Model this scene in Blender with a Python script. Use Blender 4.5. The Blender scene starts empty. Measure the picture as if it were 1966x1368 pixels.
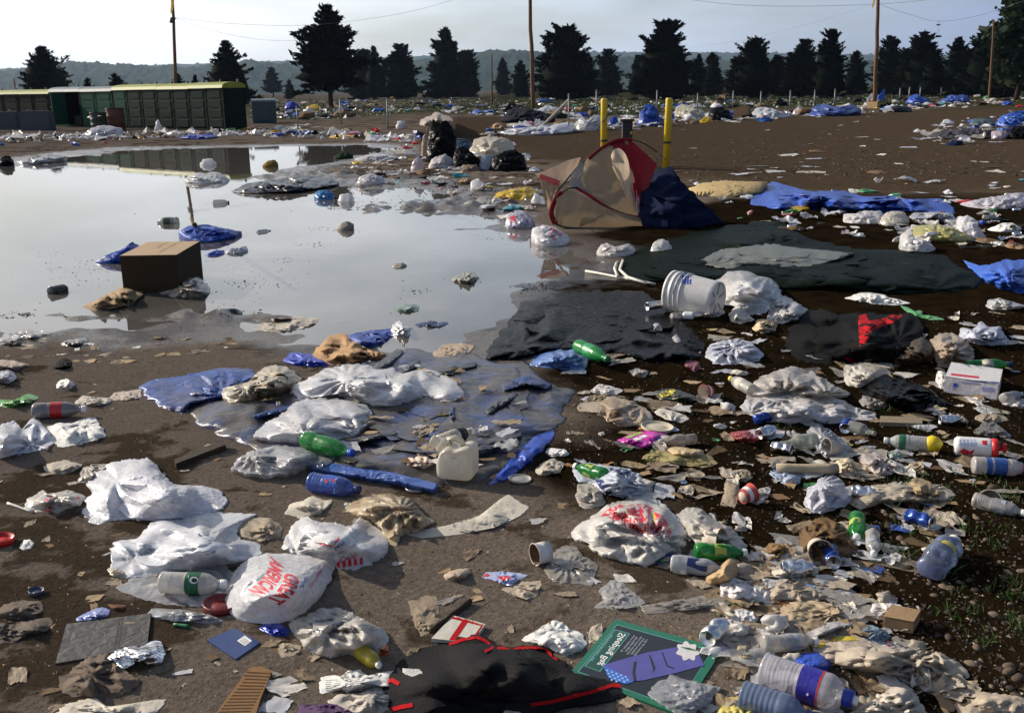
import bpy, bmesh, math, random
import numpy as np
from mathutils import Vector, Matrix
from mathutils.bvhtree import BVHTree
R = math.radians
scene = bpy.context.scene
col = scene.collection
# ------------------------------------------------------------------ camera
PW, PH, FPX, CAMH, HORY, ROLL = 1966.0, 1368.0, 1950.0, 1.6, 172.0, R(0.8)
PITCH = math.atan((PH/2-HORY)/FPX)
cam = bpy.data.cameras.new('camera'); camo = bpy.data.objects.new('camera', cam); col.objects.link(camo)
cam.sensor_width = 36.0; cam.lens = 36.0*FPX/PW; cam.clip_start = 0.05; cam.clip_end = 12000
CM = Matrix.Rotation(math.pi/2-PITCH, 3, 'X') @ Matrix.Rotation(-ROLL, 3, 'Z')
camo.matrix_world = Matrix.Translation((0, 0, CAMH)) @ CM.to_4x4()
scene.camera = camo
CMn = np.array(CM)
# ------------------------------------------------------------------ light
SUN_AZ, SUN_EL = R(-62), R(25)           # azimuth left of the view direction (+Y)
sd_ = Vector((math.sin(SUN_AZ)*math.cos(SUN_EL), math.cos(SUN_AZ)*math.cos(SUN_EL), math.sin(SUN_EL)))
sl = bpy.data.lights.new('sun', 'SUN'); sl.energy = 5.0; sl.angle = R(0.6); sl.color = (1.0, 0.91, 0.78)
so = bpy.data.objects.new('sun', sl); col.objects.link(so)
so.rotation_euler = (-sd_).to_track_quat('-Z', 'Y').to_euler(); so.location = (-20, 10, 30)
world = bpy.data.worlds.new('World'); scene.world = world; world.use_nodes = True
def build_world():
    nt = world.node_tree; N = nt.nodes; L = nt.links; N.clear()
    out = N.new('ShaderNodeOutputWorld'); bg = N.new('ShaderNodeBackground'); L.new(bg.outputs[0], out.inputs[0])
    sky = N.new('ShaderNodeTexSky'); sky.sky_type = 'NISHITA'; sky.sun_disc = False
    sky.sun_elevation = SUN_EL; sky.sun_rotation = SUN_AZ
    sky.air_density = 1.0; sky.dust_density = 2.0; sky.altitude = 150
    tc = N.new('ShaderNodeTexCoord')
    # thin cloud cover: stretched noise on the direction, bright round the veiled sun
    mp = N.new('ShaderNodeMapping'); mp.inputs['Scale'].default_value = (1.6, 1.6, 7.0); L.new(tc.outputs['Generated'], mp.inputs[0])
    nz = N.new('ShaderNodeTexNoise'); nz.inputs['Scale'].default_value = 1.7; nz.inputs['Detail'].default_value = 6; nz.inputs['Roughness'].default_value = .55
    L.new(mp.outputs[0], nz.inputs['Vector'])
    cr = N.new('ShaderNodeMapRange'); cr.inputs[1].default_value = .36; cr.inputs[2].default_value = .66; cr.inputs[3].default_value = .30; cr.inputs[4].default_value = 1.0
    L.new(nz.outputs['Fac'], cr.inputs[0])
    dt = N.new('ShaderNodeVectorMath'); dt.operation = 'DOT_PRODUCT'; dt.inputs[1].default_value = sd_
    nrm = N.new('ShaderNodeVectorMath'); nrm.operation = 'NORMALIZE'; L.new(tc.outputs['Generated'], nrm.inputs[0]); L.new(nrm.outputs[0], dt.inputs[0])
    gl = N.new('ShaderNodeMapRange'); gl.inputs[1].default_value = -1; gl.inputs[2].default_value = 1; L.new(dt.outputs['Value'], gl.inputs[0])
    cc = N.new('ShaderNodeValToRGB'); el = cc.color_ramp.elements; el[0].position = 0; el[0].color = (.10, .135, .24, 1); el[1].position = .90; el[1].color = (1, 1, 1, 1)
    for p_, c_ in ((.40, (.15, .19, .32, 1)), (.53, (.25, .31, .49, 1)), (.72, (.73, .80, .92, 1)), (.80, (.95, .97, 1.0, 1))): q = el.new(p_); q.color = c_
    L.new(gl.outputs[0], cc.inputs[0])
    cs = N.new('ShaderNodeVectorMath'); cs.operation = 'SCALE'; cs.inputs['Scale'].default_value = 12.6; L.new(cc.outputs[0], cs.inputs[0])
    mx = N.new('ShaderNodeMix'); mx.data_type = 'RGBA'; sz = N.new('ShaderNodeSeparateXYZ'); L.new(nrm.outputs[0], sz.inputs[0])
    ez = N.new('ShaderNodeMapRange'); ez.interpolation_type = 'SMOOTHSTEP'; ez.inputs[1].default_value = .22; ez.inputs[2].default_value = .75; ez.inputs[3].default_value = 1.0; ez.inputs[4].default_value = .16; L.new(sz.outputs[2], ez.inputs[0])   # the veil thins out overhead
    cv = N.new('ShaderNodeMath'); cv.operation = 'MULTIPLY'; L.new(cr.outputs[0], cv.inputs[0]); L.new(ez.outputs[0], cv.inputs[1]); L.new(cv.outputs[0], mx.inputs[0]); L.new(sky.outputs[0], mx.inputs[6]); L.new(cs.outputs[0], mx.inputs[7])
    L.new(mx.outputs[2], bg.inputs[0]); bg.inputs[1].default_value = 0.085
build_world()
vs = scene.view_settings; vs.view_transform = 'Standard'; vs.look = 'None'; vs.exposure = 0.3; vs.gamma = 1.0; vs.use_curve_mapping = False
# ------------------------------------------------------------------ noise
_rs = np.random.RandomState(7)
_perm = _rs.permutation(256); _perm = np.concatenate([_perm, _perm, _perm])
_g = _rs.normal(size=(256, 3)); _g /= np.linalg.norm(_g, axis=1)[:, None]
def pn(x, y, z=0.0):
    x = np.asarray(x, float); y = np.asarray(y, float)+0*x; z = np.asarray(z, float)+0*x
    xi = np.floor(x); yi = np.floor(y); zi = np.floor(z)
    fx, fy, fz = x-xi, y-yi, z-zi
    ux, uy, uz = [f*f*f*(f*(f*6-15)+10) for f in (fx, fy, fz)]
    xi = xi.astype(int) & 255; yi = yi.astype(int) & 255; zi = zi.astype(int) & 255
    r = 0
    for dx in (0, 1):
        for dy in (0, 1):
            for dz in (0, 1):
                h = _perm[_perm[_perm[(xi+dx) & 255]+((yi+dy) & 255)]+((zi+dz) & 255)]
                g = _g[h]
                d = g[..., 0]*(fx-dx)+g[..., 1]*(fy-dy)+g[..., 2]*(fz-dz)
                r = r+d*(ux if dx else 1-ux)*(uy if dy else 1-uy)*(uz if dz else 1-uz)
    return r*1.6
def ridged(x, y, z, o=3):
    a, f, s = .5, 1., 0
    for i in range(o):
        s = s+a*(1-2*np.abs(pn(x*f, y*f, z*f+i*7.3))); a *= .5; f *= 2.1
    return s
def crease(u, v, seed, f):
    rs = np.random.RandomState(int(seed) % 100000)
    wu = .22/f*pn(u*f*.9, v*f*.9, seed*.37+1); wv = .22/f*pn(u*f*.9, v*f*.9, seed*.37+9)
    u = u+wu; v = v+wv
    s = 0
    for i in range(7):
        th = rs.uniform(0, math.pi); ff = f*rs.uniform(.5, 2.4); ph = rs.uniform(0, 9)
        q = (u*math.cos(th)+v*math.sin(th))*ff+ph
        tri = np.abs(2*(q-np.floor(q))-1)
        m = np.clip(pn(u*f*.6, v*f*.6, seed*.11+i*3.1)*1.6+.35, 0, 1)
        s = s+(tri-.5)*m/ff*f
    return s*.42+.34*ridged(u*f*1.3, v*f*1.3, seed*.7, 3)
# ------------------------------------------------------------------ pixels to places
def rays(px, py):
    px = np.asarray(px, float); py = np.asarray(py, float)
    c = np.stack([px-PW/2, -(py-PH/2), -FPX+0*px], -1)
    return c @ CMn.T
def at_z(px, py, z):
    d = rays(px, py); t = (z-CAMH)/np.minimum(d[..., 2], -1e-3)
    return d[..., 0]*t, d[..., 1]*t
def at_y(px, py, Y):
    d = rays(px, py); t = Y/d[..., 1]
    return Vector((float(d[..., 0]*t), Y, float(CAMH+d[..., 2]*t)))
def to_px(p):
    q = CMn.T @ (np.array(p)-np.array([0, 0, CAMH]))
    return PW/2+FPX*q[0]/-q[2], PH/2-FPX*q[1]/-q[2]
pond_px = [(-500, 318), (-60, 318), (30, 316), (95, 303), (180, 293), (250, 287), (420, 283), (560, 281), (690, 279), (745, 284), (735, 296), (690, 300),
  (640, 312), (560, 322), (545, 338), (610, 350), (690, 352), (720, 362), (790, 356), (850, 372), (905, 390), (950, 412), (960, 436), (1005, 447), (1040, 470), (1110, 480), (1150, 498),
  (1135, 522), (1075, 536), (1010, 560), (975, 590), (955, 612), (900, 640), (905, 672), (850, 690), (780, 672), (700, 650), (610, 652), (560, 636), (470, 632), (400, 618), (330, 622), (250, 640), (150, 628), (60, 640), (-40, 632), (-500, 640)]
_pp = np.array(pond_px, float); _px, _py = at_z(_pp[:, 0], _pp[:, 1], 0.0); POND = np.stack([_px, _py], -1)
def sdist(x, y, poly):
    x = np.asarray(x, float); y = np.asarray(y, float)
    d2 = np.full(x.shape, 1e18); ins = np.zeros(x.shape, bool)
    n = len(poly)
    for i in range(n):
        ax, ay = poly[i]; bx, by = poly[(i+1) % n]
        ex, ey = bx-ax, by-ay; wx, wy = x-ax, y-ay
        t = np.clip((wx*ex+wy*ey)/(ex*ex+ey*ey+1e-12), 0, 1)
        d2 = np.minimum(d2, (wx-ex*t)**2+(wy-ey*t)**2)
        c = ((ay <= y) & (by > y)) | ((by <= y) & (ay > y))
        with np.errstate(divide='ignore', invalid='ignore'):
            xi = ax+(y-ay)/(by-ay+1e-15)*ex
        ins ^= c & (x < xi)
    return np.where(ins, -1, 1)*np.sqrt(d2)
islands = [(130, 520, .8, .14), (210, 512, .7, .12), (480, 545, .6, .1), (700, 402, 1.3, .28), (800, 398, 1.6, .35), (900, 395, 1.4, .3), (880, 540, .5, .06), (540, 350, 1.6, .4),
  (620, 335, 2, .5), (60, 600, .7, .12), (450, 605, .6, .08), (550, 500, .5, .06), (1010, 545, .5, .1), (530, 615, .6, .08), (170, 300, 3, 1.0), (330, 560, .5, .12), (620, 430, .5, .05), (900, 350, 1.6, .5), (640, 525, .7, .05), (760, 424, .7, .05), (480, 470, .5, .04), (940, 470, .4, .05), (1000, 510, .5, .06), (700, 560, .5, .04), (420, 545, .5, .06), (860, 440, .6, .05), (90, 470, .4, .03), (560, 560, .5, .05), (300, 610, .8, .06), (680, 340, 1.4, .3), (760, 330, 1.6, .4)]
_il = [(*[float(v) for v in at_z(a, b, 0.0)], w, h) for a, b, w, h in islands]
def gz(x, y):
    x = np.asarray(x, float); y = np.asarray(y, float)
    r = np.hypot(x, y)
    s = sdist(x, y, POND)
    s = s+.16*pn(x*.9, y*.9, 3)*np.clip(r/8, .5, 4)+.07*pn(x*3.1, y*3.1, 5)
    z = np.where(s > 0, .022*np.tanh(s/.9)+.035*(1-np.exp(-s/5)), .09*np.tanh(s/1.1))
    for ix, iy, w, h in _il:
        dx = (x-ix)/w; dy = (y-iy)/(w*h*2.2)
        z = z+.055*np.exp(-(dx*dx+dy*dy))*(.55+.9*pn(x*4.5, y*4.5, 11))
    near = np.clip(1.6-r/40, 0.0, 1)
    z = z+.008*pn(x*1.3, y*1.3, 1)*near+.004*pn(x*5, y*5, 2)*near
    far = np.clip((r-14)/30, 0, 1)
    rg = np.clip((x+2)/6, 0, 1)*np.clip((y-6.5)/4, 0, 1)
    z = z+.03*pn(x*.25, y*.25, 8)*far+.012*ridged(x*.5, y*2.2, 4.0, 2)*rg
    return z
def ground(px, py, h=0.0, it=4):
    px = np.asarray(px, float); py = np.asarray(py, float); z = np.zeros(px.shape)+h
    for _ in range(it):
        x, y = at_z(px, py, z); z = gz(x, y)+h
    x, y = at_z(px, py, z)
    return x, y, z
def gpt(px, py, h=0.0):
    x, y, z = ground(np.array([px]), np.array([py]), h); return Vector((x[0], y[0], z[0]))
def scale_at(px, py):                      # photo pixels per metre at a ground pixel
    p = gpt(px, py); q = CMn.T @ (np.array(p)-np.array([0, 0, CAMH])); return FPX/-q[2]
# ------------------------------------------------------------------ objects
def tag(o, label, cat, group=None):
    o['label'] = label; o['category'] = cat
    if group: o['group'] = group
    return o
def empty(name, loc=(0, 0, 0), rz=0):
    e = bpy.data.objects.new(name, None); e.empty_display_size = .05; col.objects.link(e); e.location = loc; e.rotation_euler = (0, 0, rz); return e
def mesh(name, v, f, mat=None, parent=None, smooth=True, mats=None, mi=None):
    me = bpy.data.meshes.new(name)
    v = np.asarray(v, float)
    me.from_pydata(v.tolist(), [], [tuple(int(i) for i in q) for q in f])
    if smooth: me.polygons.foreach_set('use_smooth', [True]*len(me.polygons))
    for m in (mats or ([mat] if mat else [])): me.materials.append(m)
    if mi is not None: me.polygons.foreach_set('material_index', [int(i) for i in mi])
    me.update()
    o = bpy.data.objects.new(name, me); col.objects.link(o)
    if parent is not None: o.parent = parent
    return o
class MB:
    def __init__(s): s.v = []; s.f = []
    def add(s, v, f):
        b = len(s.v); s.v += [tuple(p) for p in v]; s.f += [tuple(i+b for i in q) for q in f]; return s
    def box(s, c, d, rz=0, bev=0, M=None):
        x, y, z = [k/2 for k in d]
        if bev > 0:
            bm = bmesh.new(); bmesh.ops.create_cube(bm, size=1)
            for w in bm.verts: w.co = Vector((w.co.x*d[0], w.co.y*d[1], w.co.z*d[2]))
            bmesh.ops.bevel(bm, geom=bm.edges[:], offset=bev, segments=2, affect='EDGES', profile=.6)
            bm.verts.index_update(); vv = [w.co.copy() for w in bm.verts]; ff = [[w.index for w in q.verts] for q in bm.faces]; bm.free()
        else:
            vv = [Vector((a*x, b*y, c_*z)) for a in (-1, 1) for b in (-1, 1) for c_ in (-1, 1)]
            ff = [(0, 1, 3, 2), (4, 6, 7, 5), (0, 4, 5, 1), (2, 3, 7, 6), (0, 2, 6, 4), (1, 5, 7, 3)]
        m = Matrix.Translation(c) @ (M.to_4x4() if M else Matrix.Rotation(rz, 4, 'Z'))
        return s.add([m @ p for p in vv], ff)
    def tube(s, pts, r, n=6, cap=True):
        pts = [Vector(p) for p in pts]; rr = r if isinstance(r, (list, tuple)) else [r]*len(pts)
        V = []; F = []
        up = Vector((0, 0, 1))
        for i, p in enumerate(pts):
            d = (pts[min(i+1, len(pts)-1)]-pts[max(i-1, 0)]).normalized()
            a = d.cross(up if abs(d.z) < .95 else Vector((1, 0, 0))).normalized(); b = d.cross(a)
            for k in range(n):
                t = 2*math.pi*k/n; V.append(p+(a*math.cos(t)+b*math.sin(t))*rr[i])
        for i in range(len(pts)-1):
            for k in range(n):
                F.append((i*n+k, i*n+(k+1) % n, (i+1)*n+(k+1) % n, (i+1)*n+k))
        if cap: F.append(tuple(range(n-1, -1, -1))); F.append(tuple((len(pts)-1)*n+k for k in range(n)))
        return s.add(V, F)
    def lathe(s, prof, n=20, M=None, capa=True, capb=True):      # prof = [(x along axis, radius)]
        V = []; F = []
        for x, r in prof:
            for k in range(n):
                t = 2*math.pi*k/n; V.append(Vector((x, r*math.cos(t), r*math.sin(t))))
        m = len(prof)
        for i in range(m-1):
            for k in range(n):
                F.append((i*n+k, i*n+(k+1) % n, (i+1)*n+(k+1) % n, (i+1)*n+k))
        if capa: F.append(tuple(range(n-1, -1, -1)))
        if capb: F.append(tuple((m-1)*n+k for k in range(n)))
        if M: V = [M @ p for p in V]
        return s.add(V, F)
    def build(s, name, mat, parent=None, smooth=False): return mesh(name, s.v, s.f, mat, parent, smooth)
def copy_tree(o, parent=None):
    c = o.copy(); col.objects.link(c); c.parent = parent
    for ch in list(o.children): copy_tree(ch, c)
    return c
# ------------------------------------------------------------------ materials
_mc = {}
def nodes(name):
    m = bpy.data.materials.new(name); m.use_nodes = True; nt = m.node_tree; nt.nodes.clear()
    out = nt.nodes.new('ShaderNodeOutputMaterial'); return m, nt, nt.nodes, nt.links, out
def mixc(N, L, fac, a, b):
    x = N.new('ShaderNodeMix'); x.data_type = 'RGBA'
    for i, q in ((0, fac), (6, a), (7, b)):
        if hasattr(q, 'is_linked') or hasattr(q, 'links'): L.new(q, x.inputs[i])
        elif i == 0: x.inputs[0].default_value = q
        else: x.inputs[i].default_value = (*q[:3], 1)
    return x.outputs[2]
def noise(N, L, vec, sc, det=4, rough=.6, dist=0):
    n = N.new('ShaderNodeTexNoise'); n.inputs['Scale'].default_value = sc; n.inputs['Detail'].default_value = det; n.inputs['Roughness'].default_value = rough; n.inputs['Distortion'].default_value = dist
    L.new(vec, n.inputs['Vector']); return n.outputs['Fac']
def rng(N, L, s, a, b, c=0., d=1.):
    m = N.new('ShaderNodeMapRange'); m.inputs[1].default_value = a; m.inputs[2].default_value = b; m.inputs[3].default_value = c; m.inputs[4].default_value = d
    L.new(s, m.inputs[0]); return m.outputs[0]
def math_(N, L, op, a, b):
    m = N.new('ShaderNodeMath'); m.operation = op
    for i, q in ((0, a), (1, b)):
        if hasattr(q, 'links'): L.new(q, m.inputs[i])
        else: m.inputs[i].default_value = q
    return m.outputs[0]
DIRT = (.085, .06, .036)
def mat(kind, c, rough=.5, dirt=.3, trans=.0, clear=.0, bump=.3, bscale=60, spec=.5, metal=0., dcol=DIRT, dscale=6):
    key = (kind, tuple(c), rough, dirt, trans, clear, bump, bscale, spec, metal, dcol, dscale)
    if key in _mc: return _mc[key]
    m, nt, N, L, out = nodes(kind)
    tc = N.new('ShaderNodeTexCoord'); oi = N.new('ShaderNodeObjectInfo')
    vec = N.new('ShaderNodeVectorMath'); vec.operation = 'ADD'; L.new(tc.outputs['Object'], vec.inputs[0])
    sc = N.new('ShaderNodeVectorMath'); sc.operation = 'SCALE'; sc.inputs[0].default_value = (37, 19, 53); L.new(oi.outputs['Random'], sc.inputs['Scale']); L.new(sc.outputs[0], vec.inputs[1])
    v = vec.outputs[0]
    n1 = noise(N, L, v, dscale, 6, .65, .4); n2 = noise(N, L, v, dscale*5, 4, .7)
    nn = math_(N, L, 'ADD', math_(N, L, 'MULTIPLY', n1, .72), math_(N, L, 'MULTIPLY', n2, .28))
    lo = .66-.36*dirt
    dm = rng(N, L, nn, lo, lo+.2, 0., min(1., .35+dirt))
    tint = mixc(N, L, rng(N, L, n2, .3, .7), tuple(k*.86 for k in c), tuple(min(1, k*1.08) for k in c))
    base = mixc(N, L, dm, tint, dcol) if dirt > 0 else tint
    p = N.new('ShaderNodeBsdfPrincipled'); L.new(base, p.inputs['Base Color'])
    L.new(rng(N, L, n2, .3, .7, max(.02, rough-.08), min(1, rough+.12)), p.inputs['Roughness'])
    p.inputs['Specular IOR Level'].default_value = spec; p.inputs['Metallic'].default_value = metal
    if bump > 0:
        b = N.new('ShaderNodeBump'); b.inputs['Strength'].default_value = bump; b.inputs['Distance'].default_value = .01
        if kind in ('plastic_film', 'tarpaulin', 'foil'):
            vo = N.new('ShaderNodeTexVoronoi'); vo.feature = 'DISTANCE_TO_EDGE'; vo.inputs['Scale'].default_value = bscale*.5
            wv = N.new('ShaderNodeVectorMath'); wv.operation = 'ADD'; L.new(v, wv.inputs[0])
            nv = N.new('ShaderNodeTexNoise'); nv.inputs['Scale'].default_value = bscale*.35; nv.inputs['Detail'].default_value = 3; L.new(v, nv.inputs['Vector'])
            s2 = N.new('ShaderNodeVectorMath'); s2.operation = 'SCALE'; s2.inputs['Scale'].default_value = 3.0/bscale; L.new(nv.outputs['Color'], s2.inputs[0]); L.new(s2.outputs[0], wv.inputs[1]); L.new(wv.outputs[0], vo.inputs['Vector'])
            hgt = math_(N, L, 'ADD', math_(N, L, 'MULTIPLY', rng(N, L, vo.outputs['Distance'], 0, .35), .5), noise(N, L, v, bscale*.7, 4, .6))
        else:
            hgt = noise(N, L, v, bscale, 5, .65)
        L.new(hgt, b.inputs['Height']); L.new(b.outputs[0], p.inputs['Normal'])
    sh = p.outputs[0]
    if trans > 0:
        t = N.new('ShaderNodeBsdfTranslucent'); L.new(base, t.inputs[0])
        if bump > 0: L.new(b.outputs[0], t.inputs['Normal'])
        x = N.new('ShaderNodeMixShader'); x.inputs[0].default_value = trans; L.new(sh, x.inputs[1]); L.new(t.outputs[0], x.inputs[2]); sh = x.outputs[0]
    if clear > 0:
        t = N.new('ShaderNodeBsdfTransparent'); t.inputs[0].default_value = (*[.55+.45*min(1, k/max(c)) for k in c], 1)
        gl = N.new('ShaderNodeBsdfGlossy'); gl.inputs['Roughness'].default_value = max(.05, rough-.2)
        if bump > 0: L.new(b.outputs[0], gl.inputs['Normal'])
        fr = N.new('ShaderNodeLayerWeight'); fr.inputs[0].default_value = .35
        if bump > 0: L.new(b.outputs[0], fr.inputs['Normal'])
        x = N.new('ShaderNodeMixShader'); L.new(rng(N, L, fr.outputs['Fresnel'], 0, 1, .04, .9), x.inputs[0]); L.new(t.outputs[0], x.inputs[1]); L.new(gl.outputs[0], x.inputs[2])
        y = N.new('ShaderNodeMixShader'); y.inputs[0].default_value = clear; L.new(sh, y.inputs[1]); L.new(x.outputs[0], y.inputs[2]); sh = y.outputs[0]
    L.new(sh, out.inputs[0]); _mc[key] = m
    return m
def film(c=(.82, .82, .84), dirt=.25, trans=.55, clear=.12, rough=.27, bump=.22, bscale=26): return mat('plastic_film', c, rough, dirt, trans, clear, bump, bscale)
def paper(c=(.62, .57, .48), dirt=.4, bump=.25): return mat('paper', c, .75, dirt, .12, 0, bump, 50, .25)
def board(c=(.30, .20, .11), dirt=.35): return mat('cardboard', c, .85, dirt, 0, 0, .25, 70, .2)
def cloth(c, dirt=.3, bump=.5): return mat('cloth', c, .92, dirt, 0, 0, bump, 130, .12)
def tarp(c=(.01, .06, .38), dirt=.25, bump=.35, bscale=22, rough=.4): return mat('tarpaulin', c, rough, dirt, .06, 0, bump, bscale, .45)
def paint(c, rough=.4, dirt=.15, spec=.5, metal=0.): return mat('painted_plastic', c, rough, dirt, 0, 0, .05, 40, spec, metal)
def clearp(c=(.75, .78, .8), clear=.62, dirt=.12): return mat('clear_plastic', c, .28, dirt, .3, clear, .12, 25)
WHITE = film(); WHITED = film((.8, .78, .74), .5); GREYBAG = film((.66, .66, .68), .45); TAN = film((.62, .50, .33), .4, .35); BEIGE = film((.68, .60, .47), .45, .3)
CLEAR = film((.72, .72, .74), .3, .3, .5, .2, .5); CLEARD = film((.55, .5, .43), .5, .3, .45, .3)
PAP = paper(); PAPW = paper((.78, .76, .72), .22); PAPD = paper((.42, .35, .26), .5); CARD = board(); CARDD = board((.17, .105, .055), .4)
BLACKF = mat('tarpaulin', (.0035, .0035, .0042), .28, .12, 0, 0, .5, 24, .04, dcol=(.014, .011, .008)); BLACKC = cloth((.005, .005, .0055), .1); REDC = cloth((.42, .008, .012), .12); NAVY = cloth((.004, .009, .035), .1)
BLUET = tarp(); BLUEM = mat('tarpaulin', (.028, .07, .24), .33, .93, 0, 0, .5, 18, .25, dcol=(.085, .076, .068), dscale=3.6); BLUEF = mat('tarpaulin', (.018, .06, .26), .36, .5, 0, 0, .5, 18, .25, dcol=(.09, .075, .06), dscale=3.6)
OLIVE = mat('tarpaulin', (.005, .009, .006), .5, .22, .03, 0, .5, 9, .02, dcol=(.014, .013, .008)); OLIVEL = mat('tarpaulin', (.12, .125, .095), .4, .35, .1, 0, .4, 18, .5)
FOIL = mat('foil', (.85, .86, .9), .16, .08, 0, 0, .5, 40, .5, 1.0); ALU = mat('metal', (.7, .7, .72), .3, .25, 0, 0, .1, 30, .5, 1.0)
RED = paint((.55, .012, .012)); REDF = film((.6, .02, .02), .15, .2); YEL = paint((.72, .50, .015)); YELF = film((.72, .47, .01), .12, .3); GREENP = mat('clear_plastic', (.02, .28, .05), .25, .1, .35, .35, .1, 25)
BLUEP = mat('clear_plastic', (.09, .17, .5), .25, .12, .35, .4, .1, 25); BLUE = paint((.015, .07, .45)); NAVYP = paint((.01, .018, .12)); GREEN = paint((.01, .14, .05)); WHITEP = paint((.78, .77, .74), .4, .2); ORANGE = paint((.7, .14, .02))
INK_R = paint((.55, .01, .03), .5, .1); INK_B = paint((.02, .06, .4), .5, .1); INK_K = paint((.015, .015, .018), .6, .05); INK_W = paint((.75, .75, .72), .6, .05); INK_G = paint((.02, .16, .09), .5, .1)
# ------------------------------------------------------------------ setting: ground
soil_px = [(1000, 540), (1040, 640), (1070, 740), (1085, 830), (1075, 930), (1120, 990), (1290, 1010), (1420, 1100), (1490, 1220), (1600, 1420), (2600, 1800), (2600, 330), (1960, 372), (1500, 372), (1300, 400), (1130, 450), (1180, 500)]
_a = np.array(soil_px, float); SOIL = np.stack(at_z(_a[:, 0], _a[:, 1], .03), -1)
lot_px = [(1290, 340), (1000, 300), (820, 258), (860, 225), (1010, 222), (1100, 252), (1300, 232), (1700, 215), (1966, 196), (2600, 180), (2600, 372), (1960, 372), (1500, 372)]
_a = np.array(lot_px, float); LOT = np.stack(at_z(_a[:, 0], _a[:, 1], .05), -1)
def build_ground():
    dense = np.linspace(-36, 36, 460); side = np.concatenate([np.linspace(36, 180, 60)[1:], np.linspace(-180, -36, 60)[1:-1]])
    ang = np.sort(np.radians(np.concatenate([dense, side])))
    rad = np.concatenate([[.25, .6, 1.0, 1.4], np.exp(np.linspace(np.log(1.7), np.log(45), 330)), np.exp(np.linspace(np.log(46), np.log(5200), 70))])
    A, Rr = np.meshgrid(ang, rad); x = (np.sin(A)*Rr).ravel(); y = (np.cos(A)*Rr).ravel()
    z = gz(x, y)
    na, nr = len(ang), len(rad)
    i, j = np.meshgrid(np.arange(nr-1), np.arange(na), indexing='ij')
    f = np.stack([i*na+j, i*na+(j+1) % na, (i+1)*na+(j+1) % na, (i+1)*na+j], -1).reshape(-1, 4)[:, ::-1]
    c = len(x); v = np.concatenate([np.stack([x, y, z], -1), [[0, 0, float(gz(0, 0.))]]])
    ff = f.tolist()+[(c, (k+1) % na, k) for k in range(na)]
    o = mesh('ground', v, ff, None, None, True)
    X, Y = v[:, 0], v[:, 1]; r = np.hypot(X, Y)
    s = sdist(X, Y, POND); soil = sdist(X, Y, SOIL)+.35*pn(X*1.1, Y*1.1, 21)+.15*pn(X*4, Y*4, 22); lot = sdist(X, Y, LOT)+.8*pn(X*.3, Y*.3, 23)
    wet = np.exp(-np.maximum(s+.35*pn(X*1.4, Y*1.4, 31)-.1, 0)/.45)
    wet = np.where(r > 16, np.exp(-np.maximum(s, 0)/1.2), wet)
    so = np.clip(.5-soil*3.0, 0, 1); lo = np.clip(.5-lot*.6, 0, 1)
    gr = np.clip((r-58)/18+1.2*pn(X*.06, Y*.06, 33)+.5*pn(X*.3, Y*.3, 34), 0, 1)*np.clip((X+14)/12, .25, 1)
    for nm, val in (('wet', wet), ('soil', so), ('lot', lo), ('grassy', gr)):
        at = o.data.attributes.new(nm, 'FLOAT', 'POINT'); at.data.foreach_set('value', val.astype(np.float32))
    m, nt, N, L, out = nodes('muddy_ground'); o.data.materials.append(m)
    geo = N.new('ShaderNodeNewGeometry'); P = geo.outputs['Position']
    def att(n):
        a = N.new('ShaderNodeAttribute'); a.attribute_name = n; return a.outputs['Fac']
    n_big = noise(N, L, P, .9, 4, .55); n_mid = noise(N, L, P, 5, 5, .65, .3); n_fine = noise(N, L, P, 60, 4, .7); n_grit = noise(N, L, P, 240, 2, .6)
    asph = mixc(N, L, rng(N, L, n_fine, .35, .65), (.135, .104, .079), (.235, .187, .145))
    asph = mixc(N, L, rng(N, L, n_grit, .6, .72), asph, (.04, .03, .022))
    damp = rng(N, L, math_(N, L, 'ADD', math_(N, L, 'MULTIPLY', n_big, .65), math_(N, L, 'MULTIPLY', n_mid, .35)), .52, .55)      # dark damp mud lying in patches
    asph = mixc(N, L, damp, asph, mixc(N, L, rng(N, L, n_fine, .3, .7), (.05, .035, .023), (.09, .066, .045)))
    soilc = mixc(N, L, rng(N, L, n_mid, .35, .7), mixc(N, L, rng(N, L, n_fine, .35, .65), (.0045, .0028, .0014), (.013, .0082, .004)), (.022, .0145, .0072))
    lotc = mixc(N, L, rng(N, L, n_fine, .3, .7), (.042, .029, .0185), (.118, .084, .056))
    lotc = mixc(N, L, rng(N, L, n_mid, .5, .75, 0, .6), lotc, (.026, .017, .0105))
    grass = mixc(N, L, rng(N, L, noise(N, L, P, .35, 5, .7), .35, .65), (.022, .03, .010), (.065, .05, .028))
    c = mixc(N, L, att('soil'), asph, soilc)
    c = mixc(N, L, att('lot'), c, lotc); c = mixc(N, L, att('grassy'), c, grass)
    wetf = att('wet'); wm = rng(N, L, math_(N, L, 'ADD', wetf, math_(N, L, 'MULTIPLY', math_(N, L, 'SUBTRACT', n_mid, .5), .9)), .28, .62)
    c = mixc(N, L, math_(N, L, 'MULTIPLY', wm, .55), c, (.022, .017, .013))
    p = N.new('ShaderNodeBsdfPrincipled'); L.new(c, p.inputs['Base Color'])
    ro = math_(N, L, 'SUBTRACT', rng(N, L, n_fine, .3, .7, .78, .95), math_(N, L, 'MULTIPLY', wm, .6))
    ro = math_(N, L, 'SUBTRACT', ro, math_(N, L, 'MULTIPLY', math_(N, L, 'MULTIPLY', damp, math_(N, L, 'SUBTRACT', 1.0, att('lot'))), .2))
    L.new(ro, p.inputs['Roughness']); L.new(math_(N, L, 'ADD', .03, math_(N, L, 'MULTIPLY', wm, .42)), p.inputs['Specular IOR Level'])
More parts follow.
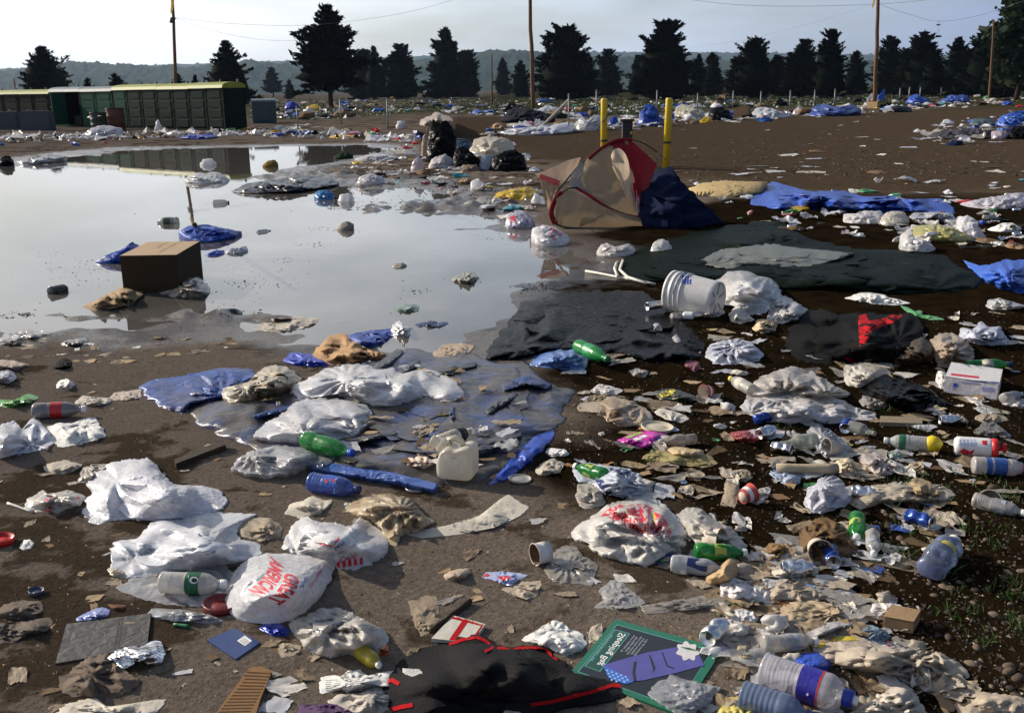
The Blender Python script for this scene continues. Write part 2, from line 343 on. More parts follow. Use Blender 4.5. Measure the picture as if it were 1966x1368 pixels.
    b = N.new('ShaderNodeBump'); b.inputs['Strength'].default_value = .8; b.inputs['Distance'].default_value = .02
    hh = math_(N, L, 'ADD', math_(N, L, 'MULTIPLY', n_mid, .9), math_(N, L, 'ADD', math_(N, L, 'MULTIPLY', n_fine, .35), math_(N, L, 'MULTIPLY', n_grit, .06)))
    L.new(hh, b.inputs['Height']); L.new(b.outputs[0], p.inputs['Normal'])
    df = N.new('ShaderNodeBsdfDiffuse'); df.inputs['Roughness'].default_value = .6; L.new(c, df.inputs[0]); L.new(b.outputs[0], df.inputs['Normal'])
    ms = N.new('ShaderNodeMixShader'); L.new(wm, ms.inputs[0]); L.new(df.outputs[0], ms.inputs[1]); L.new(p.outputs[0], ms.inputs[2]); L.new(ms.outputs[0], out.inputs[0])
    o['kind'] = 'structure'
    return o
GROUND = build_ground()
def build_water():
    lo = POND.min(0)-1; hi = POND.max(0)+1
    xs = np.linspace(max(lo[0], -30), hi[0], 30); ys = np.linspace(lo[1], hi[1], 30)
    X, Y = np.meshgrid(xs, ys); n = 30
    v = np.stack([X.ravel(), Y.ravel(), 0*X.ravel()], -1)
    f = [(j*n+i, j*n+i+1, (j+1)*n+i+1, (j+1)*n+i) for j in range(n-1) for i in range(n-1)]
    m, nt, N, L, out = nodes('murky_water')
    geo = N.new('ShaderNodeNewGeometry')
    p = N.new('ShaderNodeBsdfPrincipled'); p.inputs['Roughness'].default_value = .015; p.inputs['IOR'].default_value = 1.6; p.inputs['Specular IOR Level'].default_value = .5
    nz = noise(N, L, geo.outputs['Position'], 1.6, 4, .6, .5)
    L.new(mixc(N, L, rng(N, L, nz, .3, .7), (.075, .068, .058), (.11, .10, .088)), p.inputs['Base Color'])
    # drifting film of dust dulls the surface in streaks
    L.new(rng(N, L, noise(N, L, geo.outputs['Position'], 7, 6, .75, 1.0), .58, .75, .012, .16), p.inputs['Roughness'])
    b = N.new('ShaderNodeBump'); b.inputs['Strength'].default_value = .02; b.inputs['Distance'].default_value = .02
    L.new(noise(N, L, geo.outputs['Position'], 5, 2, .5), b.inputs['Height']); L.new(b.outputs[0], p.inputs['Normal'])
    L.new(p.outputs[0], out.inputs[0])
    o = mesh('water', v, f, m, None, True); o['kind'] = 'structure'
build_water()
# ------------------------------------------------------------------ hills
def build_hill(name, prof, d0, d1, c, seed, amp):
    xs = np.arange(-420, 2400, 4.0); top = np.interp(xs, [a for a, b in prof], [b for a, b in prof])
    K = 26; V = []; n = len(xs)
    for k in range(K+4):
        t = min(1, k/K); d = d0+(d1-d0)*t+(k-K)*40*(k > K)
        hor = HORY-(xs-983)*math.tan(ROLL)
        zt = CAMH+(hor-top)/FPX*d1
        z = zt*(math.sin(t*math.pi/2)**.8)*(1 if k <= K else 1-(k-K)*.3)
        X = (xs-983)/FPX*d*1.03
        bump = amp*(np.maximum(0, pn(X/16, d/16+0*X, seed))*1.3+.6*pn(X/45, d/60+0*X, seed+2)+.5*pn(X/6, d/8+0*X, seed+5))*min(1, k/4)
        V.append(np.stack([X, d+0*X, z+bump-1.0], -1))
    V = np.concatenate(V); F = [(k*n+i, k*n+i+1, (k+1)*n+i+1, (k+1)*n+i) for k in range(K+3) for i in range(n-1)]
    m, nt, N, L, out = nodes('wooded_slope'); geo = N.new('ShaderNodeNewGeometry')
    p = N.new('ShaderNodeBsdfPrincipled'); p.inputs['Roughness'].default_value = 1; p.inputs['Specular IOR Level'].default_value = .1
    nz = noise(N, L, geo.outputs['Position'], .06, 5, .7)
    L.new(mixc(N, L, rng(N, L, nz, .35, .65), tuple(k*.5 for k in c), tuple(k*1.4 for k in c)), p.inputs['Base Color']); L.new(p.outputs[0], out.inputs[0])
    o = mesh(name, V, F, m); o['kind'] = 'structure'; return o
build_hill('far_hill', [(-420, 138), (0, 136), (150, 136), (400, 128), (560, 123), (700, 118), (800, 114), (900, 112), (1100, 106), (1400, 107), (1700, 112), (2400, 108)], 3600, 4300, (.03, .05, .018), 3.0, 8)
build_hill('near_hill', [(-420, 146), (0, 140), (100, 138), (165, 129), (200, 123), (245, 127), (330, 131), (400, 134), (470, 130), (520, 121), (560, 127), (640, 132), (740, 130), (820, 122), (880, 112), (940, 105), (1010, 104), (1060, 112), (1150, 116), (1250, 118), (1400, 124), (1560, 122), (1700, 126), (2400, 122)], 1900, 2400, (.016, .032, .010), 9.0, 7)
# ------------------------------------------------------------------ conifers
NEEDLE = mat('needles', (.0028, .0055, .0022), .9, 0, .02, 0, 0, 20, .04); BARK = mat('bark', (.05, .034, .022), .9, .2, 0, 0, .5, 20, .2)
def conifer(px, ytop, ybase, wpx, seed, bare=.04, peak=.8, depth=None, label=None, lop=0., rag=1.0):
    rs = np.random.RandomState(seed)
    hy = HORY-(px-983)*math.tan(ROLL)
    d = depth or CAMH*FPX*.967/max(ybase-hy, 8)
    base = at_y(px, ybase, d); gzv = float(gz(base.x, base.y)); base.z = gzv
    d_px = FPX/d; H = (ybase-ytop)/d_px*1.0; Wd = wpx/d_px/2
    root = empty('conifer', base)
    tr = MB(); tr.tube([(0, 0, -.2), (0, 0, H*.35), (.02*H, 0, H*.7), (0, 0, H*.95)], [.028*H, .02*H, .011*H, .003*H], 7); tr.build('trunk', BARK, root, True)
    V = []; F = []
    nb = int(108+H*12); T = []
    for i in range(nb):
        t = (i+rs.rand())/nb                          # 0 base .. 1 top
        z0 = H*(bare+(1-bare)*t**.92)
        prof = (1-t)**peak*(.86+.14*math.sin(t*23+seed))+.025
        if t < .14: prof *= .8+t*1.4
        Lb = Wd*prof*rs.uniform(.78, 1.12)*(1+.15*rag*rs.normal())
        a = rs.uniform(0, 2*math.pi); Lb *= 1+lop*math.cos(a)
        up = rs.uniform(-.12, .2)+.55*t; curl = rs.uniform(.1, .4)
        n = max(5, int(Lb*11)); s = np.sqrt(np.linspace(.02, 1, n))
        cx = Lb*s; cz = z0+Lb*(up*s-.22*s*(1-t)+curl*s*s*.5)
        sq = np.repeat(s, 3); m3 = 3*n; ln = (.10+.13*rs.rand(m3))*(1.25-.5*sq)*H*.248; off = rs.normal(size=(m3, 3))*((.05+.10*(1-sq))*Lb*.9)[:, None]; off[:, 2] *= .45; cq = np.repeat(cx, 3)
        T.append(np.stack([math.cos(a)*cq-math.sin(a)*off[:, 1]+off[:, 0], math.sin(a)*cq+math.cos(a)*off[:, 1], np.repeat(cz, 3)+off[:, 2], ln, np.full(m3, a)], -1))
    # a dense inner core so the crown is opaque at its heart
    T = np.concatenate(T); m_ = len(T)
    c0 = T[:, :3]; ln = T[:, 3]; a = T[:, 4]+rs.normal(size=m_)*.7
    dirv = np.stack([np.cos(a), np.sin(a), .25+.45*rs.normal(size=m_)], -1); sid = np.stack([-np.sin(a), np.cos(a), .6*rs.normal(size=m_)], -1)
    p0 = c0-sid*ln[:, None]*.34; p1 = c0+sid*ln[:, None]*.34; p2 = c0+dirv*ln[:, None]*.9; p3 = c0-dirv*ln[:, None]*.6
    V = np.stack([p0, p3, p1, p2], 1).reshape(-1, 3); F = np.arange(m_*4).reshape(-1, 4)
    mesh('crown', V, F, NEEDLE, root, False)
    core = MB(); core.lathe([(H*max(bare, .03), Wd*.12), (H*(bare+.1), Wd*.72), (H*.4, Wd*.6*min(1, 1.15/(peak+.15))), (H*.65, Wd*.36*min(1.2, 1.1/(peak+.15))), (H*.86, Wd*.10), (H*.92, .01)], 9, Matrix.Rotation(-math.pi/2, 4, 'Y'))
    vv = np.array(core.v); vv[:, :2] *= (1+.35*pn(vv[:, 0]*1.5, vv[:, 1]*1.5, vv[:, 2]*1.5+seed))[:, None]
    mesh('inner_branches', vv, core.f, NEEDLE, root, True)
    tag(root, label or 'dark spruce', 'tree', 'spruces along the far side of the field')
    return root
TR = [(92, 86, 196, 108, 'broad dark spruce behind the yellow-roofed toilets at the far end', dict(lop=.1)), (172, 138, 192, 40, 'small spruce between two larger ones behind the grey-roofed toilets', {}), (226, 132, 194, 54, 'squat spruce behind the grey-roofed toilets beside the tiny sapling', {}),
 (264, 154, 190, 18, 'tiny spruce sapling just behind the grey-roofed toilets', {}), (345, 132, 192, 44, 'short spruce beside the flag pole behind green toilets', {}), (378, 134, 192, 30, 'narrow short spruce touching the broad one behind green toilets', {}), (441, 80, 196, 96, 'broad pointed spruce rising behind the green toilets end', dict(lop=.1)),
 (525, 131, 184, 36, 'thin young spruce standing alone past the toilets', dict(bare=.2)), (557, 155, 190, 24, 'very small dense spruce past the toilets', {}), (636, 27, 205, 124, 'tallest ragged spruce with bare forked lower trunk', dict(bare=.2, rag=1.8, peak=.8)),
 (704, 104, 190, 76, 'low dense spruce tucked against the tallest spruce', dict(peak=.55)), (722, 97, 190, 44, 'pointed spruce rising between two dense low ones', dict(peak=.8)), (772, 94, 190, 72, 'dense egg-shaped spruce right of the tallest one', dict(peak=.6)),
 (858, 65, 188, 74, 'column-topped spruce with narrow crown and wide skirt', dict(peak=.75, lop=-.1)), (896, 106, 186, 54, 'round low spruce leaning on the column-topped spruce', dict(peak=.4)), (966, 117, 182, 34, 'small pointed spruce beside the thin bare post', {}), (1000, 122, 186, 40, 'small dense spruce just left of the bare centre pole', dict(peak=.6)),
 (1083, 67, 192, 112, 'very broad blunt-topped spruce right of the bare pole', dict(peak=.45, lop=-.05)), (1167, 102, 184, 58, 'medium dense spruce between two broad ones', dict(peak=.6)), (1222, 112, 182, 36, 'narrow dim spruce partly behind the spiky broad one', {}), (1274, 53, 190, 112, 'spiky broad spruce with feathery pointed top', dict(peak=.62, rag=1.5)),
 (1340, 110, 184, 40, 'small spruce just right of the spiky broad one', {}), (1366, 108, 184, 46, 'low spruce between the spiky one and the next broad one', dict(peak=.6)), (1446, 84, 187, 94, 'wide spruce with stepped shoulders above the littered field', dict(peak=.6)), (1540, 86, 186, 62, 'round-headed spruce joined to a taller neighbour', dict(peak=.45)),
 (1588, 68, 188, 72, 'tall full spruce left of the flagged pole', dict(peak=.55)), (1640, 105, 182, 48, 'small dark spruce just left of the flagged pole', dict(peak=.6)), (1702, 79, 180, 60, 'dense spruce directly behind the flagged pole', dict(peak=.5)), (1764, 72, 182, 82, 'wide pyramid spruce under the hanging shoes', dict(peak=.6)),
 (1832, 80, 182, 56, 'narrow spruce between two wide ones near the short post', dict(peak=.6)), (1880, 62, 184, 70, 'tall ragged spruce beside the short red post', dict(peak=.6, rag=1.5)), (1932, 78, 186, 70, 'bushy dark spruce under the leafy tree', dict(peak=.5)), (1790, 104, 184, 60, 'low spruce filling the gap behind wide ones', dict(peak=.5)), (1490, 112, 184, 44, 'dim spruce filling the gap between broad ones', dict(peak=.5)), (1855, 100, 184, 60, 'low dark spruce behind the narrow one', dict(peak=.5)), (1415, 116, 184, 50, 'low spruce on the left shoulder of the stepped one', dict(peak=.5)), (1515, 108, 184, 44, 'low dim spruce left of the round-headed one', dict(peak=.5)), (1735, 100, 182, 50, 'low spruce between the pole and the wide pyramid', dict(peak=.5)), (745, 120, 189, 50, 'low spruce filling the gap left of the egg-shaped one', dict(peak=.5)), (1910, 96, 186, 60, 'low spruce filling the gap by the short red post', dict(peak=.5)), (1130, 118, 186, 40, 'low spruce at the right foot of the blunt-topped one', dict(peak=.5))]
for i, (x, yt, yb, w, lb, kw) in enumerate(TR): conifer(x, yt, yb, w*1.2, 100+i, label=lb, depth=(125 if x in (92, 172, 226, 264, 345, 378, 441) else None), **kw)
def leafy(px, ytop, ybase, wpx, depth, seed):
    rs = np.random.RandomState(seed); base = at_y(px, ybase, depth); base.z = float(gz(base.x, base.y)); s = depth/FPX; H = (ybase-ytop)*s; Wd = wpx*s/2
    root = empty('leafy_tree', base); t = MB(); t.tube([(0, 0, -.2), (.05*H, 0, H*.3), (0, .03*H, H*.6), (.03*H, 0, H*.88)], [.03*H, .024*H, .016*H, .004*H], 7)
    for k in range(9):
        a = rs.rand()*6.3; z = H*(.3+.06*k); t.tube([(0, 0, z), (math.cos(a)*Wd*.45, math.sin(a)*Wd*.45, z+H*.1), (math.cos(a)*Wd*.8, math.sin(a)*Wd*.8, z+H*.14)], [.012*H, .007*H, .003*H], 5)
    t.build('trunk', BARK, root, True); C = []
    for k in range(46):
        a = rs.rand()*6.3; zz = rs.uniform(.22, .98); r = Wd*math.sqrt(rs.rand())*(math.sin(math.pi*(zz*.86+.1))**.6); C.append((math.cos(a)*r, math.sin(a)*r, zz*H, H*rs.uniform(.05, .1)))
    P = np.concatenate([np.array(c[:3])+rs.normal(size=(150, 3))*c[3]*np.array([1, 1, .6]) for c in C]); m_ = len(P)
    d1 = rs.normal(size=(m_, 3))*.022*H; d2 = rs.normal(size=(m_, 3))*.022*H
    mesh('crown', np.stack([P-d1, P-d2, P+d1, P+d2], 1).reshape(-1, 3), np.arange(m_*4).reshape(-1, 4), mat('leaves', (.012, .024, .008), .7, 0, .25, 0, 0, 20, .2), root, False)
    tag(root, 'leafy dark deciduous tree at the end of the spruce row', 'tree')
leafy(1950, 18, 190, 76, 95, 5)
# ------------------------------------------------------------------ poles, wires, posts
WOODP = mat('weathered_wood', (.17, .085, .045), .85, .3, 0, 0, .5, 12, .2)
def pole(px, ybase, ytop_px, xt, r, name, label, depth, cat='pole', m=WOODP, group=None):
    b = at_y(px, ybase, depth); g = float(gz(b.x, b.y)); t = at_y(xt, ytop_px, depth)
    root = empty(name, (b.x, b.y, g)); mb = MB(); d = t-Vector((b.x, b.y, g)); n = 9; rs = random.Random(px)
    mb.tube([d*(k/n)+Vector((rs.uniform(-.5, .5)*r*.5, 0, -.3 if k == 0 else 0)) for k in range(n+1)], [r*(1.1-.35*k/n) for k in range(n+1)], 9)
    mb.build('shaft', m, root, True); tag(root, label, cat, group); return root, t
pA, tA = pole(335, 186, -60, 330, .12, 'utility_pole', 'wooden pole with yellow flag behind the green toilets', 75)
pB, tB = pole(1024, 212, -70, 1015, .16, 'utility_pole', 'bare wooden pole between spruces at the field edge', 82)
pC, tC = pole(1679, 202, -60, 1689, .14, 'utility_pole', 'wooden pole with yellow flag strip and blue tarp at its foot', 74)
pole(1900, 186, 40, 1908, .10, 'utility_pole', 'short reddish post rising out of the spruces', 90)
pole(944, 182, 103, 944, .10, 'utility_pole', 'thin bare far post beside the small pointed spruce', 120)
pole(29, 182, 150, 27, .08, 'utility_pole', 'small thin far post beyond the end toilets', 110)
def flagp(parent, px, pts, depth, name='flag'):
    q = [at_y(a, b, depth)-parent.location for a, b in pts]; n = len(q)//2; V = []
    for k in range(n): V += [q[k], q[len(q)-1-k]]
    V = [Vector((v.x, v.y-.08+.05*math.sin(i*1.7), v.z)) for i, v in enumerate(V)]
    o = mesh(name, V, [(2*k, 2*k+1, 2*k+3, 2*k+2) for k in range(n-1)], YELF, parent, True); return o
flagp(pA, 0, [(333, -4), (334, 8), (333, 18), (331, 26), (328, 27), (328, 16), (330, 4), (331, -4)], 74.8)
flagp(pC, 0, [(1681, -6), (1679, 4), (1676, 15), (1673, 15), (1675, 3), (1677, -6)], 73.8)
kb = MB(); kb.tube([at_y(327, 44, 74.8)-pA.location, at_y(331, 37, 74.8)-pA.location, at_y(336, 34, 74.8)-pA.location], [.08, .17, .1], 7); kb.build('rope_knot', mat('rope', (.09, .075, .05), .9, .2), pA, True)
WIRE = paint((.22, .2, .2), .6, 0)
def wire(pts, depths, r, label):
    P = [at_y(x, y, d) for (x, y), d in zip(pts, depths)]; Q = []
    for i in range(len(P)-1):
        for k in range(8):
            t = k/8; a = P[max(i-1, 0)]; b = P[i]; c = P[i+1]; d = P[min(i+2, len(P)-1)]
            Q.append(.5*((2*b)+(c-a)*t+(2*a-5*b+4*c-d)*t*t+(3*b-a-3*c+d)*t**3))
    Q.append(P[-1]); o = MB().tube(Q, r*.7, 4).build('overhead_wire', WIRE); tag(o, label, 'wire', 'overhead wires'); return o
wire([(334, 34), (450, 46), (600, 48), (760, 28), (880, -4), (1014, -60)], [75, 76, 78, 80, 81, 82], .012, 'sagging wire from the left flag pole up to the bare pole')
wire([(334, 34), (420, 62), (510, 77), (600, 78)], [75, 82, 92, 107], .012, 'thin wire from the left flag pole towards the tallest spruce')
wire([(1015, -70), (1200, -30), (1330, 0), (1480, 12), (1690, 8), (1830, -6)], [82, 80, 78, 76, 74, 72], .016, 'thicker wire running across to the right flag pole')
wire([(1320, 92), (1430, 76), (1560, 44), (1670, 10)], [112, 100, 86, 74], .010, 'thin wire from the spiky spruce up to the right flag pole')
wire([(1686, 8), (1740, 26), (1802, 41), (1880, 30), (1966, 2)], [74, 73, 72, 71, 70], .012, 'yellowish line carrying the hanging shoes')
# shoes hanging from the line
se = empty('hanging_shoes', at_y(1802, 41, 72)); mbs = MB(); o0 = se.location
mbs.tube([(0, 0, 0), at_y(1802, 48, 72)-o0], .01, 4); mbs.tube([at_y(1802, 48, 72)-o0, at_y(1802, 68, 72)-o0], .008, 4); mbs.build('laces', WIRE, se)
for (yy, r_) in ((48, .8), (70, 1.25)):
    c = at_y(1802, yy, 72)-o0; sh = MB(); sh.lathe([(-.17, .02), (-.15, .06), (-.05, .055), (.05, .05), (.13, .04), (.18, .01)], 8, Matrix.Translation(c) @ Matrix.Scale(r_, 4)); sh.build('shoe', BLACKC, se, True)
tag(se, 'pair of dark shoes hanging by laces from the overhead line', 'shoes')
POSTM = mat('galvanised_steel', (.18, .19, .19), .5, .2, 0, 0, .1, 30, .4, .3)
for i, (x, yt, yb) in enumerate([(745, 190, 244), (1092, 182, 250), (1145, 174, 220), (1261, 174, 208), (1339, 180, 210), (1407, 175, 206), (1460, 176, 208), (1516, 175, 210), (1563, 174, 205), (1602, 172, 200), (1727, 170, 192), (1745, 168, 190), (1766, 168, 188), (1806, 168, 186), (1840, 168, 184), (655, 192, 235), (572, 205, 245)]):
    hy = HORY-(x-983)*math.tan(ROLL); d = CAMH*FPX*.967/(yb-hy)
    b = at_y(x, yb, d); t = at_y(x, yt, d); g = float(gz(b.x, b.y)); e = empty('fence_post', (b.x, b.y, g)); h = t.z-g
    MB().tube([(0, 0, -.2), (0, 0, h)], .028*max(1, d/42), 8).build('tube', POSTM, e, True); MB().lathe([(0, .036*max(1, d/42)), (.02, .036*max(1, d/42)), (.05, .01)], 8, Matrix.Translation((0, 0, h)) @ Matrix.Rotation(-math.pi/2, 4, 'Y')).build('post_cap', POSTM, e, True)
    tag(e, 'thin grey metal fence post standing in the far litter', 'fence post', 'fence posts along the field edge')
def prop(px0, py0, px1, py1, d0, d1, r, label, m, name='leaning_pole'):
    a = at_y(px0, py0, d0); a.z = max(a.z, float(gz(a.x, a.y))); o = MB().tube([a, at_y(px1, py1, d1)], r, 6).build(name, m); tag(o, label, 'pole')
prop(1037, 246, 1092, 192, 42, 45, .06, 'pale plank propped diagonally against a fence post', mat('weathered_wood', (.4, .36, .3), .8, .3, 0, 0, .3, 12, .2), 'leaning_plank')
# ------------------------------------------------------------------ bollards and the black meter box
def bollard(px, yt, yb, xt, label):
    b = gpt(px, yb); d = b.y; t = at_y(xt, yt, d); e = empty('bollard', b); v = t-b; ax = v.normalized(); q = Vector((1, 0, 0)).rotation_difference(ax).to_matrix().to_4x4(); h = v.length; r = .068
    mm = mat('painted_steel', (.66, .46, .012), .45, .22, 0, 0, .1, 20, .5); MB().lathe([(-.15, r), (h-.03, r), (h-.008, r*.93), (h, r*.6)], 20, q).build('pipe', mm, e, True)
    MB().lathe([(h*.36, r*1.1), (h*.375, r*1.16), (h*.39, r*1.1)], 16, q, False, False).build('cable_tie', INK_K, e, True); tag(e, label, 'bollard', 'yellow bollards'); return e
bollard(1159, 189, 318, 1160, 'upright yellow steel bollard behind the left side of the red tent'); bollard(1278, 188, 324, 1285, 'slightly tilted yellow steel bollard right of the red tent')
mb_ = gpt(1203, 322); me_ = empty('meter_pedestal', mb_); s_ = scale_at(1203, 322); hh_ = (322-231)/s_
MB().box((0, 0, hh_*.47), (.2, .18, hh_*.98), 0, .01).build('pedestal', INK_K, me_); MB().box((0, 0, hh_*.975), (.27, .25, .05), 0, .012).build('lid', mat('metal', (.03, .033, .035), .35, .2, 0, 0, .1, 30, .5, .5), me_); MB().box((.07, -.093, hh_*.72), (.035, .008, .05)).build('warning_sticker', YEL, me_)
tag(me_, 'black box pedestal between the two yellow bollards', 'pedestal')
cb = MB(); cb.tube([at_y(1215, 268, mb_.y-.1), at_y(1238, 276, mb_.y-.2), at_y(1262, 292, mb_.y-.1), at_y(1278, 306, gpt(1278, 324).y-.09)], .012, 5); tag(cb.build('black_cable', INK_K), 'black cable strung from the pedestal to the tilted bollard', 'cable')
cb = MB(); cb.tube([at_y(1178, 214, 21), at_y(1166, 222, 21), at_y(1152, 240, 21.6), at_y(1143, 252, 22)], .016, 5); tag(cb.build('black_cable', INK_K), 'short black cable curling off the upright bollard', 'cable')
# ------------------------------------------------------------------ portable toilets
def toilet(loc, rz, h, wall, doorm, roofm, label, opened=False, w=1.14):
    e = empty('portable_toilet', loc, rz); d = 1.15
    b = MB(); b.box((0, d/2-.02, h*.46), (w-.06, .04, h*.84)); b.box((-w/2+.02, 0, h*.46), (.04, d-.1, h*.84)); b.box((w/2-.02, 0, h*.46), (.04, d-.1, h*.84)); b.box((0, 0, .04), (w-.02, d-.06, .08))
    b.box((-w/2+.07, -d/2+.05, h*.46), (.1, .06, h*.84)); b.box((w/2-.07, -d/2+.05, h*.46), (.1, .06, h*.84)); b.box((0, -d/2+.05, h*.86), (w-.2, .06, .05)); b.build('wall', wall, e)
    for sx in (-1, 1):
        for k in range(3):
            MB().box((sx*(w/2+.008), 0, h*(.2+.25*k)), (.02, d*.7, h*.17), 0, .006).build('side_panel', wall, e)
    if opened:
        dr = MB(); dr.box((-w/2+.06, -d/2-.36, h*.46), (.04, .78, h*.78)); dd = dr.build('door', doorm, e); MB().box((0, -.1, .3), (w*.6, .5, .45), 0, .03).build('seat_tank', INK_K, e)
    else:
        dr = MB(); dr.box((0, -d/2+.03, h*.45), (w-.26, .03, h*.79), 0, .006); dd = dr.build('door', doorm, e)
        for k in range(4): MB().box((0, -d/2+.008, h*(.15+.2*k)), (w-.44, .02, h*.15), 0, .005).build('door_panel', doorm, dd)
        MB().box((w*.3, -d/2-.012, h*.45), (.05, .03, .11), 0, .008).build('handle', INK_K, dd)
    V = []; n = 8
    for k in range(n+1):
        a = math.pi*k/n; yy = -math.cos(a)*(d/2+.05); zz = h*.875+math.sin(a)**.7*h*.125
        V += [(-w/2-.03, yy, zz), (w/2+.03, yy, zz)]
    F = [(2*k, 2*k+1, 2*k+3, 2*k+2) for k in range(n)]+[tuple(2*k for k in range(n, -1, -1)), tuple(2*k+1 for k in range(n+1)), (0, 2*n, 2*n+1, 1)]
    mesh('roof', V, F, roofm, e, False); MB().lathe([(h*.86, .05), (h*1.05, .05), (h*1.055, .02)], 8, Matrix.Translation((w*.35, d*.34, 0)) @ Matrix.Rotation(-math.pi/2, 4, 'Y')).build('vent_pipe', INK_K, e, True)
    tag(e, label, 'toilet', 'rows of portable toilets'); return e
GW = mat('moulded_plastic', (.0025, .010, .0065), .45, .04, 0, 0, .1, 20, .08); GD = mat('moulded_plastic', (.003, .0135, .009), .45, .04, 0, 0, .1, 20, .08); GL = mat('moulded_plastic', (.009, .055, .033), .4, .04, 0, 0, .1, 20, .08); KW = mat('moulded_plastic', (.0015, .0018, .0018), .5, .03, 0, 0, .1, 20, .08)
YR = mat('roof_plastic', (.26, .28, .02), .5, .1, .1, 0, .05, 20, .5); GR_ = mat('roof_plastic', (.14, .17, .19), .5, .1, .1, 0, .05, 20, .5)
def row(x0, d0, x1, d1, n, h0, fn):
    a = Vector(((x0-983)/FPX*d0, d0, 0)); b = Vector(((x1-983)/FPX*d1, d1, 0)); rz = math.atan2((a-b).y, (a-b).x)
    for i in range(n):
        p = a.lerp(b, (i+.5)/n); p.z = float(gz(p.x, p.y)); fn(i, p, rz, h0, (a-b).length/n-.03)
row(474, 45, 268, 50.5, 7, 2.02, lambda i, p, rz, h, w: toilet(p, rz, h, GW, GL if i == 6 else GD, YR, 'green portable toilet with yellow roof, door coloured as if sunlit, at the grey-roofed end' if i == 6 else ('dark green portable toilet with yellow roof at the free end of its row' if i == 0 else 'dark green portable toilet with yellow roof within its row'), w=w))  # end unit's lighter door colour paints in a sunlit end face
row(266, 51.5, 150, 55, 4, 1.97, lambda i, p, rz, h, w: toilet(p, rz, h, GL if i != 2 else KW, GL, GR_, ['green toilet with grey roof next to the yellow-roofed green row', 'lighter green toilet with grey roof behind the rubbish barrels', 'grey-roofed toilet with its door swung open, black inside', 'pale green toilet with grey roof at the dark end'][i], opened=(i == 2), w=w))
row(148, 56.5, -40, 62, 7, 1.9, lambda i, p, rz, h, w: toilet(p, rz, h, KW, KW, YR, 'blackish portable toilet with yellow roof in the far end row', w=w))
b_ = at_y(508, 222, 55); t_ = toilet((b_.x, b_.y, float(gz(b_.x, b_.y))), R(12), 1.25, mat('moulded_plastic', (.03, .075, .085), .5, .2), mat('moulded_plastic', (.03, .07, .08), .5, .2), GR_, 'low teal cabin standing alone past the toilet row', w=1.2)
# concrete blocks, saw horse
CONC = mat('concrete', (.07, .076, .088), .85, .3, 0, 0, .4, 12, .2)
def block(x0, x1, yt, yb, label):
    a = gpt((x0+x1)/2, yb); s = scale_at((x0+x1)/2, yb); w = (x1-x0)/s; h = (yb-yt)/s*.95; d = .8
    V = [(-w/2, -d/2, -.1), (w/2, -d/2, -.1), (w/2, d/2, -.1), (-w/2, d/2, -.1), (-w/2*.97, -d/2*.8, h), (w/2*.97, -d/2*.8, h), (w/2*.97, d/2*.8, h), (-w/2*.97, d/2*.8, h)]
    bm = bmesh.new(); vs_ = [bm.verts.new(v) for v in V]
    for f in [(3, 2, 1, 0), (4, 5, 6, 7), (0, 1, 5, 4), (1, 2, 6, 5), (2, 3, 7, 6), (3, 0, 4, 7)]: bm.faces.new([vs_[i] for i in f])
    bmesh.ops.bevel(bm, geom=bm.edges[:], offset=.07, segments=3, affect='EDGES'); me = bpy.data.meshes.new('concrete_block'); bm.to_mesh(me); bm.free(); me.materials.append(CONC)
    e = empty('concrete_block', (a.x, a.y+d/2, a.z), R(8)); o = bpy.data.objects.new('block_body', me); col.objects.link(o); o.parent = e
    for sx in (-1, 1): MB().tube([(sx*w*.22-.08, 0, h-.02), (sx*w*.22-.06, 0, h+.07), (sx*w*.22+.06, 0, h+.07), (sx*w*.22+.08, 0, h-.02)], .014, 6).build('lifting_loop', POSTM, e, True)
    tag(e, label, 'concrete block')
block(-26, 32, 214, 249, 'grey concrete block at the frame edge before the dark toilets'); block(37, 96, 212, 251, 'pale grey concrete block standing beside the wooden trestle')
sh_ = gpt(106, 242); e = empty('wooden_trestle', sh_); WY = mat('weathered_wood', (.35, .2, .05), .8, .2, 0, 0, .3, 12, .2)
for a, b in (((-.35, 0, 0), (.02, .1, .95)), ((.35, 0, 0), (-.02, .1, .95)), ((-.3, .5, 0), (.02, .35, .95)), ((.3, .5, 0), (-.02, .35, .95))): MB().tube([a, b], .045, 4).build('leg', WY, e)
MB().box((0, .1, .5), (.6, .04, .1)).build('crossbar', WY, e); MB().box((0, .2, .97), (.24, .5, .08)).build('top_beam', WY, e); tag(e, 'yellowish wooden trestle beside the concrete block', 'trestle')
# ------------------------------------------------------------------ builders for the litter
_gz0 = gz
def surf(x, y): return np.maximum(_gz0(x, y), -.004)
def ground(px, py, h=0.0, it=4):
    px = np.asarray(px, float); py = np.asarray(py, float)
    fx = np.clip((px-_gx[0])/6, 0, len(_gx)-1.001); fy = np.clip((py-_gy[0])/3, 0, len(_gy)-1.001); i = fx.astype(int); j = fy.astype(int); fx = fx-i; fy = fy-j
    z = (_S[j, i]*(1-fx)+_S[j, i+1]*fx)*(1-fy)+(_S[j+1, i]*(1-fx)+_S[j+1, i+1]*fx)*fy+h
    x, y = at_z(px, py, z)
    return x, y, z
_gx = np.arange(-520, 2520, 6.0); _gy = np.arange(176, 1480, 3.0)          # surface height under every few photo pixels
def _cache():
    X, Y = np.meshgrid(_gx, _gy); z = np.zeros(X.shape)
    for _ in range(2):
        x, y = at_z(X, Y, z); z = surf(x, y)
    return z
_S = _cache()
from mathutils.geometry import delaunay_2d_cdt
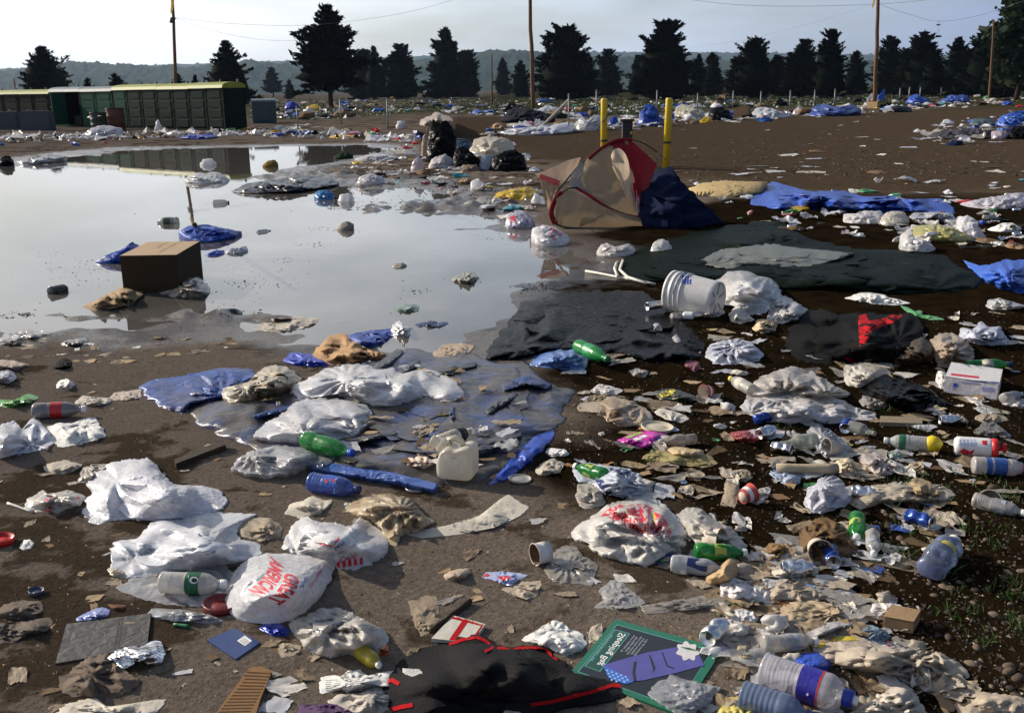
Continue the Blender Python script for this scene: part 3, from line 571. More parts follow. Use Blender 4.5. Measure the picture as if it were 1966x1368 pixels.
def facets(u, v, seed, cell, ang=0., st=1.0):
    """crumple: planar facets between random creases, 0..1"""
    rs = np.random.RandomState(int(seed)); sh = u.shape; u = u.ravel(); v = v.ravel()
    a = (u*math.cos(ang)+v*math.sin(ang))/st; b = -u*math.sin(ang)+v*math.cos(ang)
    a0, a1, b0, b1 = a.min()-cell, a.max()+cell, b.min()-cell, b.max()+cell
    cell = max(cell, math.sqrt((a1-a0)*(b1-b0)/330))
    na = max(2, int((a1-a0)/cell)+1); nb = max(2, int((b1-b0)/cell)+1)
    A, Bq = np.meshgrid(np.linspace(a0, a1, na), np.linspace(b0, b1, nb)); P = np.stack([A.ravel(), Bq.ravel()], -1)
    inn = (P[:, 0] > a0+1e-9) & (P[:, 0] < a1-1e-9) & (P[:, 1] > b0+1e-9) & (P[:, 1] < b1-1e-9)
    P = P+rs.uniform(-.42, .42, P.shape)*cell*inn[:, None]; z = rs.beta(.8, .8, len(P))
    r = delaunay_2d_cdt([Vector((float(p[0]), float(p[1]))) for p in P], [], [], 0, 1e-7)
    Q = np.array([[w.x, w.y] for w in r[0]]); zi = np.array([z[o[0]] if o else .5 for o in r[3]]); out = np.full(a.shape, .5)
    for f in r[2]:
        (x0, y0), (x1, y1), (x2, y2) = Q[f[0]], Q[f[1]], Q[f[2]]
        d = (y1-y2)*(x0-x2)+(x2-x1)*(y0-y2)
        if abs(d) < 1e-14: continue
        k = np.nonzero((a >= min(x0, x1, x2)) & (a <= max(x0, x1, x2)) & (b >= min(y0, y1, y2)) & (b <= max(y0, y1, y2)))[0]
        if not len(k): continue
        aa, bb = a[k], b[k]; l0 = ((y1-y2)*(aa-x2)+(x2-x1)*(bb-y2))/d; l1 = ((y2-y0)*(aa-x2)+(x0-x2)*(bb-y2))/d; l2 = 1-l0-l1
        m = (l0 >= -1e-6) & (l1 >= -1e-6) & (l2 >= -1e-6); out[k[m]] = (l0*zi[f[0]]+l1*zi[f[1]]+l2*zi[f[2]])[m]
    return out.reshape(sh)
_seed = [0]
def mound(name, label, cat, pts, m, H=None, fold=.5, freq=None, rag=2.2, lift=0., group=None, parent=None, flat=.45, smooth=True, res=1.0, puff=1.0, sharp=False, skirt=True, sheet=False):
    """crumpled sheet / bag / heap with the outline pts (photo pixels), standing H metres high on the ground"""
    _seed[0] += 1; sd = _seed[0]
    o = np.array(pts, float); q = np.roll(o, -1, 0); seg = np.linalg.norm(q-o, axis=1); per = seg.sum()
    N = int(np.clip(per/4.0*res, 30, 170)); cum = np.concatenate([[0], np.cumsum(seg)]); t = np.arange(N)/N*per
    oc = np.concatenate([o, o[:1]]); bx = np.interp(t, cum, oc[:, 0]); by = np.interp(t, cum, oc[:, 1])
    if not sharp:
        for _ in range(1): bx = .5*bx+.25*np.roll(bx, 1)+.25*np.roll(bx, -1); by = .5*by+.25*np.roll(by, 1)+.25*np.roll(by, -1)
    th = np.arange(N)/N*2*math.pi
    w = rag*(1+per/500)*(1.3*pn(np.cos(th)*per/110, np.sin(th)*per/110, sd*1.7)+1.0*pn(np.cos(th)*per/40, np.sin(th)*per/40, sd*2.3)+.6*pn(np.cos(th)*per/15, np.sin(th)*per/15, sd*3.3))
    x2 = np.roll(o[:, 0], -1); y2 = np.roll(o[:, 1], -1); cr = o[:, 0]*y2-x2*o[:, 1]; A = cr.sum()/2
    cx = ((o[:, 0]+x2)*cr).sum()/(6*A); cy = ((o[:, 1]+y2)*cr).sum()/(6*A)
    dl = np.hypot(bx-cx, by-cy)+1e-6; wx = w*(bx-cx)/dl; wy = w*(by-cy)/dl*.6
    ymin, ymax, xmin, xmax = by.min(), by.max(), bx.min(), bx.max()
    sc = scale_at(min(max(cx, -300), 2266), min(ymax, 1500)-.25*(min(ymax, 1500)-ymin)); Vm = (ymax-ymin)/sc; Wm = (xmax-xmin)/sc
    if H is None: H = .5*Vm*min(1, 1.3*Wm/max(Vm, 1e-3))
    H = min(H*(.8 if fold > .4 else 1), .70*Vm)
    K = int(np.clip(math.sqrt((ymax-ymin)*(xmax-xmin))/4.2*res, 5, 50)); fr = (np.arange(1, K+1)/K)**.85
    F1 = fr[:, None]+0*bx[None]; e6 = F1**7; px = cx+F1*(bx-cx)+e6*wx; py = cy+F1*(by-cy)+e6*wy
    jit = 1.1*(1-F1**3)*(F1 > .12); px = px+jit*pn(px*.21, py*.21, sd+.5)*3; py = py+jit*pn(px*.21, py*.21, sd+8.5)*2
    f = freq or (2.4/max(min(Wm, Vm*1.5), .06)); rs_ = np.random.RandomState(sd*7+3); ang = rs_.uniform(0, math.pi); st = rs_.uniform(1.2, 2.4); size = max(min(Wm, Vm*1.6), .05)
    k = min(.92, .36+.42*fold); npin = 1 if size < .15 else rs_.randint(2, 4)
    pins = [(rs_.uniform(-.42, .42)*Wm, rs_.uniform(-.5, .45)*Vm*1.6, rs_.randint(7, 15), rs_.uniform(0, 6)) for _ in range(npin)]
    tb = np.arctan2(by-cy, bx-cx); od = np.argsort(tb); tbs = np.concatenate([tb[od][-1:]-2*math.pi, tb[od], tb[od][:1]+2*math.pi]); rbs = np.concatenate([dl[od][-1:], dl[od], dl[od][:1]])
    g0 = gpt(min(max(cx, -300), 2266), min(ymax, 1500)); sine = CAMH/math.hypot(math.hypot(g0.x, g0.y), CAMH); tall = (not sheet) and lift < .3 and sc < 215 and (Vm-.75*H)/sine > .95*Wm and Vm > .3*Wm*sine
    Dt = min(.7*Wm, .6*Vm/sine)
    def hfun(px, py, F1, lite=False):
        tt = np.clip((ymax-py)/(ymax-ymin), 0, 1); ss = np.clip((px-(xmin+xmax)/2)/((xmax-xmin)/2), -1, 1); U = (px-cx)/sc; W2 = (py-cy)/sc*1.6
        cre = .62*facets(U, W2, sd, .45/f, ang, st)+.25*crease(U, W2, sd*13, f*1.4)+.1 if lite else .50*facets(U, W2, sd, .62/f, ang, st)+.22*facets(U, W2, sd+500, .26/f, ang+.5, 1.5)+.09*facets(U, W2, sd+900, .13/f, ang+1.0, 1.6)+.10*crease(U, W2, sd*13, f*1.2)+.04
        ple = 0
        for pu, pv, nn, ph in pins:
            du, dv = U-pu, W2-pv; rr = np.hypot(du, dv); q = nn*np.arctan2(dv, du)/(2*math.pi)+ph+.35*pn(U*f*1.5, W2*f*1.5, sd*.21)+.5*rr/size
            tri = np.abs(2*(q-np.floor(q))-1); ple = ple+(tri-.4)*np.clip(rr/(size*.3), 0, 1)*np.exp(-(rr/(size*.62))**2)
        front = np.sin(np.clip(tt/flat, 0, 1)*math.pi/2)**1.1
        dome = front*(1-.55*np.clip((tt-.45)/.55, 0, 1)**1.3)*(1-.8*np.abs(ss)**3)*(1-.65*F1**3)
        dome = np.maximum(dome, .14*(1-F1**6)*(H < .2))
        lump = np.clip(.62+.85*pn(U*1.9/size, W2*1.9/size, sd*.9+2), .14, 1.25) if fold > .35 else 1.0
        if sheet: dome = (1-F1**8)*(.55+.45*np.sin(np.clip(tt/.12, 0, 1)*math.pi/2)); lump = np.clip(.7+.7*pn(U*2.2, W2*2.2, sd*.9+2), .2, 1.3)
        if tall:                                       # seen almost edge-on: a rounded front no deeper than it is wide
            return Dt*tt**1.6+.42*Wm*(1-np.sqrt(np.maximum(0, 1-ss**2)))-(.16+.16*fold)*Wm*(cre-.45+.5*ple*.35)*np.clip(tt*4, 0, 1)*(1-.7*F1**4)
        h = H*1.1*dome*lump*((1-k)+k*1.3*cre)+(.22+.14*fold)*min(H, .12)*ple*np.sqrt(np.clip(dome, 0, 1))*(1.0 if fold > .34 else .25)
        return np.maximum(h+.001*pn(U*90, W2*90, sd), .0012+.003*(1-F1))
    R0 = math.hypot(g0.x, g0.y)
    def place(px, py, h):                              # photo pixel + height (or, for tall things, depth behind the front) -> point
        if not tall: return ground(px, py, h)
        d = rays(px, py); t_ = (R0+h)/np.hypot(d[..., 0], d[..., 1]); x_, y_ = d[..., 0]*t_, d[..., 1]*t_
        return x_, y_, np.maximum(CAMH+d[..., 2]*t_, g0.z+.001)
    h = hfun(px, py, F1)+(0 if tall else lift)
    x, y, z = place(px.ravel(), py.ravel(), h.ravel())
    x0, y0, z0 = place(np.array([cx]), np.array([cy]), h[0].mean()+0.0)
    V = [np.array([[x0[0], y0[0], z0[0]]]), np.stack([x, y, z], -1)]
    ring = V[1][(K-1)*N:]; hb = h[K-1] if not tall else ring[:, 2]-g0.z
    faces = [(0, 1+(j+1) % N, 1+j) for j in range(N)]
    i, j = np.meshgrid(np.arange(K-1), np.arange(N), indexing='ij')
    faces += np.stack([1+i*N+j, 1+i*N+(j+1) % N, 1+(i+1)*N+(j+1) % N, 1+(i+1)*N+j], -1).reshape(-1, 4).tolist()
    if skirt and (H > .012 or lift > .012):                       # the far side comes down to the ground
        r = np.hypot(ring[:, 0], ring[:, 1]); ks = np.clip(.55*hb/np.maximum(CAMH-hb, .2), 0, .6) if not tall else .3*Wm/np.maximum(r, .1)*np.clip(hb/.1, 0, 1)
        sx, sy = ring[:, 0]*(1+ks), ring[:, 1]*(1+ks); V.append(np.stack([sx, sy, surf(sx, sy)-.004], -1)); b0 = 1+(K-1)*N
        faces += [(b0+j_, b0+(j_+1) % N, b0+N+(j_+1) % N, b0+N+j_) for j_ in range(N)]
    nfl = 0 if (Wm*sc < 34 or fold < .42) else (rs_.randint(2, 4) if Wm*sc < 110 else rs_.randint(4, 7))
    nb = sum(len(a_) for a_ in V)
    for q_ in range(nfl):                              # loose layers of the same sheet lying over one another
        a_ = rs_.uniform(0, 6.3); rb_ = np.interp((a_+math.pi) % (2*math.pi)-math.pi, tbs, rbs); e_ = rs_.uniform(.2, .72); fx, fy = cx+math.cos(a_)*rb_*e_, cy+math.sin(a_)*rb_*e_
        n2, k2 = 30, 8; t2 = np.arange(n2)/n2*2*math.pi; or_ = rs_.uniform(0, 3.1); sa, sb = (xmax-xmin)*rs_.uniform(.14, .30), (ymax-ymin)*rs_.uniform(.14, .30)
        rr = 1+.35*pn(np.cos(t2)*1.2, np.sin(t2)*1.2, sd+q_*3.3)+.22*pn(np.cos(t2)*3.5, np.sin(t2)*3.5, sd+q_)
        ox = np.cos(t2)*sa*rr; oy = np.sin(t2+.4*math.sin(or_))*sb*rr; g_ = (np.arange(1, k2+1)/k2)[:, None]
        X2 = fx+g_*ox; Y2 = fy+g_*oy; th2 = np.arctan2(Y2-cy, X2-cx); R2 = np.hypot(X2-cx, Y2-cy); lim = np.interp(th2, tbs, rbs)*.985; kk = np.minimum(1, lim/np.maximum(R2, 1e-6)); X2 = cx+(X2-cx)*kk; Y2 = cy+(Y2-cy)*kk
        f2 = np.clip(np.hypot(X2-cx, Y2-cy)/np.maximum(lim/.985, 1e-6), 0, 1); G2 = g_+0*X2
        h2 = hfun(X2, Y2, f2, True)-.05*Wm*(1-.5*G2)-.12*Wm*np.clip(facets(X2/sc, Y2/sc*1.6, sd+q_*31+7, size*.2)-.4, 0, 1) if tall else hfun(X2, Y2, f2, True)+lift+.0015+.05*H*(1-G2**2)+(.012+.10*min(H, .15))*np.clip(facets(X2/sc, Y2/sc*1.6, sd+q_*31+7, size*.11)-.35, 0, 1)*(.35+.65*G2)
        x2, y2, z2 = place(X2.ravel(), Y2.ravel(), h2.ravel()); c2 = place(np.array([fx]), np.array([fy]), h2[0].mean())
        V.append(np.array([[c2[0][0], c2[1][0], c2[2][0]]])); V.append(np.stack([x2, y2, z2], -1))
        fl = [(nb, nb+1+(j_+1) % n2, nb+1+j_) for j_ in range(n2)]+[(nb+1+i_*n2+j_, nb+1+i_*n2+(j_+1) % n2, nb+1+(i_+1)*n2+(j_+1) % n2, nb+1+(i_+1)*n2+j_) for i_ in range(k2-1) for j_ in range(n2)]
        faces += fl if A > 0 else [tuple(reversed(w_)) for w_ in fl]; nb += 1+n2*k2
    V = np.concatenate(V); bp = gpt(cx, ymax-1) if parent is None else Vector((0, 0, 0))
    if A < 0: faces = [tuple(reversed(q_)) for q_ in faces]
    if parent is None:
        b = Vector((V[:, 0].mean(), V[:, 1].mean(), V[:, 2].min())); ob = mesh(name, V-np.array(b), faces, m, None, smooth); ob.location = b
        if cat: tag(ob, label, cat, group)
    else:
        ob = mesh(name, V-np.array(parent.location), faces, m, parent, smooth)
        if label: ob['label'] = label
    return ob
def slab(name, label, cat, pts, m, t=.004, lift=.001, parent=None, warp=0., group=None):
    """stiff flat piece with the outline pts (photo pixels) and thickness t"""
    p = np.array(pts, float); x, y, z = ground(p[:, 0], p[:, 1], lift+t); n = len(p)
    b = Vector((x.mean(), y.mean(), (z-t).min())); off = np.array(b if parent is None else parent.location)
    top = np.stack([x, y, z.mean()+warp*np.sin(np.arange(n)*2.1)], -1)-off; bot = top-np.array([0, 0, t])
    f = [tuple(range(n)), tuple(range(2*n-1, n-1, -1))]+[(i, n+i, n+(i+1) % n, (i+1) % n) for i in range(n)]
    a = sum(top[i][0]*top[(i+1) % n][1]-top[(i+1) % n][0]*top[i][1] for i in range(n))
    if a < 0: f = [tuple(reversed(q)) for q in f]
    o = mesh(name, np.concatenate([top, bot]), f, m, parent, False)
    if parent is None: o.location = b; tag(o, label, cat, group)
    elif label: o['label'] = label
    return o
def _project(bm, target, m, name, off, mx):
    for _ in range(3):
        ed = [e for e in bm.edges if (e.verts[0].co-e.verts[1].co).length > mx]
        if not ed: break
        bmesh.ops.subdivide_edges(bm, edges=ed, cuts=1); bmesh.ops.triangulate(bm, faces=bm.faces[:])
    me = target.data; ve = [v.co.copy() for v in me.vertices]; bv = BVHTree.FromPolygons(ve, [tuple(p.vertices) for p in me.polygons])
    root = target
    loc = Vector((0, 0, 0)); q = target
    while q is not None: loc += q.location; q = q.parent
    org = Vector((0, 0, CAMH))-loc; dead = []
    for v in bm.verts:
        d = Vector(rays(v.co.x, v.co.y)).normalized(); hit, nr, i, ds = bv.ray_cast(org, d)
        if hit is None: dead.append(v)
        else: v.co = hit-d*off
    if dead: bmesh.ops.delete(bm, geom=dead, context='VERTS')
    if not bm.faces: bm.free(); return None
    mm = bpy.data.meshes.new(name); bm.to_mesh(mm); bm.free(); mm.materials.append(m); o = bpy.data.objects.new(name, mm); col.objects.link(o); o.parent = target; return o
def patch(target, polys, m, name='print', off=.0015, mx=9):
    if name == 'print' and len(polys) > 1: return [patch(target, [q_], m, name, off, mx) for q_ in polys]
    bm = bmesh.new()
    for p in polys:
        try: bm.faces.new([bm.verts.new((a, b, 0)) for a, b in p])
        except ValueError: pass
    bmesh.ops.triangulate(bm, faces=bm.faces[:]); return _project(bm, target, m, name, off, mx)
def lettering(target, text, o, xv, yv, m, bend=0., off=.0018, mx=6, name='lettering', bold=.012):
    cu = bpy.data.curves.new('t', 'FONT'); cu.body = text; cu.resolution_u = 2; cu.fill_mode = 'FRONT'; cu.align_x = 'CENTER'; cu.offset = bold
    ob = bpy.data.objects.new('t', cu); col.objects.link(ob); dg = bpy.context.evaluated_depsgraph_get(); ev = ob.evaluated_get(dg); me = ev.to_mesh(); bm = bmesh.new(); bm.from_mesh(me); ev.to_mesh_clear(); bpy.data.objects.remove(ob); bpy.data.curves.remove(cu)
    for v in bm.verts:
        a, b = v.co.x, v.co.y; b = b-bend*a*a
        v.co = Vector((o[0]+xv[0]*a+yv[0]*b, o[1]+xv[1]*a+yv[1]*b, 0))
    bmesh.ops.triangulate(bm, faces=bm.faces[:]); return _project(bm, target, m, name, off, mx)
PROF = {
 'water': [(0, .72), (.015, .93), (.04, 1), (.60, 1), (.66, .97), (.76, .82), (.84, .52), (.88, .38), (.925, .37)],
 'soda': [(0, .55), (.02, .86), (.07, 1), (.20, .99), (.30, .93), (.36, 1), (.58, 1), (.66, .94), (.76, .74), (.86, .42), (.925, .36)],
 'sport': [(0, .80), (.012, .96), (.03, 1), (.70, 1), (.74, .95), (.82, .68), (.85, .50), (.86, .46)],
 'glass': [(0, .9), (.01, 1), (.5, 1), (.56, .93), (.64, .62), (.74, .42), (.93, .36), (.94, .43), (.975, .43), (.98, .38), (1.0, .38)],
 'jar': [(0, .9), (.02, 1), (.25, 1), (.29, .93), (.33, 1), (.60, 1), (.64, .92), (.68, .98), (.78, .92), (.84, .72), (.9, .6)]}
def bottle(name, label, a, b, dia, kind, body, lab=None, capm=None, ribs=None, liquid=None, crush=0., sink=0., group=None, lift=0., extra=(), cat='bottle', n=28):
    s = scale_at(*a) if isinstance(dia, (int, float)) else 1
    r = dia/s/2; A = gpt(a[0], a[1], r-sink+lift); B = gpt(b[0], b[1], r*(.75 if crush else .9)-sink+lift); Lg = (B-A).length
    q = Vector((1, 0, 0)).rotation_difference((B-A).normalized()).to_matrix().to_4x4()
    e = empty(name, (A.x, A.y, A.z-r)); T = Matrix.Translation((0, 0, r)) @ q
    pr = PROF[kind]; xs = np.linspace(0, pr[-1][0], 60); rr = np.interp(xs, [p[0] for p in pr], [p[1] for p in pr]); rr = rr.copy()
    if ribs: k = (xs > ribs[0]) & (xs < ribs[1]); rr[k] -= .055*np.abs(np.sin((xs[k]-ribs[0])*math.pi*ribs[2]/(ribs[1]-ribs[0])))**.6
    mb = MB(); mb.lathe([(x*Lg, max(.1, w)*r) for x, w in zip(xs, rr)], n, None, True, capm is None and kind != 'glass')
    v = np.array(mb.v)
    if crush: v = v*(1-crush*np.clip(.3+pn(v[:, 0]*9/Lg*.4, v[:, 1]*1.1/r, v[:, 2]*1.1/r+len(_mc)), 0, 1)[:, None]*np.array([.15, .8, .8]))
    V = [T @ Vector(p) for p in v]; ob = mesh('bottle_body', V, mb.f, body, e, True)
    def part(nm, x0, x1, k, mm, nn=n, cap=True, prof=None):
        xx = np.linspace(x0, x1, 5); w = np.interp(xx, [p[0] for p in pr], [p[1] for p in pr])*k if prof is None else np.full(5, prof)
        m2 = MB(); m2.lathe([(x*Lg, y*r) for x, y in zip(xx, w)], nn, T, cap, cap); return mesh(nm, m2.v, m2.f, mm, e, True)
    lo = None
    if lab: lo = part('label_band', lab[0], lab[1], 1.012 if not crush else 1.0-crush*.3, lab[2], cap=False)
    for nm, x0, x1, mm in extra: part(nm, x0, x1, 1.02, mm, cap=False)
    if liquid: part('liquid', .03, liquid[0], .93, liquid[1])
    if capm:
        x1 = 1.0 if kind != 'sport' else .95
        c = part('cap', pr[-1][0]-.005, x1, 1, capm, 18, True, .43 if kind != 'sport' else .5)
        if kind == 'sport': part('spout', .95, 1.0, 1, WHITEP, 14, True, .26)
        if kind in ('water', 'soda'): part('neck_ring', .90, .91, 1, body, 16, True, .45)
    tag(e, label, cat, group); return e, ob, lo
def can(name, label, a, b, dia, m, crush=0., group=None, top=ALU, lift=0., nozzle=None):
    s = scale_at(*a); r = dia/s/2; A = gpt(a[0], a[1], r+lift); B = gpt(b[0], b[1], r+lift); Lg = (B-A).length; q = Vector((1, 0, 0)).rotation_difference((B-A).normalized()).to_matrix().to_4x4(); e = empty(name, (A.x, A.y, A.z-r)); T = Matrix.Translation((0, 0, r)) @ q
    mb = MB(); mb.lathe([(x*Lg, w*r) for x, w in [(0, .78), (.03, .86), (.06, .98)]+[(.06+.08*k, 1) for k in range(1, 11)]+[(.92, .96), (.95, .86)]], 24, None, True, False); v = np.array(mb.v)
    if crush: v[:, 1:] *= (1-crush*np.clip(.3+pn(v[:, 0]*5/Lg, v[:, 1]/r, v[:, 2]/r+_seed[0]), 0, 1))[:, None]
    body = mesh('can_body', [T @ Vector(p) for p in v], mb.f, m, e, True)
    t = MB(); t.lathe([(.945*Lg, .86*r), (.985*Lg, .88*r), (.985*Lg, .82*r), (.965*Lg, .78*r)], 20, T, False, True); t.build('rim', top, e, True)
    if nozzle:
        t = MB(); t.lathe([(.93*Lg, 1.01*r), (1.06*Lg, 1.0*r), (1.1*Lg, .9*r), (1.12*Lg, .3*r), (1.22*Lg, .25*r)], 20, T); t.build('cap_collar', nozzle, e, True)
        t = MB(); t.box(T @ Vector((1.27*Lg, 0, .1*r)), (.1*Lg, .5*r, .9*r), 0, .003, q.to_3x3()); t.build('trigger', nozzle, e)
    else:
        t = MB(); t.box(T @ Vector((.972*Lg, 0, .2*r)), (.004, .3*r, .6*r), 0, 0, q.to_3x3()); t.build('tab', INK_K, e)
    tag(e, label, 'can', group); return e, body
def cup(name, label, a, b, d0, d1, m, inside=None, group=None, cat='cup', lift=0., band=None):
    s = scale_at(*a); r0, r1 = d0/s/2, d1/s/2; A = gpt(a[0], a[1], r0+lift); B = gpt(b[0], b[1], r1+lift); Lg = (B-A).length; q = Vector((1, 0, 0)).rotation_difference((B-A).normalized()).to_matrix().to_4x4(); e = empty(name, (A.x, A.y, A.z-r0)); T = Matrix.Translation((0, 0, r0)) @ q
    t = MB(); t.lathe([(.06*Lg, r0*.92), (0, r0), (.5*Lg, (r0+r1)/2), (Lg*.97, r1), (Lg, r1*1.05), (Lg*.985, r1*1.08), (Lg*.97, r1*1.03)], 26, T, True, False); w = t.build('cup_wall', m, e, True)
    t = MB(); t.lathe([(.05*Lg, r0*.9), (Lg*.99, r1*.96)], 26, T, True, False); t.build('inside', inside or PAPW, e, True)
    if band: t = MB(); t.lathe([(band[0]*Lg, (r0+(r1-r0)*band[0])*1.01), (band[1]*Lg, (r0+(r1-r0)*band[1])*1.01)], 26, T, False, False); t.build('printed_band', band[2], e, True)
    tag(e, label, cat, group); return e, w
def disc(name, label, c, wpx, m, h=.008, group=None, cat='lid', rim=True, lift=.002):
    s = scale_at(*c); r = wpx/s/2; p = gpt(c[0], c[1], lift); T = Matrix.Rotation(-math.pi/2, 4, 'Y') @ Matrix.Rotation(R(4), 4, 'Y')
    e = empty(name, p); t = MB(); t.lathe([(0, r*.9), (0, r), (h, r), (h*1.1, r*.93), (h*.6, r*.88), (h*.5, r*.55), (h*.62, r*.5)], 28, T); t.build('disc', m, e, True)
    if rim: t = MB(); t.lathe([(h*.8, r*1.0), (h*1.0, r*1.03), (h*1.2, r*.99), (h*1.0, r*.95), (h*.8, r*1.0)], 28, T, False, False); t.build('rim', m, e, True)
    tag(e, label, cat, group); return e
def stick(name, label, a, b, r, m, cat='stick', h0=None, h1=None, parts=6, group=None):
    A = gpt(a[0], a[1], r if h0 is None else h0); B = gpt(b[0], b[1], r if h1 is None else h1); rs = random.Random(int(a[0]*7+a[1]))
    P = [A.lerp(B, k/parts)+Vector((rs.uniform(-1, 1), rs.uniform(-1, 1), 0))*r*.25-A for k in range(parts+1)]
    o = MB().tube(P, [r*rs.uniform(.85, 1.1) for _ in P], 7).build(name, m, None, True); o.location = A; tag(o, label, cat, group); return o
def plank(name, label, a, b, wpx, t, m, cat='plank', lift=.0):
    s = scale_at(*a); d = Vector((b[0]-a[0], b[1]-a[1], 0)); n = Vector((-d.y, d.x, 0)).normalized()*wpx/2
    return slab(name, label, cat, [(a[0]+n.x, a[1]+n.y), (b[0]+n.x, b[1]+n.y), (b[0]-n.x, b[1]-n.y), (a[0]-n.x, a[1]-n.y)], m, t, lift)
# ------------------------------------------------------------------ tents and tarps
def tri_sheet(name, pts3, m, parent, sub=10, sag=0., seed=1, amp=.01):
    """curved triangular/quad panel between 3-D corner points"""
    P = [Vector(p) for p in pts3]; V = []; F = []; n = sub
    for i in range(n+1):
        for j in range(n+1):
            u, v = i/n, j/n
            p = P[0]*(1-u)*(1-v)+P[1]*u*(1-v)+P[2]*u*v+P[3 if len(P) > 3 else 2]*(1-u)*v
            V.append(p)
    nr = (P[1]-P[0]).cross(P[2]-P[0]).normalized(); V = np.array([list(p) for p in V])
    uu = np.repeat(np.arange(n+1)/n, n+1); vv = np.tile(np.arange(n+1)/n, n+1)
    k = sag*4*(uu*(1-uu)+vv*(1-vv))*.5+amp*pn(uu*3, vv*9, seed)*1.0
    V = V+k[:, None]*np.array(nr)
    F = [(i*(n+1)+j, (i+1)*(n+1)+j, (i+1)*(n+1)+j+1, i*(n+1)+j+1) for i in range(n) for j in range(n)]
    return mesh(name, V, F, m, parent, True)
def build_tent():
    e = empty('dome_tent', gpt(1140, 434)); o = e.location; d0 = o.y
    tan = cloth((.46, .37, .26), .12, .2); red = cloth((.30, .008, .018), .1, .2); mesh_ = cloth((.22, .21, .2), .1, .2)
    tan = mat('tent_nylon', (.35, .255, .155), .6, .14, .22, 0, .12, 60, .3); red = mat('tent_nylon', (.24, .006, .014), .55, .1, .2, 0, .12, 60, .3); mesh_ = mat('tent_mesh', (.30, .29, .30), .7, .1, .3, .25, .1, 90, .2)
    def q(x, y, dd): return at_y(x, y, d0+dd)-o
    def fan(name, edgeA, edgeB, m, n=10, seed=3, amp=.015, bulge=.0):
        A = [Vector(p) for p in edgeA]; Bv = [Vector(p) for p in edgeB]; k = len(A); V = []; F = []
        for i in range(n+1):
            t = i/n
            for a, b in zip(A, Bv): V.append(a.lerp(b, t)+Vector((0, -bulge*4*t*(1-t), 0)))
        V = np.array([list(v) for v in V]); ii = np.repeat(np.arange(n+1), k); jj = np.tile(np.arange(k), n+1)
        V[:, 1] += amp*pn(ii*.25, jj*1.3, seed)*(ii > 0)*(ii < n)
        F = [(i*k+j, i*k+j+1, (i+1)*k+j+1, (i+1)*k+j) for i in range(n) for j in range(k-1)]
        return mesh(name, V, F, m, e, True)
    def curve(pts, n=12):
        P = [Vector((a, b, c)) for a, b, c in pts]; out = []
        for i in range(len(P)-1):
            for k in range(n//(len(P)-1)+1):
                t = k/(n//(len(P)-1)+1); a = P[max(i-1, 0)]; b = P[i]; c = P[i+1]; d = P[min(i+2, len(P)-1)]
                out.append(.5*((2*b)+(c-a)*t+(2*a-5*b+4*c-d)*t*t+(3*b-a-3*c+d)*t**3))
        out.append(P[-1]); return out
    C = lambda pts, n=12: [q(v.x, v.y, v.z) for v in curve(pts, n)]
    arch = [(1100, 340, .15), (1120, 312, .25), (1150, 286, .35), (1180, 271, .4), (1205, 266, .4)]
    hem = [(1100, 360, .1), (1130, 378, -.05), (1160, 396, -.1), (1195, 410, -.1), (1225, 414, 0)]
    w1 = fan('side_panel', C(arch), C(hem), tan, 14, 4, .03, .06)
    # red shoulder panel and the pale window between it and the side panel
    fan('red_panel', C([(1170, 277, .37), (1205, 268, .40), (1235, 290, .3), (1262, 316, .15)]), C([(1214, 330, .2), (1220, 360, .1), (1226, 385, .05), (1224, 400, 0)]), red, 10, 8, .02, .05)
    fan('pale_window', C([(1173, 300, .17), (1178, 288, .18), (1190, 285, .19), (1203, 300, .17), (1211, 330, .1)]), C([(1176, 322, .08), (1190, 350, .02), (1202, 378, -.03), (1212, 395, -.06), (1222, 412, -.05)]), mat('tent_nylon', (.80, .66, .48), .6, .05, .5, 0, .12, 60, .3), 10, 5, .01, .05)
    fan('red_lining', C([(1210, 352, .0), (1214, 375, -.05), (1218, 398, -.06)]), C([(1221, 350, .1), (1221, 372, .05), (1220, 398, .02)]), mat('tent_nylon', (.55, .012, .008), .55, .0, .3, 0, .1, 60, .3), 4, 2, .005)
    fan('floor_panel', C([(1068, 372, .0), (1095, 366, -.02), (1130, 380, -.12), (1170, 401, -.17), (1240, 421, -.08)]), C([(1066, 428, -.1), (1090, 440, -.12), (1130, 441, -.12), (1180, 442, -.1), (1250, 440, 0)]), tan, 10, 9, .03, .08)
    fan('mesh_window', C([(1092, 352, .05), (1100, 328, .14), (1118, 312, .2)]), C([(1098, 366, 0), (1116, 366, -.03), (1130, 376, -.08)]), mesh_, 6, 7, .01)
    fan('vestibule', C([(1027, 334, .25), (1060, 322, .32), (1090, 308, .4), (1115, 302, .42)]), C([(1038, 345, .15), (1062, 352, .1), (1080, 352, .1), (1100, 338, .15)]), mat('tent_nylon', (.62, .44, .30), .6, .06, .4, 0, .12, 60, .3), 8, 3, .01)
    fan('vestibule_skirt', C([(1036, 343, .16), (1050, 350, .12), (1068, 352, .1)]), C([(1051, 402, .06), (1056, 398, .02), (1062, 390, -.02)]), tan, 8, 6, .02)
    def strip(name, pts, w, m, n=14):
        P = C(pts, n); V = []
        for i, p in enumerate(P):
            d = (P[min(i+1, len(P)-1)]-P[max(i-1, 0)]).normalized(); s = d.cross(Vector((0, 1, 0))).normalized()*w/2; V += [p+s+Vector((0, -.012, 0)), p-s+Vector((0, -.012, 0)), p-s+Vector((0, .003, 0)), p+s+Vector((0, .003, 0))]
        F = []
        for i in range(len(P)-1):
            for k in range(4): F.append((4*i+k, 4*i+(k+1) % 4, 4*i+4+(k+1) % 4, 4*i+4+k))
        mesh(name, V, F, m, e, True)
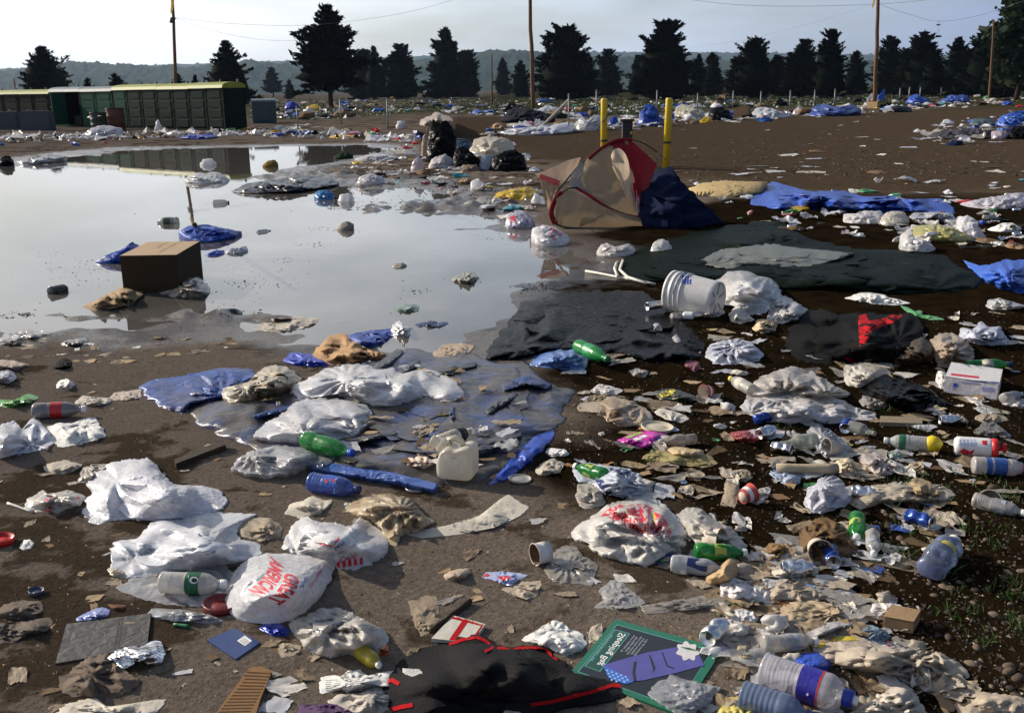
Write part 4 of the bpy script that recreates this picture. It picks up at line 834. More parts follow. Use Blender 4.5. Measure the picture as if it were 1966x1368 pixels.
    strip('red_binding', [(1078, 368, -.02), (1065, 385, -.05), (1058, 408, -.1), (1066, 430, -.1)], .06, red)
    strip('red_binding', [(1106, 360, -.02), (1135, 378, -.1), (1165, 398, -.14), (1200, 412, -.12), (1240, 420, -.06)], .035, red)
    strip('red_binding', [(1036, 338, .15), (1055, 345, .1), (1074, 352, .06)], .06, mat('tent_nylon', (.6, .12, .12), .55, .0, .3, 0, .1, 60, .3))
    strip('red_binding', [(1130, 305, .26), (1155, 284, .33), (1185, 269, .38), (1213, 268, .38)], .035, red)
    for pts in ([(1066, 372, 0), (1088, 345, .1), (1108, 322, .2), (1130, 303, .3), (1160, 282, .36), (1190, 268, .4)], [(1066, 430, -.1), (1090, 437, -.15), (1150, 438, -.15), (1220, 436, -.1), (1262, 425, 0)], [(1074, 372, -.02), (1092, 362, -.03), (1108, 360, -.04)]):
        MB().tube(C(pts, 16), .011, 6).build('tent_pole', INK_K, e, True)
    tag(e, 'collapsed tan dome tent with red trim lying on its side', 'tent'); return e
build_tent()
B = mound
B('tent_fabric', 'heap of dark navy tent fabric slumped against the tan dome tent', 'tent', [(1232, 345), (1262, 325), (1285, 318), (1305, 345), (1330, 370), (1362, 400), (1390, 425), (1350, 436), (1290, 440), (1240, 440), (1222, 420), (1222, 375)], NAVY, .62, .9, 2.6, res=1.5)
B('foam_mattress', 'yellow egg-crate foam mattress lying flat behind the tarps', 'mattress', [(1318, 362), (1345, 352), (1390, 346), (1474, 350), (1462, 368), (1400, 378), (1350, 378)], mat('foam', (.46, .34, .17), .9, .15, 0, 0, .3, 30, .1), .05, .15, 3)
FM = [o_ for o_ in col.objects if o_.name.startswith('foam_mattress')][0]
for k in range(17): B('foam_rib', None, None, [(1334+k*7.4, 377-k*.35), (1338+k*7.4, 368-k*.4), (1341+k*7.4, 368-k*.4), (1338.5+k*7.4, 377.5-k*.35)], mat('foam', (.50, .36, .17), .9, .1, 0, 0, .3, 30, .1), .05, .1, lift=.02, parent=FM, rag=.2)
B('blue_tarp', 'long bright blue tarp bunched up beside the foam mattress', 'tarp', [(1443, 392), (1455, 360), (1485, 348), (1520, 358), (1550, 367), (1620, 366), (1660, 378), (1720, 375), (1745, 385), (1770, 388), (1800, 380), (1820, 385), (1840, 412), (1790, 408), (1735, 405), (1690, 408), (1630, 402), (1560, 402), (1500, 402)], BLUET, .3, 1.3, 4.0, res=1.6)
B('dark_tent_sheet', 'large olive tent sheet spread flat beside the white bucket', 'tent sheet', [(1182, 512), (1200, 492), (1260, 468), (1330, 446), (1420, 430), (1500, 424), (1530, 440), (1560, 462), (1640, 478), (1720, 480), (1830, 492), (1850, 515), (1900, 532), (1860, 556), (1760, 566), (1680, 562), (1600, 552), (1520, 556), (1440, 540), (1300, 540), (1230, 542), (1195, 530)], OLIVE, .085, 1.4, 2.8, res=1.6, sheet=True)
B('grey_tent_fly', 'pale grey-green tent fly spread over the olive sheet behind the bucket', 'tent fly', [(1330, 505), (1390, 478), (1470, 468), (1560, 478), (1640, 486), (1600, 500), (1560, 512), (1480, 512), (1400, 516)], OLIVEL, .05, 1.0, 1.6, lift=.05)
stick('tent_hoop', 'thin pale tent pole lying bent beside the olive sheet', (1125, 520), (1258, 545), .012, mat('fibreglass', (.62, .58, .48), .4, .2), 'tent pole')
hp = MB(); hp.tube([gpt(x, y, .03) for x, y in [(1186, 530), (1180, 515), (1184, 505), (1195, 500), (1190, 518), (1205, 532), (1240, 543)]], .014, 6); tag(hp.build('tent_hoop', mat('fibreglass', (.66, .62, .52), .4, .2), None, True), 'curled pale tent hoop at the olive sheet corner', 'tent pole')
B('black_plastic_sheet', 'wide wrinkled black plastic sheet beside the pond edge', 'plastic sheet', [(930, 690), (945, 655), (985, 610), (1000, 580), (1060, 566), (1140, 556), (1240, 562), (1290, 600), (1330, 630), (1355, 665), (1340, 690), (1250, 695), (1180, 680), (1060, 672), (990, 690)], BLACKF, .095, 1.5, 4.0, res=1.6, sheet=True)
B('blue_tarp', 'pale blue crumpled plastic on the edge of the black sheet', 'tarp', [(1015, 700), (1030, 678), (1070, 665), (1110, 668), (1130, 690), (1125, 712), (1080, 708), (1050, 705)], film((.16, .28, .62), .3, .2), .09, .7)
B('blue_tarp', 'blue tarp corner draped at the frame edge past the olive sheet', 'tarp', [(1848, 498), (1870, 510), (1900, 508), (1930, 500), (1975, 498), (1985, 560), (1955, 562), (1920, 550), (1880, 530)], tarp((.03, .11, .5), .2), .2, .6)
TP = B('blue_tarp', 'muddy blue tent floor with rolled rim by the brown plank', 'tarp', [(268, 742), (285, 730), (345, 722), (420, 706), (480, 706), (496, 722), (450, 742), (440, 760), (400, 772), (365, 778), (350, 793), (312, 782), (278, 760)], BLUEF, .06, 1.4, 5, res=1.6, sheet=True)
GT = B('ground_tarp', 'big mud-covered blue ground tarp spread under the white bags', 'tarp', [(358, 790), (364, 772), (420, 768), (520, 760), (590, 730), (690, 676), (726, 688), (790, 664), (842, 684), (890, 668), (960, 700), (1004, 690), (1036, 728), (1110, 752), (1078, 786), (1090, 812), (1022, 838), (1004, 872), (950, 912), (905, 928), (836, 938), (720, 916), (600, 894), (520, 880), (482, 862), (440, 842), (398, 822), (368, 802)], BLUEM, .075, 1.5, 4.2, res=1.7, sheet=True)
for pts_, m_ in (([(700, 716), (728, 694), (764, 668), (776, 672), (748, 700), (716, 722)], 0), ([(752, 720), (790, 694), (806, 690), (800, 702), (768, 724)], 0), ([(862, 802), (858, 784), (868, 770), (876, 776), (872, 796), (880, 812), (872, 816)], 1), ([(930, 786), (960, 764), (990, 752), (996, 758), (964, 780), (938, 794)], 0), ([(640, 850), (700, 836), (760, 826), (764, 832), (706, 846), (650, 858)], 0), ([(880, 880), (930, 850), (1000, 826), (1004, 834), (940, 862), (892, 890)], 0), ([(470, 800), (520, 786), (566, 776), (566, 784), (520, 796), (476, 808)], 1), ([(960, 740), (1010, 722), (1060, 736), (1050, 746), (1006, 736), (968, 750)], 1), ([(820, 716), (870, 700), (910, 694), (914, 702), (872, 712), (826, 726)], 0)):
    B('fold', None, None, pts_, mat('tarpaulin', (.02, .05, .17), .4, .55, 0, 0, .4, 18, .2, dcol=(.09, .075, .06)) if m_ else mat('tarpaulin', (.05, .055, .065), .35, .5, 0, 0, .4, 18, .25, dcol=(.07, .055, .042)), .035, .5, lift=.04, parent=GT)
B('tarp_hem', 'blue tarp hem strip with eyelet beside the blue water bottle', 'tarp', [(590, 882), (610, 884), (700, 898), (760, 908), (842, 928), (838, 940), (760, 924), (680, 912), (600, 898)], mat('tarpaulin', (.05, .11, .36), .4, .3, 0, 0, .3, 18, .45), .015, .4, lift=.03)
disc('eyelet', 'metal eyelet ring in the blue tarp hem', (614, 898), 11, ALU, .01, cat='eyelet', lift=.07)
B('tarp_fold', 'bright blue upright tarp fold beside the white jug', 'tarp', [(935, 932), (960, 905), (990, 868), (1030, 832), (1062, 822), (1070, 832), (1045, 858), (1010, 890), (975, 920)], tarp((.012, .06, .4), .15), .07, .5)
B('blue_tarp', 'dark blue tarp strip behind the brown paper bag', 'tarp', [(640, 650), (690, 637), (750, 630), (775, 636), (745, 655), (700, 668), (660, 668)], tarp((.012, .05, .3), .3), .06, .6)
B('blue_packet', 'bright blue plastic packet with orange corner beside brown paper bag', 'packet', [(543, 690), (560, 676), (600, 680), (620, 690), (640, 700), (600, 704), (560, 700)], tarp((.012, .04, .4), .1), .06, .6)
B('brown_paper_bag', 'torn open brown paper bag on the tarp near the water', 'bag', [(597, 688), (605, 670), (630, 648), (655, 640), (680, 650), (700, 668), (740, 678), (752, 690), (700, 698), (650, 702), (612, 698)], board((.40, .24, .12), .3), .16, .8, res=1.4)
B('navy_plastic', 'dark navy plastic strip floating by the shore', 'plastic', [(790, 622), (830, 614), (870, 618), (860, 628), (800, 630)], tarp((.008, .02, .1), .1), .03, .6)
B('crumpled_foil_bag', 'small crumpled silver and white wrapper at the water edge', 'wrapper', [(748, 638), (755, 618), (765, 612), (775, 625), (795, 630), (792, 645), (770, 648)], mat('foil', (.7, .68, .66), .3, .3, 0, 0, .5, 40, .5, .6), .08, .8)
# ------------------------------------------------------------------ the near bags
b1 = B('plastic_bag', 'white carrier bag with large red curved letters beside green-label bottle', 'bag', [(430, 1152), (438, 1120), (452, 1092), (480, 1070), (512, 1061), (545, 1062), (592, 1066), (622, 1074), (636, 1066), (646, 1074), (642, 1090), (632, 1112), (612, 1140), (588, 1162), (556, 1188), (522, 1198), (480, 1194), (452, 1184), (442, 1172)], film((.84, .84, .87), .1, .3), .19, .32, 6, res=1.7, rag=1)
u = (-.58, .82)
lettering(b1, 'GREAT', (538, 1127), (u[0]*21, u[1]*21), (38, 15), INK_R, .1, bold=.035); lettering(b1, 'AMERICAN', (508, 1106), (u[0]*15.5, u[1]*15.5), (34, 20), INK_R, .05, bold=.035)
lettering(b1, 'SAVE', (580, 1116), (-4.5, 8), (10, 5), INK_B); lettering(b1, 'FRESH FOODS', (604, 1108), (-3.5, 5.5), (7, 5), INK_R)
b2 = B('plastic_bag', 'white carrier bag with red stripes and blue print beside tan film', 'bag', [(543, 1052), (552, 1020), (565, 1003), (590, 988), (602, 1002), (640, 1002), (672, 1012), (690, 992), (712, 1000), (738, 1022), (748, 1048), (735, 1066), (712, 1082), (680, 1092), (648, 1092), (640, 1076), (600, 1066), (565, 1062)], film((.82, .81, .82), .2, .3), .17, .6, 5, res=1.6)
patch(b2, [[(646+k*11, 1079-k*2.2), (652+k*11, 1077.5-k*2.2), (653+k*11, 1090-k*2.0), (646.5+k*11, 1091-k*2.0)] for k in range(5)], INK_R); lettering(b2, 'CAN', (666, 1076), (15, -4), (3, -15), INK_R); lettering(b2, 'SAVE', (650, 1044), (9, -7), (7, 9), INK_B)
patch(b2, [[(612, 1040), (636, 1046), (650, 1030), (652, 1034), (637, 1051), (612, 1044)]], INK_R)
b3 = B('plastic_bag', 'white bag with bold red and yellow print lying among torn papers', 'bag', [(1098, 1020), (1108, 1006), (1135, 994), (1160, 970), (1195, 962), (1212, 952), (1252, 950), (1280, 972), (1310, 1000), (1325, 1035), (1312, 1050), (1290, 1058), (1270, 1070), (1240, 1088), (1210, 1078), (1175, 1068), (1140, 1058), (1128, 1040), (1105, 1034)], film((.74, .71, .66), .28, .25), .17, .7, 5, res=1.7)
patch(b3, [[(1152, 992), (1165, 978), (1192, 967), (1198, 972), (1184, 983), (1160, 990)], [(1203, 976), (1208, 968), (1235, 966), (1254, 975), (1246, 990), (1232, 1006), (1222, 990), (1206, 986)], [(1255, 982), (1272, 988), (1284, 1006), (1290, 1022), (1284, 1034), (1270, 1018), (1258, 1000)]], INK_R)
patch(b3, [[(1200, 969), (1204, 968), (1206, 986), (1202, 985)], [(1252, 984), (1256, 983), (1266, 1012), (1261, 1014)]], paint((.7, .5, .02), .5, .1)); lettering(b3, 'SHURFINE', (1218, 1016), (-22, -7.5), (1, -34), INK_R, -.03, bold=.03)
B('plastic_bag', 'large white bag smeared with grey dirt lying alone on mud', 'bag', [(160, 988), (163, 962), (174, 945), (167, 930), (180, 906), (215, 886), (252, 880), (288, 880), (305, 896), (320, 918), (338, 930), (388, 932), (424, 940), (437, 960), (430, 975), (408, 984), (360, 994), (300, 997), (240, 995), (212, 998), (192, 1007), (172, 1002)], mat('plastic_film', (.80, .80, .84), .35, .3, .3, 0, .4, 40, dcol=(.13, .13, .14)), .16, .45, 3.4, res=1.7)
B('plastic_bag', 'long rumpled white plastic liner under the red-lettered bag', 'bag', [(209, 1066), (214, 1046), (232, 1036), (262, 1034), (286, 1006), (330, 988), (420, 982), (492, 987), (470, 998), (456, 1014), (458, 1034), (505, 1042), (500, 1060), (470, 1074), (420, 1080), (340, 1094), (270, 1108), (240, 1110), (222, 1094)], film((.82, .83, .87), .18, .3), .13, .8, 4, res=1.7)
B('plastic_sheet', 'clear dirty plastic sheet corner beneath the green-label bottle', 'plastic sheet', [(220, 1128), (262, 1104), (340, 1094), (430, 1080), (460, 1110), (440, 1150), (400, 1166), (320, 1160), (262, 1146)], CLEAR, .012, .8, 5)
B('brown_paper_wad', 'brown soggy paper wad beside the rumpled white liner', 'paper', [(460, 1028), (456, 1008), (480, 992), (520, 995), (545, 1010), (540, 1030), (500, 1040)], PAPD, .05, .9)
B('plastic_bag', 'dirty white bag half covering a yellow juice bottle', 'bag', [(554, 1202), (560, 1190), (590, 1182), (615, 1168), (650, 1166), (680, 1176), (700, 1190), (735, 1204), (746, 1222), (742, 1240), (725, 1256), (716, 1264), (690, 1262), (668, 1250), (640, 1262), (605, 1256), (580, 1240), (572, 1222)], film((.70, .66, .60), .35, .3), .13, .7, 5, res=1.6)
bottle('juice_bottle', 'yellow juice bottle with white cap poking from dirty bag', (690, 1248), (729, 1277), 30, 'water', mat('clear_plastic', (.62, .5, .05), .3, .1, .3, .3, .1, 25), None, WHITEP)
B('orange_wrapper', 'orange plastic wrapper beside the dirty white bag', 'wrapper', [(722, 1248), (735, 1232), (748, 1238), (750, 1254), (738, 1262)], film((.6, .13, .02), .1, .25), .05, .6)
B('plastic_bag', 'white bags piled at the frame edge behind the tissue', 'bag', [(-30, 878), (-20, 830), (8, 810), (30, 808), (44, 826), (60, 802), (76, 806), (96, 830), (106, 850), (92, 860), (66, 866), (30, 872), (0, 880)], film((.80, .81, .87), .06, .3), .16, .5, 4, res=1.5)
B('tissue_paper', 'crumpled white tissue sheet beside the piled white bags', 'tissue', [(88, 820), (112, 812), (140, 812), (160, 802), (184, 801), (192, 816), (205, 838), (172, 848), (120, 858), (102, 848)], PAPW, .05, 1.2, 7, res=1.4)
cb_ = B('plastic_bag', 'small bag with red and white print and drinking straw', 'bag', [(44, 974), (50, 960), (66, 950), (82, 938), (92, 948), (130, 940), (150, 944), (166, 954), (152, 968), (128, 976), (112, 983), (70, 982)], film((.70, .67, .62), .3, .3), .1, .8, 6, res=1.4)
patch(cb_, [[(86, 958), (102, 952), (104, 956), (88, 963)], [(86, 974), (98, 972), (97, 983), (88, 982)], [(142, 954), (154, 952), (154, 957), (143, 959)]], INK_R); stick('drinking_straw', 'white drinking straw beside the small printed bag', (15, 965), (62, 982), .005, PAPW, 'straw')
B('plastic_bag', 'big bright white bag heap on top of the muddy tarp', 'bag', [(558, 752), (566, 738), (598, 722), (622, 708), (660, 700), (692, 697), (722, 704), (752, 706), (775, 716), (800, 710), (832, 710), (862, 722), (880, 732), (892, 752), (886, 764), (850, 768), (815, 762), (790, 776), (748, 782), (712, 772), (680, 762), (640, 750), (610, 762), (575, 768)], film((.84, .83, .84), .08, .32), .2, .55, 3.6, res=1.7, lift=.035)
B('plastic_bag', 'thin translucent white film below the big bag heap', 'bag', [(490, 838), (505, 815), (530, 800), (552, 785), (566, 770), (600, 764), (650, 764), (700, 776), (712, 792), (702, 815), (672, 838), (640, 846), (590, 846), (530, 844)], film((.78, .77, .79), .10, .35, .12, .25), .14, .8, 5, res=1.6, lift=.045)
B('plastic_bag', 'clear crinkled bag beside the green soda bottle', 'bag', [(447, 898), (455, 880), (480, 866), (520, 856), (560, 856), (600, 858), (636, 866), (643, 878), (632, 892), (590, 892), (565, 904), (520, 910), (470, 908)], CLEAR, .09, .9, 6, res=1.5, lift=.03)
B('plastic_bag', 'beige grocery bag with a cup mouth showing on the blue tent floor', 'bag', [(428, 760), (432, 744), (455, 738), (478, 732), (492, 716), (508, 704), (530, 700), (552, 704), (566, 716), (578, 726), (556, 738), (525, 748), (500, 752), (478, 766), (445, 776)], BEIGE, .15, .7, 4.5, res=1.5, lift=.03)
cup('paper_cup', 'stained paper cup lying open on the beige bag', (528, 726), (538, 733), 26, 30, paper((.4, .34, .24), .4), PAPD, lift=.02)
B('plastic_bag', 'tan translucent film bunched behind the white paper sheet', 'bag', [(668, 978), (676, 960), (705, 950), (740, 946), (775, 952), (800, 966), (812, 986), (835, 1000), (800, 1020), (770, 1024), (762, 1050), (745, 1046), (730, 1010), (705, 992), (685, 990)], TAN, .13, .8, 5, res=1.6)
B('paper_sheet', 'long dirty white paper sheet curving over the mud', 'paper', [(775, 1024), (850, 1010), (920, 990), (960, 958), (976, 948), (1018, 974), (1000, 990), (950, 1012), (880, 1026), (810, 1032)], paper((.58, .53, .44), .3), .02, .8, 3, rag=1)
B('tissue_paper', 'crumpled dirty paper napkin under the blue water bottle', 'tissue', [(545, 986), (558, 966), (585, 960), (600, 950), (622, 960), (642, 958), (632, 972), (608, 986), (580, 994)], paper((.62, .56, .46), .4), .04, 1.2, 8)
B('tissue_paper', 'pale peach crumpled tissue leaning on the white jug', 'tissue', [(757, 908), (768, 890), (764, 868), (790, 874), (800, 862), (836, 858), (848, 882), (825, 896), (800, 904)], paper((.72, .58, .46), .25), .07, .9, 7, lift=.01)
# the jug
def jug():
    p = gpt(878, 934, .0); e = empty('milk_jug', p+Vector((0, .075, .02)), R(-16)); M_ = mat('milky_plastic', (.76, .71, .60), .35, .16, .4, .08, .1, 20); w, dp, hh = .155, .13, .145
    bm = bmesh.new(); bmesh.ops.create_cube(bm, size=1)
    for v in bm.verts: v.co = Vector((v.co.x*w, v.co.y*dp, v.co.z*hh))
    bmesh.ops.subdivide_edges(bm, edges=bm.edges[:], cuts=9, use_grid_fill=True); bm.verts.index_update(); vv = np.array([list(v.co) for v in bm.verts]); F = [[v.index for v in f.verts] for f in bm.faces]; bm.free()
    q = vv/np.array([w/2, dp/2, hh/2]); n4 = (np.abs(q)**7).sum(1)**(1/7); vv = vv/n4[:, None]*1.0
    cut = np.maximum(-q[:, 0]+q[:, 2]-1.05, 0); vv[:, 0] += cut*.02; vv[:, 2] -= cut*.02                      # sloping shoulder towards the neck
    vv[:, 1] += .018*np.exp(-((q[:, 0]-.1)**2*2+(q[:, 2]-.55)**2*9))*(q[:, 1] < 0); vv[:, 2] -= .02*np.exp(-(q[:, 0]**2*8))*(q[:, 2] > .5); vv[:, 2] += hh/2-.002
    mesh('jug_body', vv, F, M_, e, True)
    T = Matrix.Translation((-w*.46, .02, hh*.82)) @ Matrix.Rotation(R(-150), 4, 'Y'); t = MB(); t.lathe([(-.02, .04), (.01, .032), (.03, .02), (.045, .019), (.05, .022), (.055, .018)], 20, T); t.build('neck', M_, e, True)
    t = MB(); t.tube([(-w*.2, 0, hh*.93), (-w*.25, 0, hh*1.1), (-w*.05, 0, hh*1.16), (w*.12, 0, hh*1.08), (w*.16, 0, hh*.93)], [.013, .011, .010, .011, .014], 8); t.build('handle', M_, e, True)
    tag(e, 'square milky white plastic jug lying on the muddy tarp', 'jug')
jug()
# ------------------------------------------------------------------ near bottles and cans
e_, bo, lb_ = bottle('water_bottle', 'clear ribbed water bottle with green label beside red-lettered bag', (308, 1117), (434, 1121), 41, 'water', clearp((.72, .70, .66), .45, .25), (.42, .63, mat('label_print', (.008, .10, .04), .4, .1)), WHITEP, ribs=(.06, .40, 8), lift=.008)
patch(lb_, [[(372+9*math.cos(t), 1113+7*math.sin(t)) for t in np.linspace(0, 6.2, 14)]], INK_W, 'emblem'); patch(lb_, [[(373+5.5*math.cos(t), 1113+4.5*math.sin(t)) for t in np.linspace(0, 6.2, 12)]], INK_K, 'emblem', .003); patch(lb_, [[(361, 1101), (365, 1101), (365, 1135), (361, 1135)]], GREEN, 'label_stripe')
e_, bo, lb_ = bottle('water_bottle', 'blue plastic water bottle with red and white label on brown mud', (596, 924), (690, 940), 37, 'water', BLUEP, (.34, .62, mat('label_print', (.02, .08, .4), .35, .1)), NAVYP, ribs=(.08, .32, 4)); lettering(lb_, 'DANNON', (642, 932), (-1.2, 6.5), (11, 2), INK_W, 0, .002, 3); patch(lb_, [[(624, 921), (630, 918), (630, 925), (625, 927)], [(625, 940), (630, 941), (633, 948), (626, 947)], [(638, 919), (650, 921), (649, 925), (638, 923)]], RED)
bottle('cola_bottle', 'cola bottle with red label, dark liquid and white cap', (62, 789), (165, 785), 31, 'soda', clearp((.55, .5, .5), .55, .1), (.36, .58, mat('label_print', (.45, .015, .02), .35, .1)), WHITEP, liquid=(.84, paint((.012, .003, .002), .1, 0)))
bottle('soda_bottle', 'green soda bottle tucked under the translucent film', (583, 842), (678, 870), 33, 'soda', GREENP, None, BLUE, crush=.15, lift=.05)
bottle('soda_bottle', 'green soda bottle lying on the black plastic sheet', (1108, 663), (1168, 690), 27, 'soda', mat('clear_plastic', (.02, .30, .06), .25, .05, .3, .2, .1, 25), (.36, .58, mat('label_print', (.015, .24, .07), .35, .1)), GREEN, lift=.03)
bottle('water_bottle', 'cloudy water bottle with dark label lying on the tarp beside the jug', (841, 850), (906, 826), 29, 'water', clearp((.66, .62, .54), .35, .3), (.52, .74, INK_K), WHITED, lift=.045)
e_, bo, lb_ = bottle('sport_bottle', 'large ribbed sports bottle with blue label and red ring at the front', (1464, 1284), (1647, 1346), 66, 'sport', clearp((.70, .68, .72), .5, .15), (.42, .62, mat('label_print', (.03, .025, .28), .35, .08)), mat('cap_plastic', (.012, .03, .3), .35, .05), ribs=(.04, .40, 9), extra=[('red_ring', .625, .64, RED)])
patch(lb_, [[(1568, 1306), (1576, 1301), (1580, 1310)], [(1548, 1330), (1552, 1329), (1552, 1334), (1548, 1335)]], INK_W)
bottle('water_bottle', 'grey-blue ribbed bottle bottom poking in beside the sports bottle', (1424, 1332), (1560, 1378), 56, 'water', mat('clear_plastic', (.2, .26, .4), .3, .25, .3, .3, .1, 25), None, NAVYP, ribs=(.04, .55, 7))
bottle('water_bottle', 'crushed blue-grey bottle standing tilted on the stony soil', (1790, 1088), (1832, 1038), 62, 'water', mat('clear_plastic', (.22, .26, .4), .22, .2, .3, .45, .15, 25), (.40, .52, mat('label_print', (.5, .4, .05), .4, .2)), WHITEP, crush=.45)
bottle('water_bottle', 'crushed clear bottle with navy label under torn papers', (1288, 1080), (1395, 1096), 36, 'water', clearp((.7, .72, .75), .5, .2), (.30, .66, mat('label_print', (.008, .018, .10), .35, .1)), None, crush=.3)
bottle('water_bottle', 'ribbed clear bottle with green band beside the yellow lemon', (1793, 853), (1697, 845), 29, 'water', clearp((.6, .6, .58), .4, .2), (.56, .70, mat('label_print', (.015, .10, .05), .4, .1)), WHITEP, ribs=(.08, .5, 8))
e_, bd = can('spray_can', 'white spray can with red collar and trigger on dark soil', (1832, 855), (1908, 860), 36, mat('can_print', (.72, .70, .68), .35, .12, 0, 0, .02, 30, .5), nozzle=RED)
patch(bd, [[(1840, 868), (1850, 860), (1862, 866), (1872, 862), (1866, 872), (1842, 873)], [(1885, 845), (1896, 845), (1896, 853), (1886, 853)]], INK_R); patch(bd, [[(1842+k*7, 843), (1846+k*7, 843), (1846+k*7, 857), (1842+k*7, 857)] for k in range(5)], paint((.35, .4, .6), .5, .1))
bottle('sport_bottle', 'pale drink bottle with blue label beyond the spray can', (1868, 892), (1972, 899), 33, 'jar', clearp((.62, .58, .56), .3, .2), (.22, .60, mat('label_print', (.04, .10, .33), .35, .15)), RED)
bottle('glass_bottle', 'dirty glass bottle with clear bag over its base', (1566, 845), (1498, 853), 30, 'glass', clearp((.42, .44, .38), .5, .3), None, None); bottle('glass_bottle', 'small glass bottle lying mouth forward near the plank', (1632, 818), (1680, 832), 24, 'glass', clearp((.4, .4, .36), .5, .3), None, None)
bottle('soda_bottle', 'green soda bottle lying behind the white beer carton', (1856, 703), (1942, 699), 24, 'soda', GREENP, None, NAVYP); bottle('water_bottle', 'small clear bottle with yellow cap by the translucent bags', (1446, 750), (1402, 726), 24, 'water', clearp((.6, .57, .52), .4, .3), (.4, .6, PAP), YEL)
bottle('water_bottle', 'muddy grey bottle beside the magenta snack bag', (1338, 842), (1265, 848), 24, 'soda', clearp((.42, .37, .32), .35, .45), None, WHITED, crush=.3)
cup('toilet_roll', 'white paper roll with orange patch beside dirty film', (1052, 1058), (1026, 1064), 40, 40, PAPW, CARDD, cat='paper roll')
can('drink_can', 'flattened silver can on the edge of the black plastic sheet', (1276, 583), (1242, 588), 16, ALU, .2, lift=.04); can('drink_can', 'bright white can standing end-on near the black sheet', (1332, 606), (1312, 605), 15, WHITEP); can('drink_can', 'silver can half under white film by the bucket', (1348, 604), (1330, 606), 14, ALU)
disc('jar_lid', 'dull metal jar lid lying under the tarp hem', (797, 939), 38, mat('metal', (.5, .49, .47), .3, .3, 0, 0, .1, 30, .5, .8)); disc('jar_lid', 'dirty tin lid pair beside the blue tarp fold', (998, 921), 44, mat('metal', (.45, .42, .36), .4, .45, 0, 0, .1, 30, .5, .6))
disc('plastic_disc', 'small blue-grey plastic lid beside the dirty socks', (70, 1139), 28, mat('painted_plastic', (.06, .07, .12), .4, .2), .012); disc('plastic_disc', 'bright red round lid at the frame edge', (2, 1041), 48, RED, .018)
disc('plate', 'dark red plastic plate half under the red-lettered bag', (424, 1166), 66, mat('painted_plastic', (.18, .02, .02), .3, .2), .018, cat='plate'); disc('plate', 'pale cream plate beside the magenta snack bag', (1262, 822), 62, paper((.62, .55, .42), .3), .012, cat='plate'); disc('plate', 'small muddy paper plate by the cardboard strip', (1335, 913), 36, PAPD, .008, cat='plate')
# lemon
p = gpt(1795, 872); s = scale_at(1795, 872); lm = MB(); lm.lathe([(-.030, .003), (-.027, .012), (-.018, .022), (0, .0285), (.018, .022), (.027, .012), (.033, .004)], 18, Matrix.Scale(1.35, 4)); o = lm.build('lemon', paint((.72, .52, .01), .45, .25), None, True); o.location = p+Vector((0, .035, .036)); tag(o, 'round yellow lemon beside the green-banded bottle', 'lemon')
# ------------------------------------------------------------------ sleeping bag card
cd = slab('cardboard_insert', 'green and black sleeping bag package card lying face up', 'package card', [(1181, 1188), (1388, 1243), (1306, 1372), (1094, 1292)], mat('printed_card', (.012, .14, .075), .3, .12, 0, 0, .03, 30, .5), .006)
D = [(1181, 1188), (1388, 1243), (1306, 1372), (1094, 1292)]
def bil(u, v):
    a = [(1-u)*(1-v), u*(1-v), u*v, (1-u)*v]; return (sum(w*p[0] for w, p in zip(a, D)), sum(w*p[1] for w, p in zip(a, D)))
def rect(u0, v0, u1, v1): return [bil(u0, v0), bil(u1, v0), bil(u1, v1), bil(u0, v1)]
patch(cd, [rect(.045, .07, .93, .93)], paint((.12, .42, .36), .5, .05), 'border_line', .0006, 40); patch(cd, [rect(.05, .077, .925, .923)], mat('printed_card', (.012, .013, .016), .3, .1, 0, 0, .03, 30), 'black_field', .001, 40)
patch(cd, [rect(.06, .15, .2, .82)], paint((.12, .42, .36), .5, .05), 'title_border', .0014, 40); patch(cd, [rect(.067, .157, .193, .813)], mat('printed_card', (.008, .07, .045), .3, .08, 0, 0, .03, 30), 'title_panel', .0018, 40)
c0 = bil(.155, .45); vx = Vector(bil(.155, .6))-Vector(bil(.155, .3)); ux = Vector(bil(.2, .45))-Vector(bil(.1, .45)); ul = ux.length
lettering(cd, 'Sleeping Bag', (c0[0]+4, c0[1]+1.5), tuple(vx.normalized()*15.5), tuple(-ux.normalized()*19), INK_W, 0, .0024, 6)
for k in range(5):
    q = bil(.25+.03*k, .3); lettering(cd, ['warm polyester fill', 'full length zipper', 'carry strap included', 'machine washable', 'rolls up compactly'][k], q, tuple(vx.normalized()*5.4), tuple(-ux.normalized()*6), paint((.35, .38, .42), .5, .05), 0, .0022, 8)
lettering(cd, 'RECTANGULAR ADULT SIZE', bil(.085, .48), tuple(vx.normalized()*5), tuple(-ux.normalized()*5), paint((.2, .45, .4), .5, .05), 0, .0024, 8)
sb = [(1157, 1276), (1190, 1266), (1240, 1252), (1300, 1241), (1340, 1252), (1352, 1276), (1300, 1290), (1235, 1305), (1200, 1308), (1170, 1300)]
patch(cd, [sb], mat('print', (.085, .08, .30), .45, .06, 0, 0, 0), 'bag_picture', .003, 30); patch(cd, [[(1157, 1276), (1176, 1284), (1206, 1300), (1216, 1308), (1200, 1312), (1168, 1300)]], mat('print', (.04, .14, .52), .45, .06, 0, 0, 0), 'lining_picture', .0036, 30)
patch(cd, [[(1164+9*i+3*j, 1284+6*j+3*i), (1168+9*i+3*j, 1285+6*j+3*i), (1167+9*i+3*j, 1288+6*j+3*i), (1163+9*i+3*j, 1287+6*j+3*i)] for i in range(5) for j in range(4-i//2) if 1284+6*j+3*i < 1308 and j < 4-i*.6], mat('print', (.3, .45, .75), .45, .05, 0, 0, 0), 'lining_dots', .0042, 30)
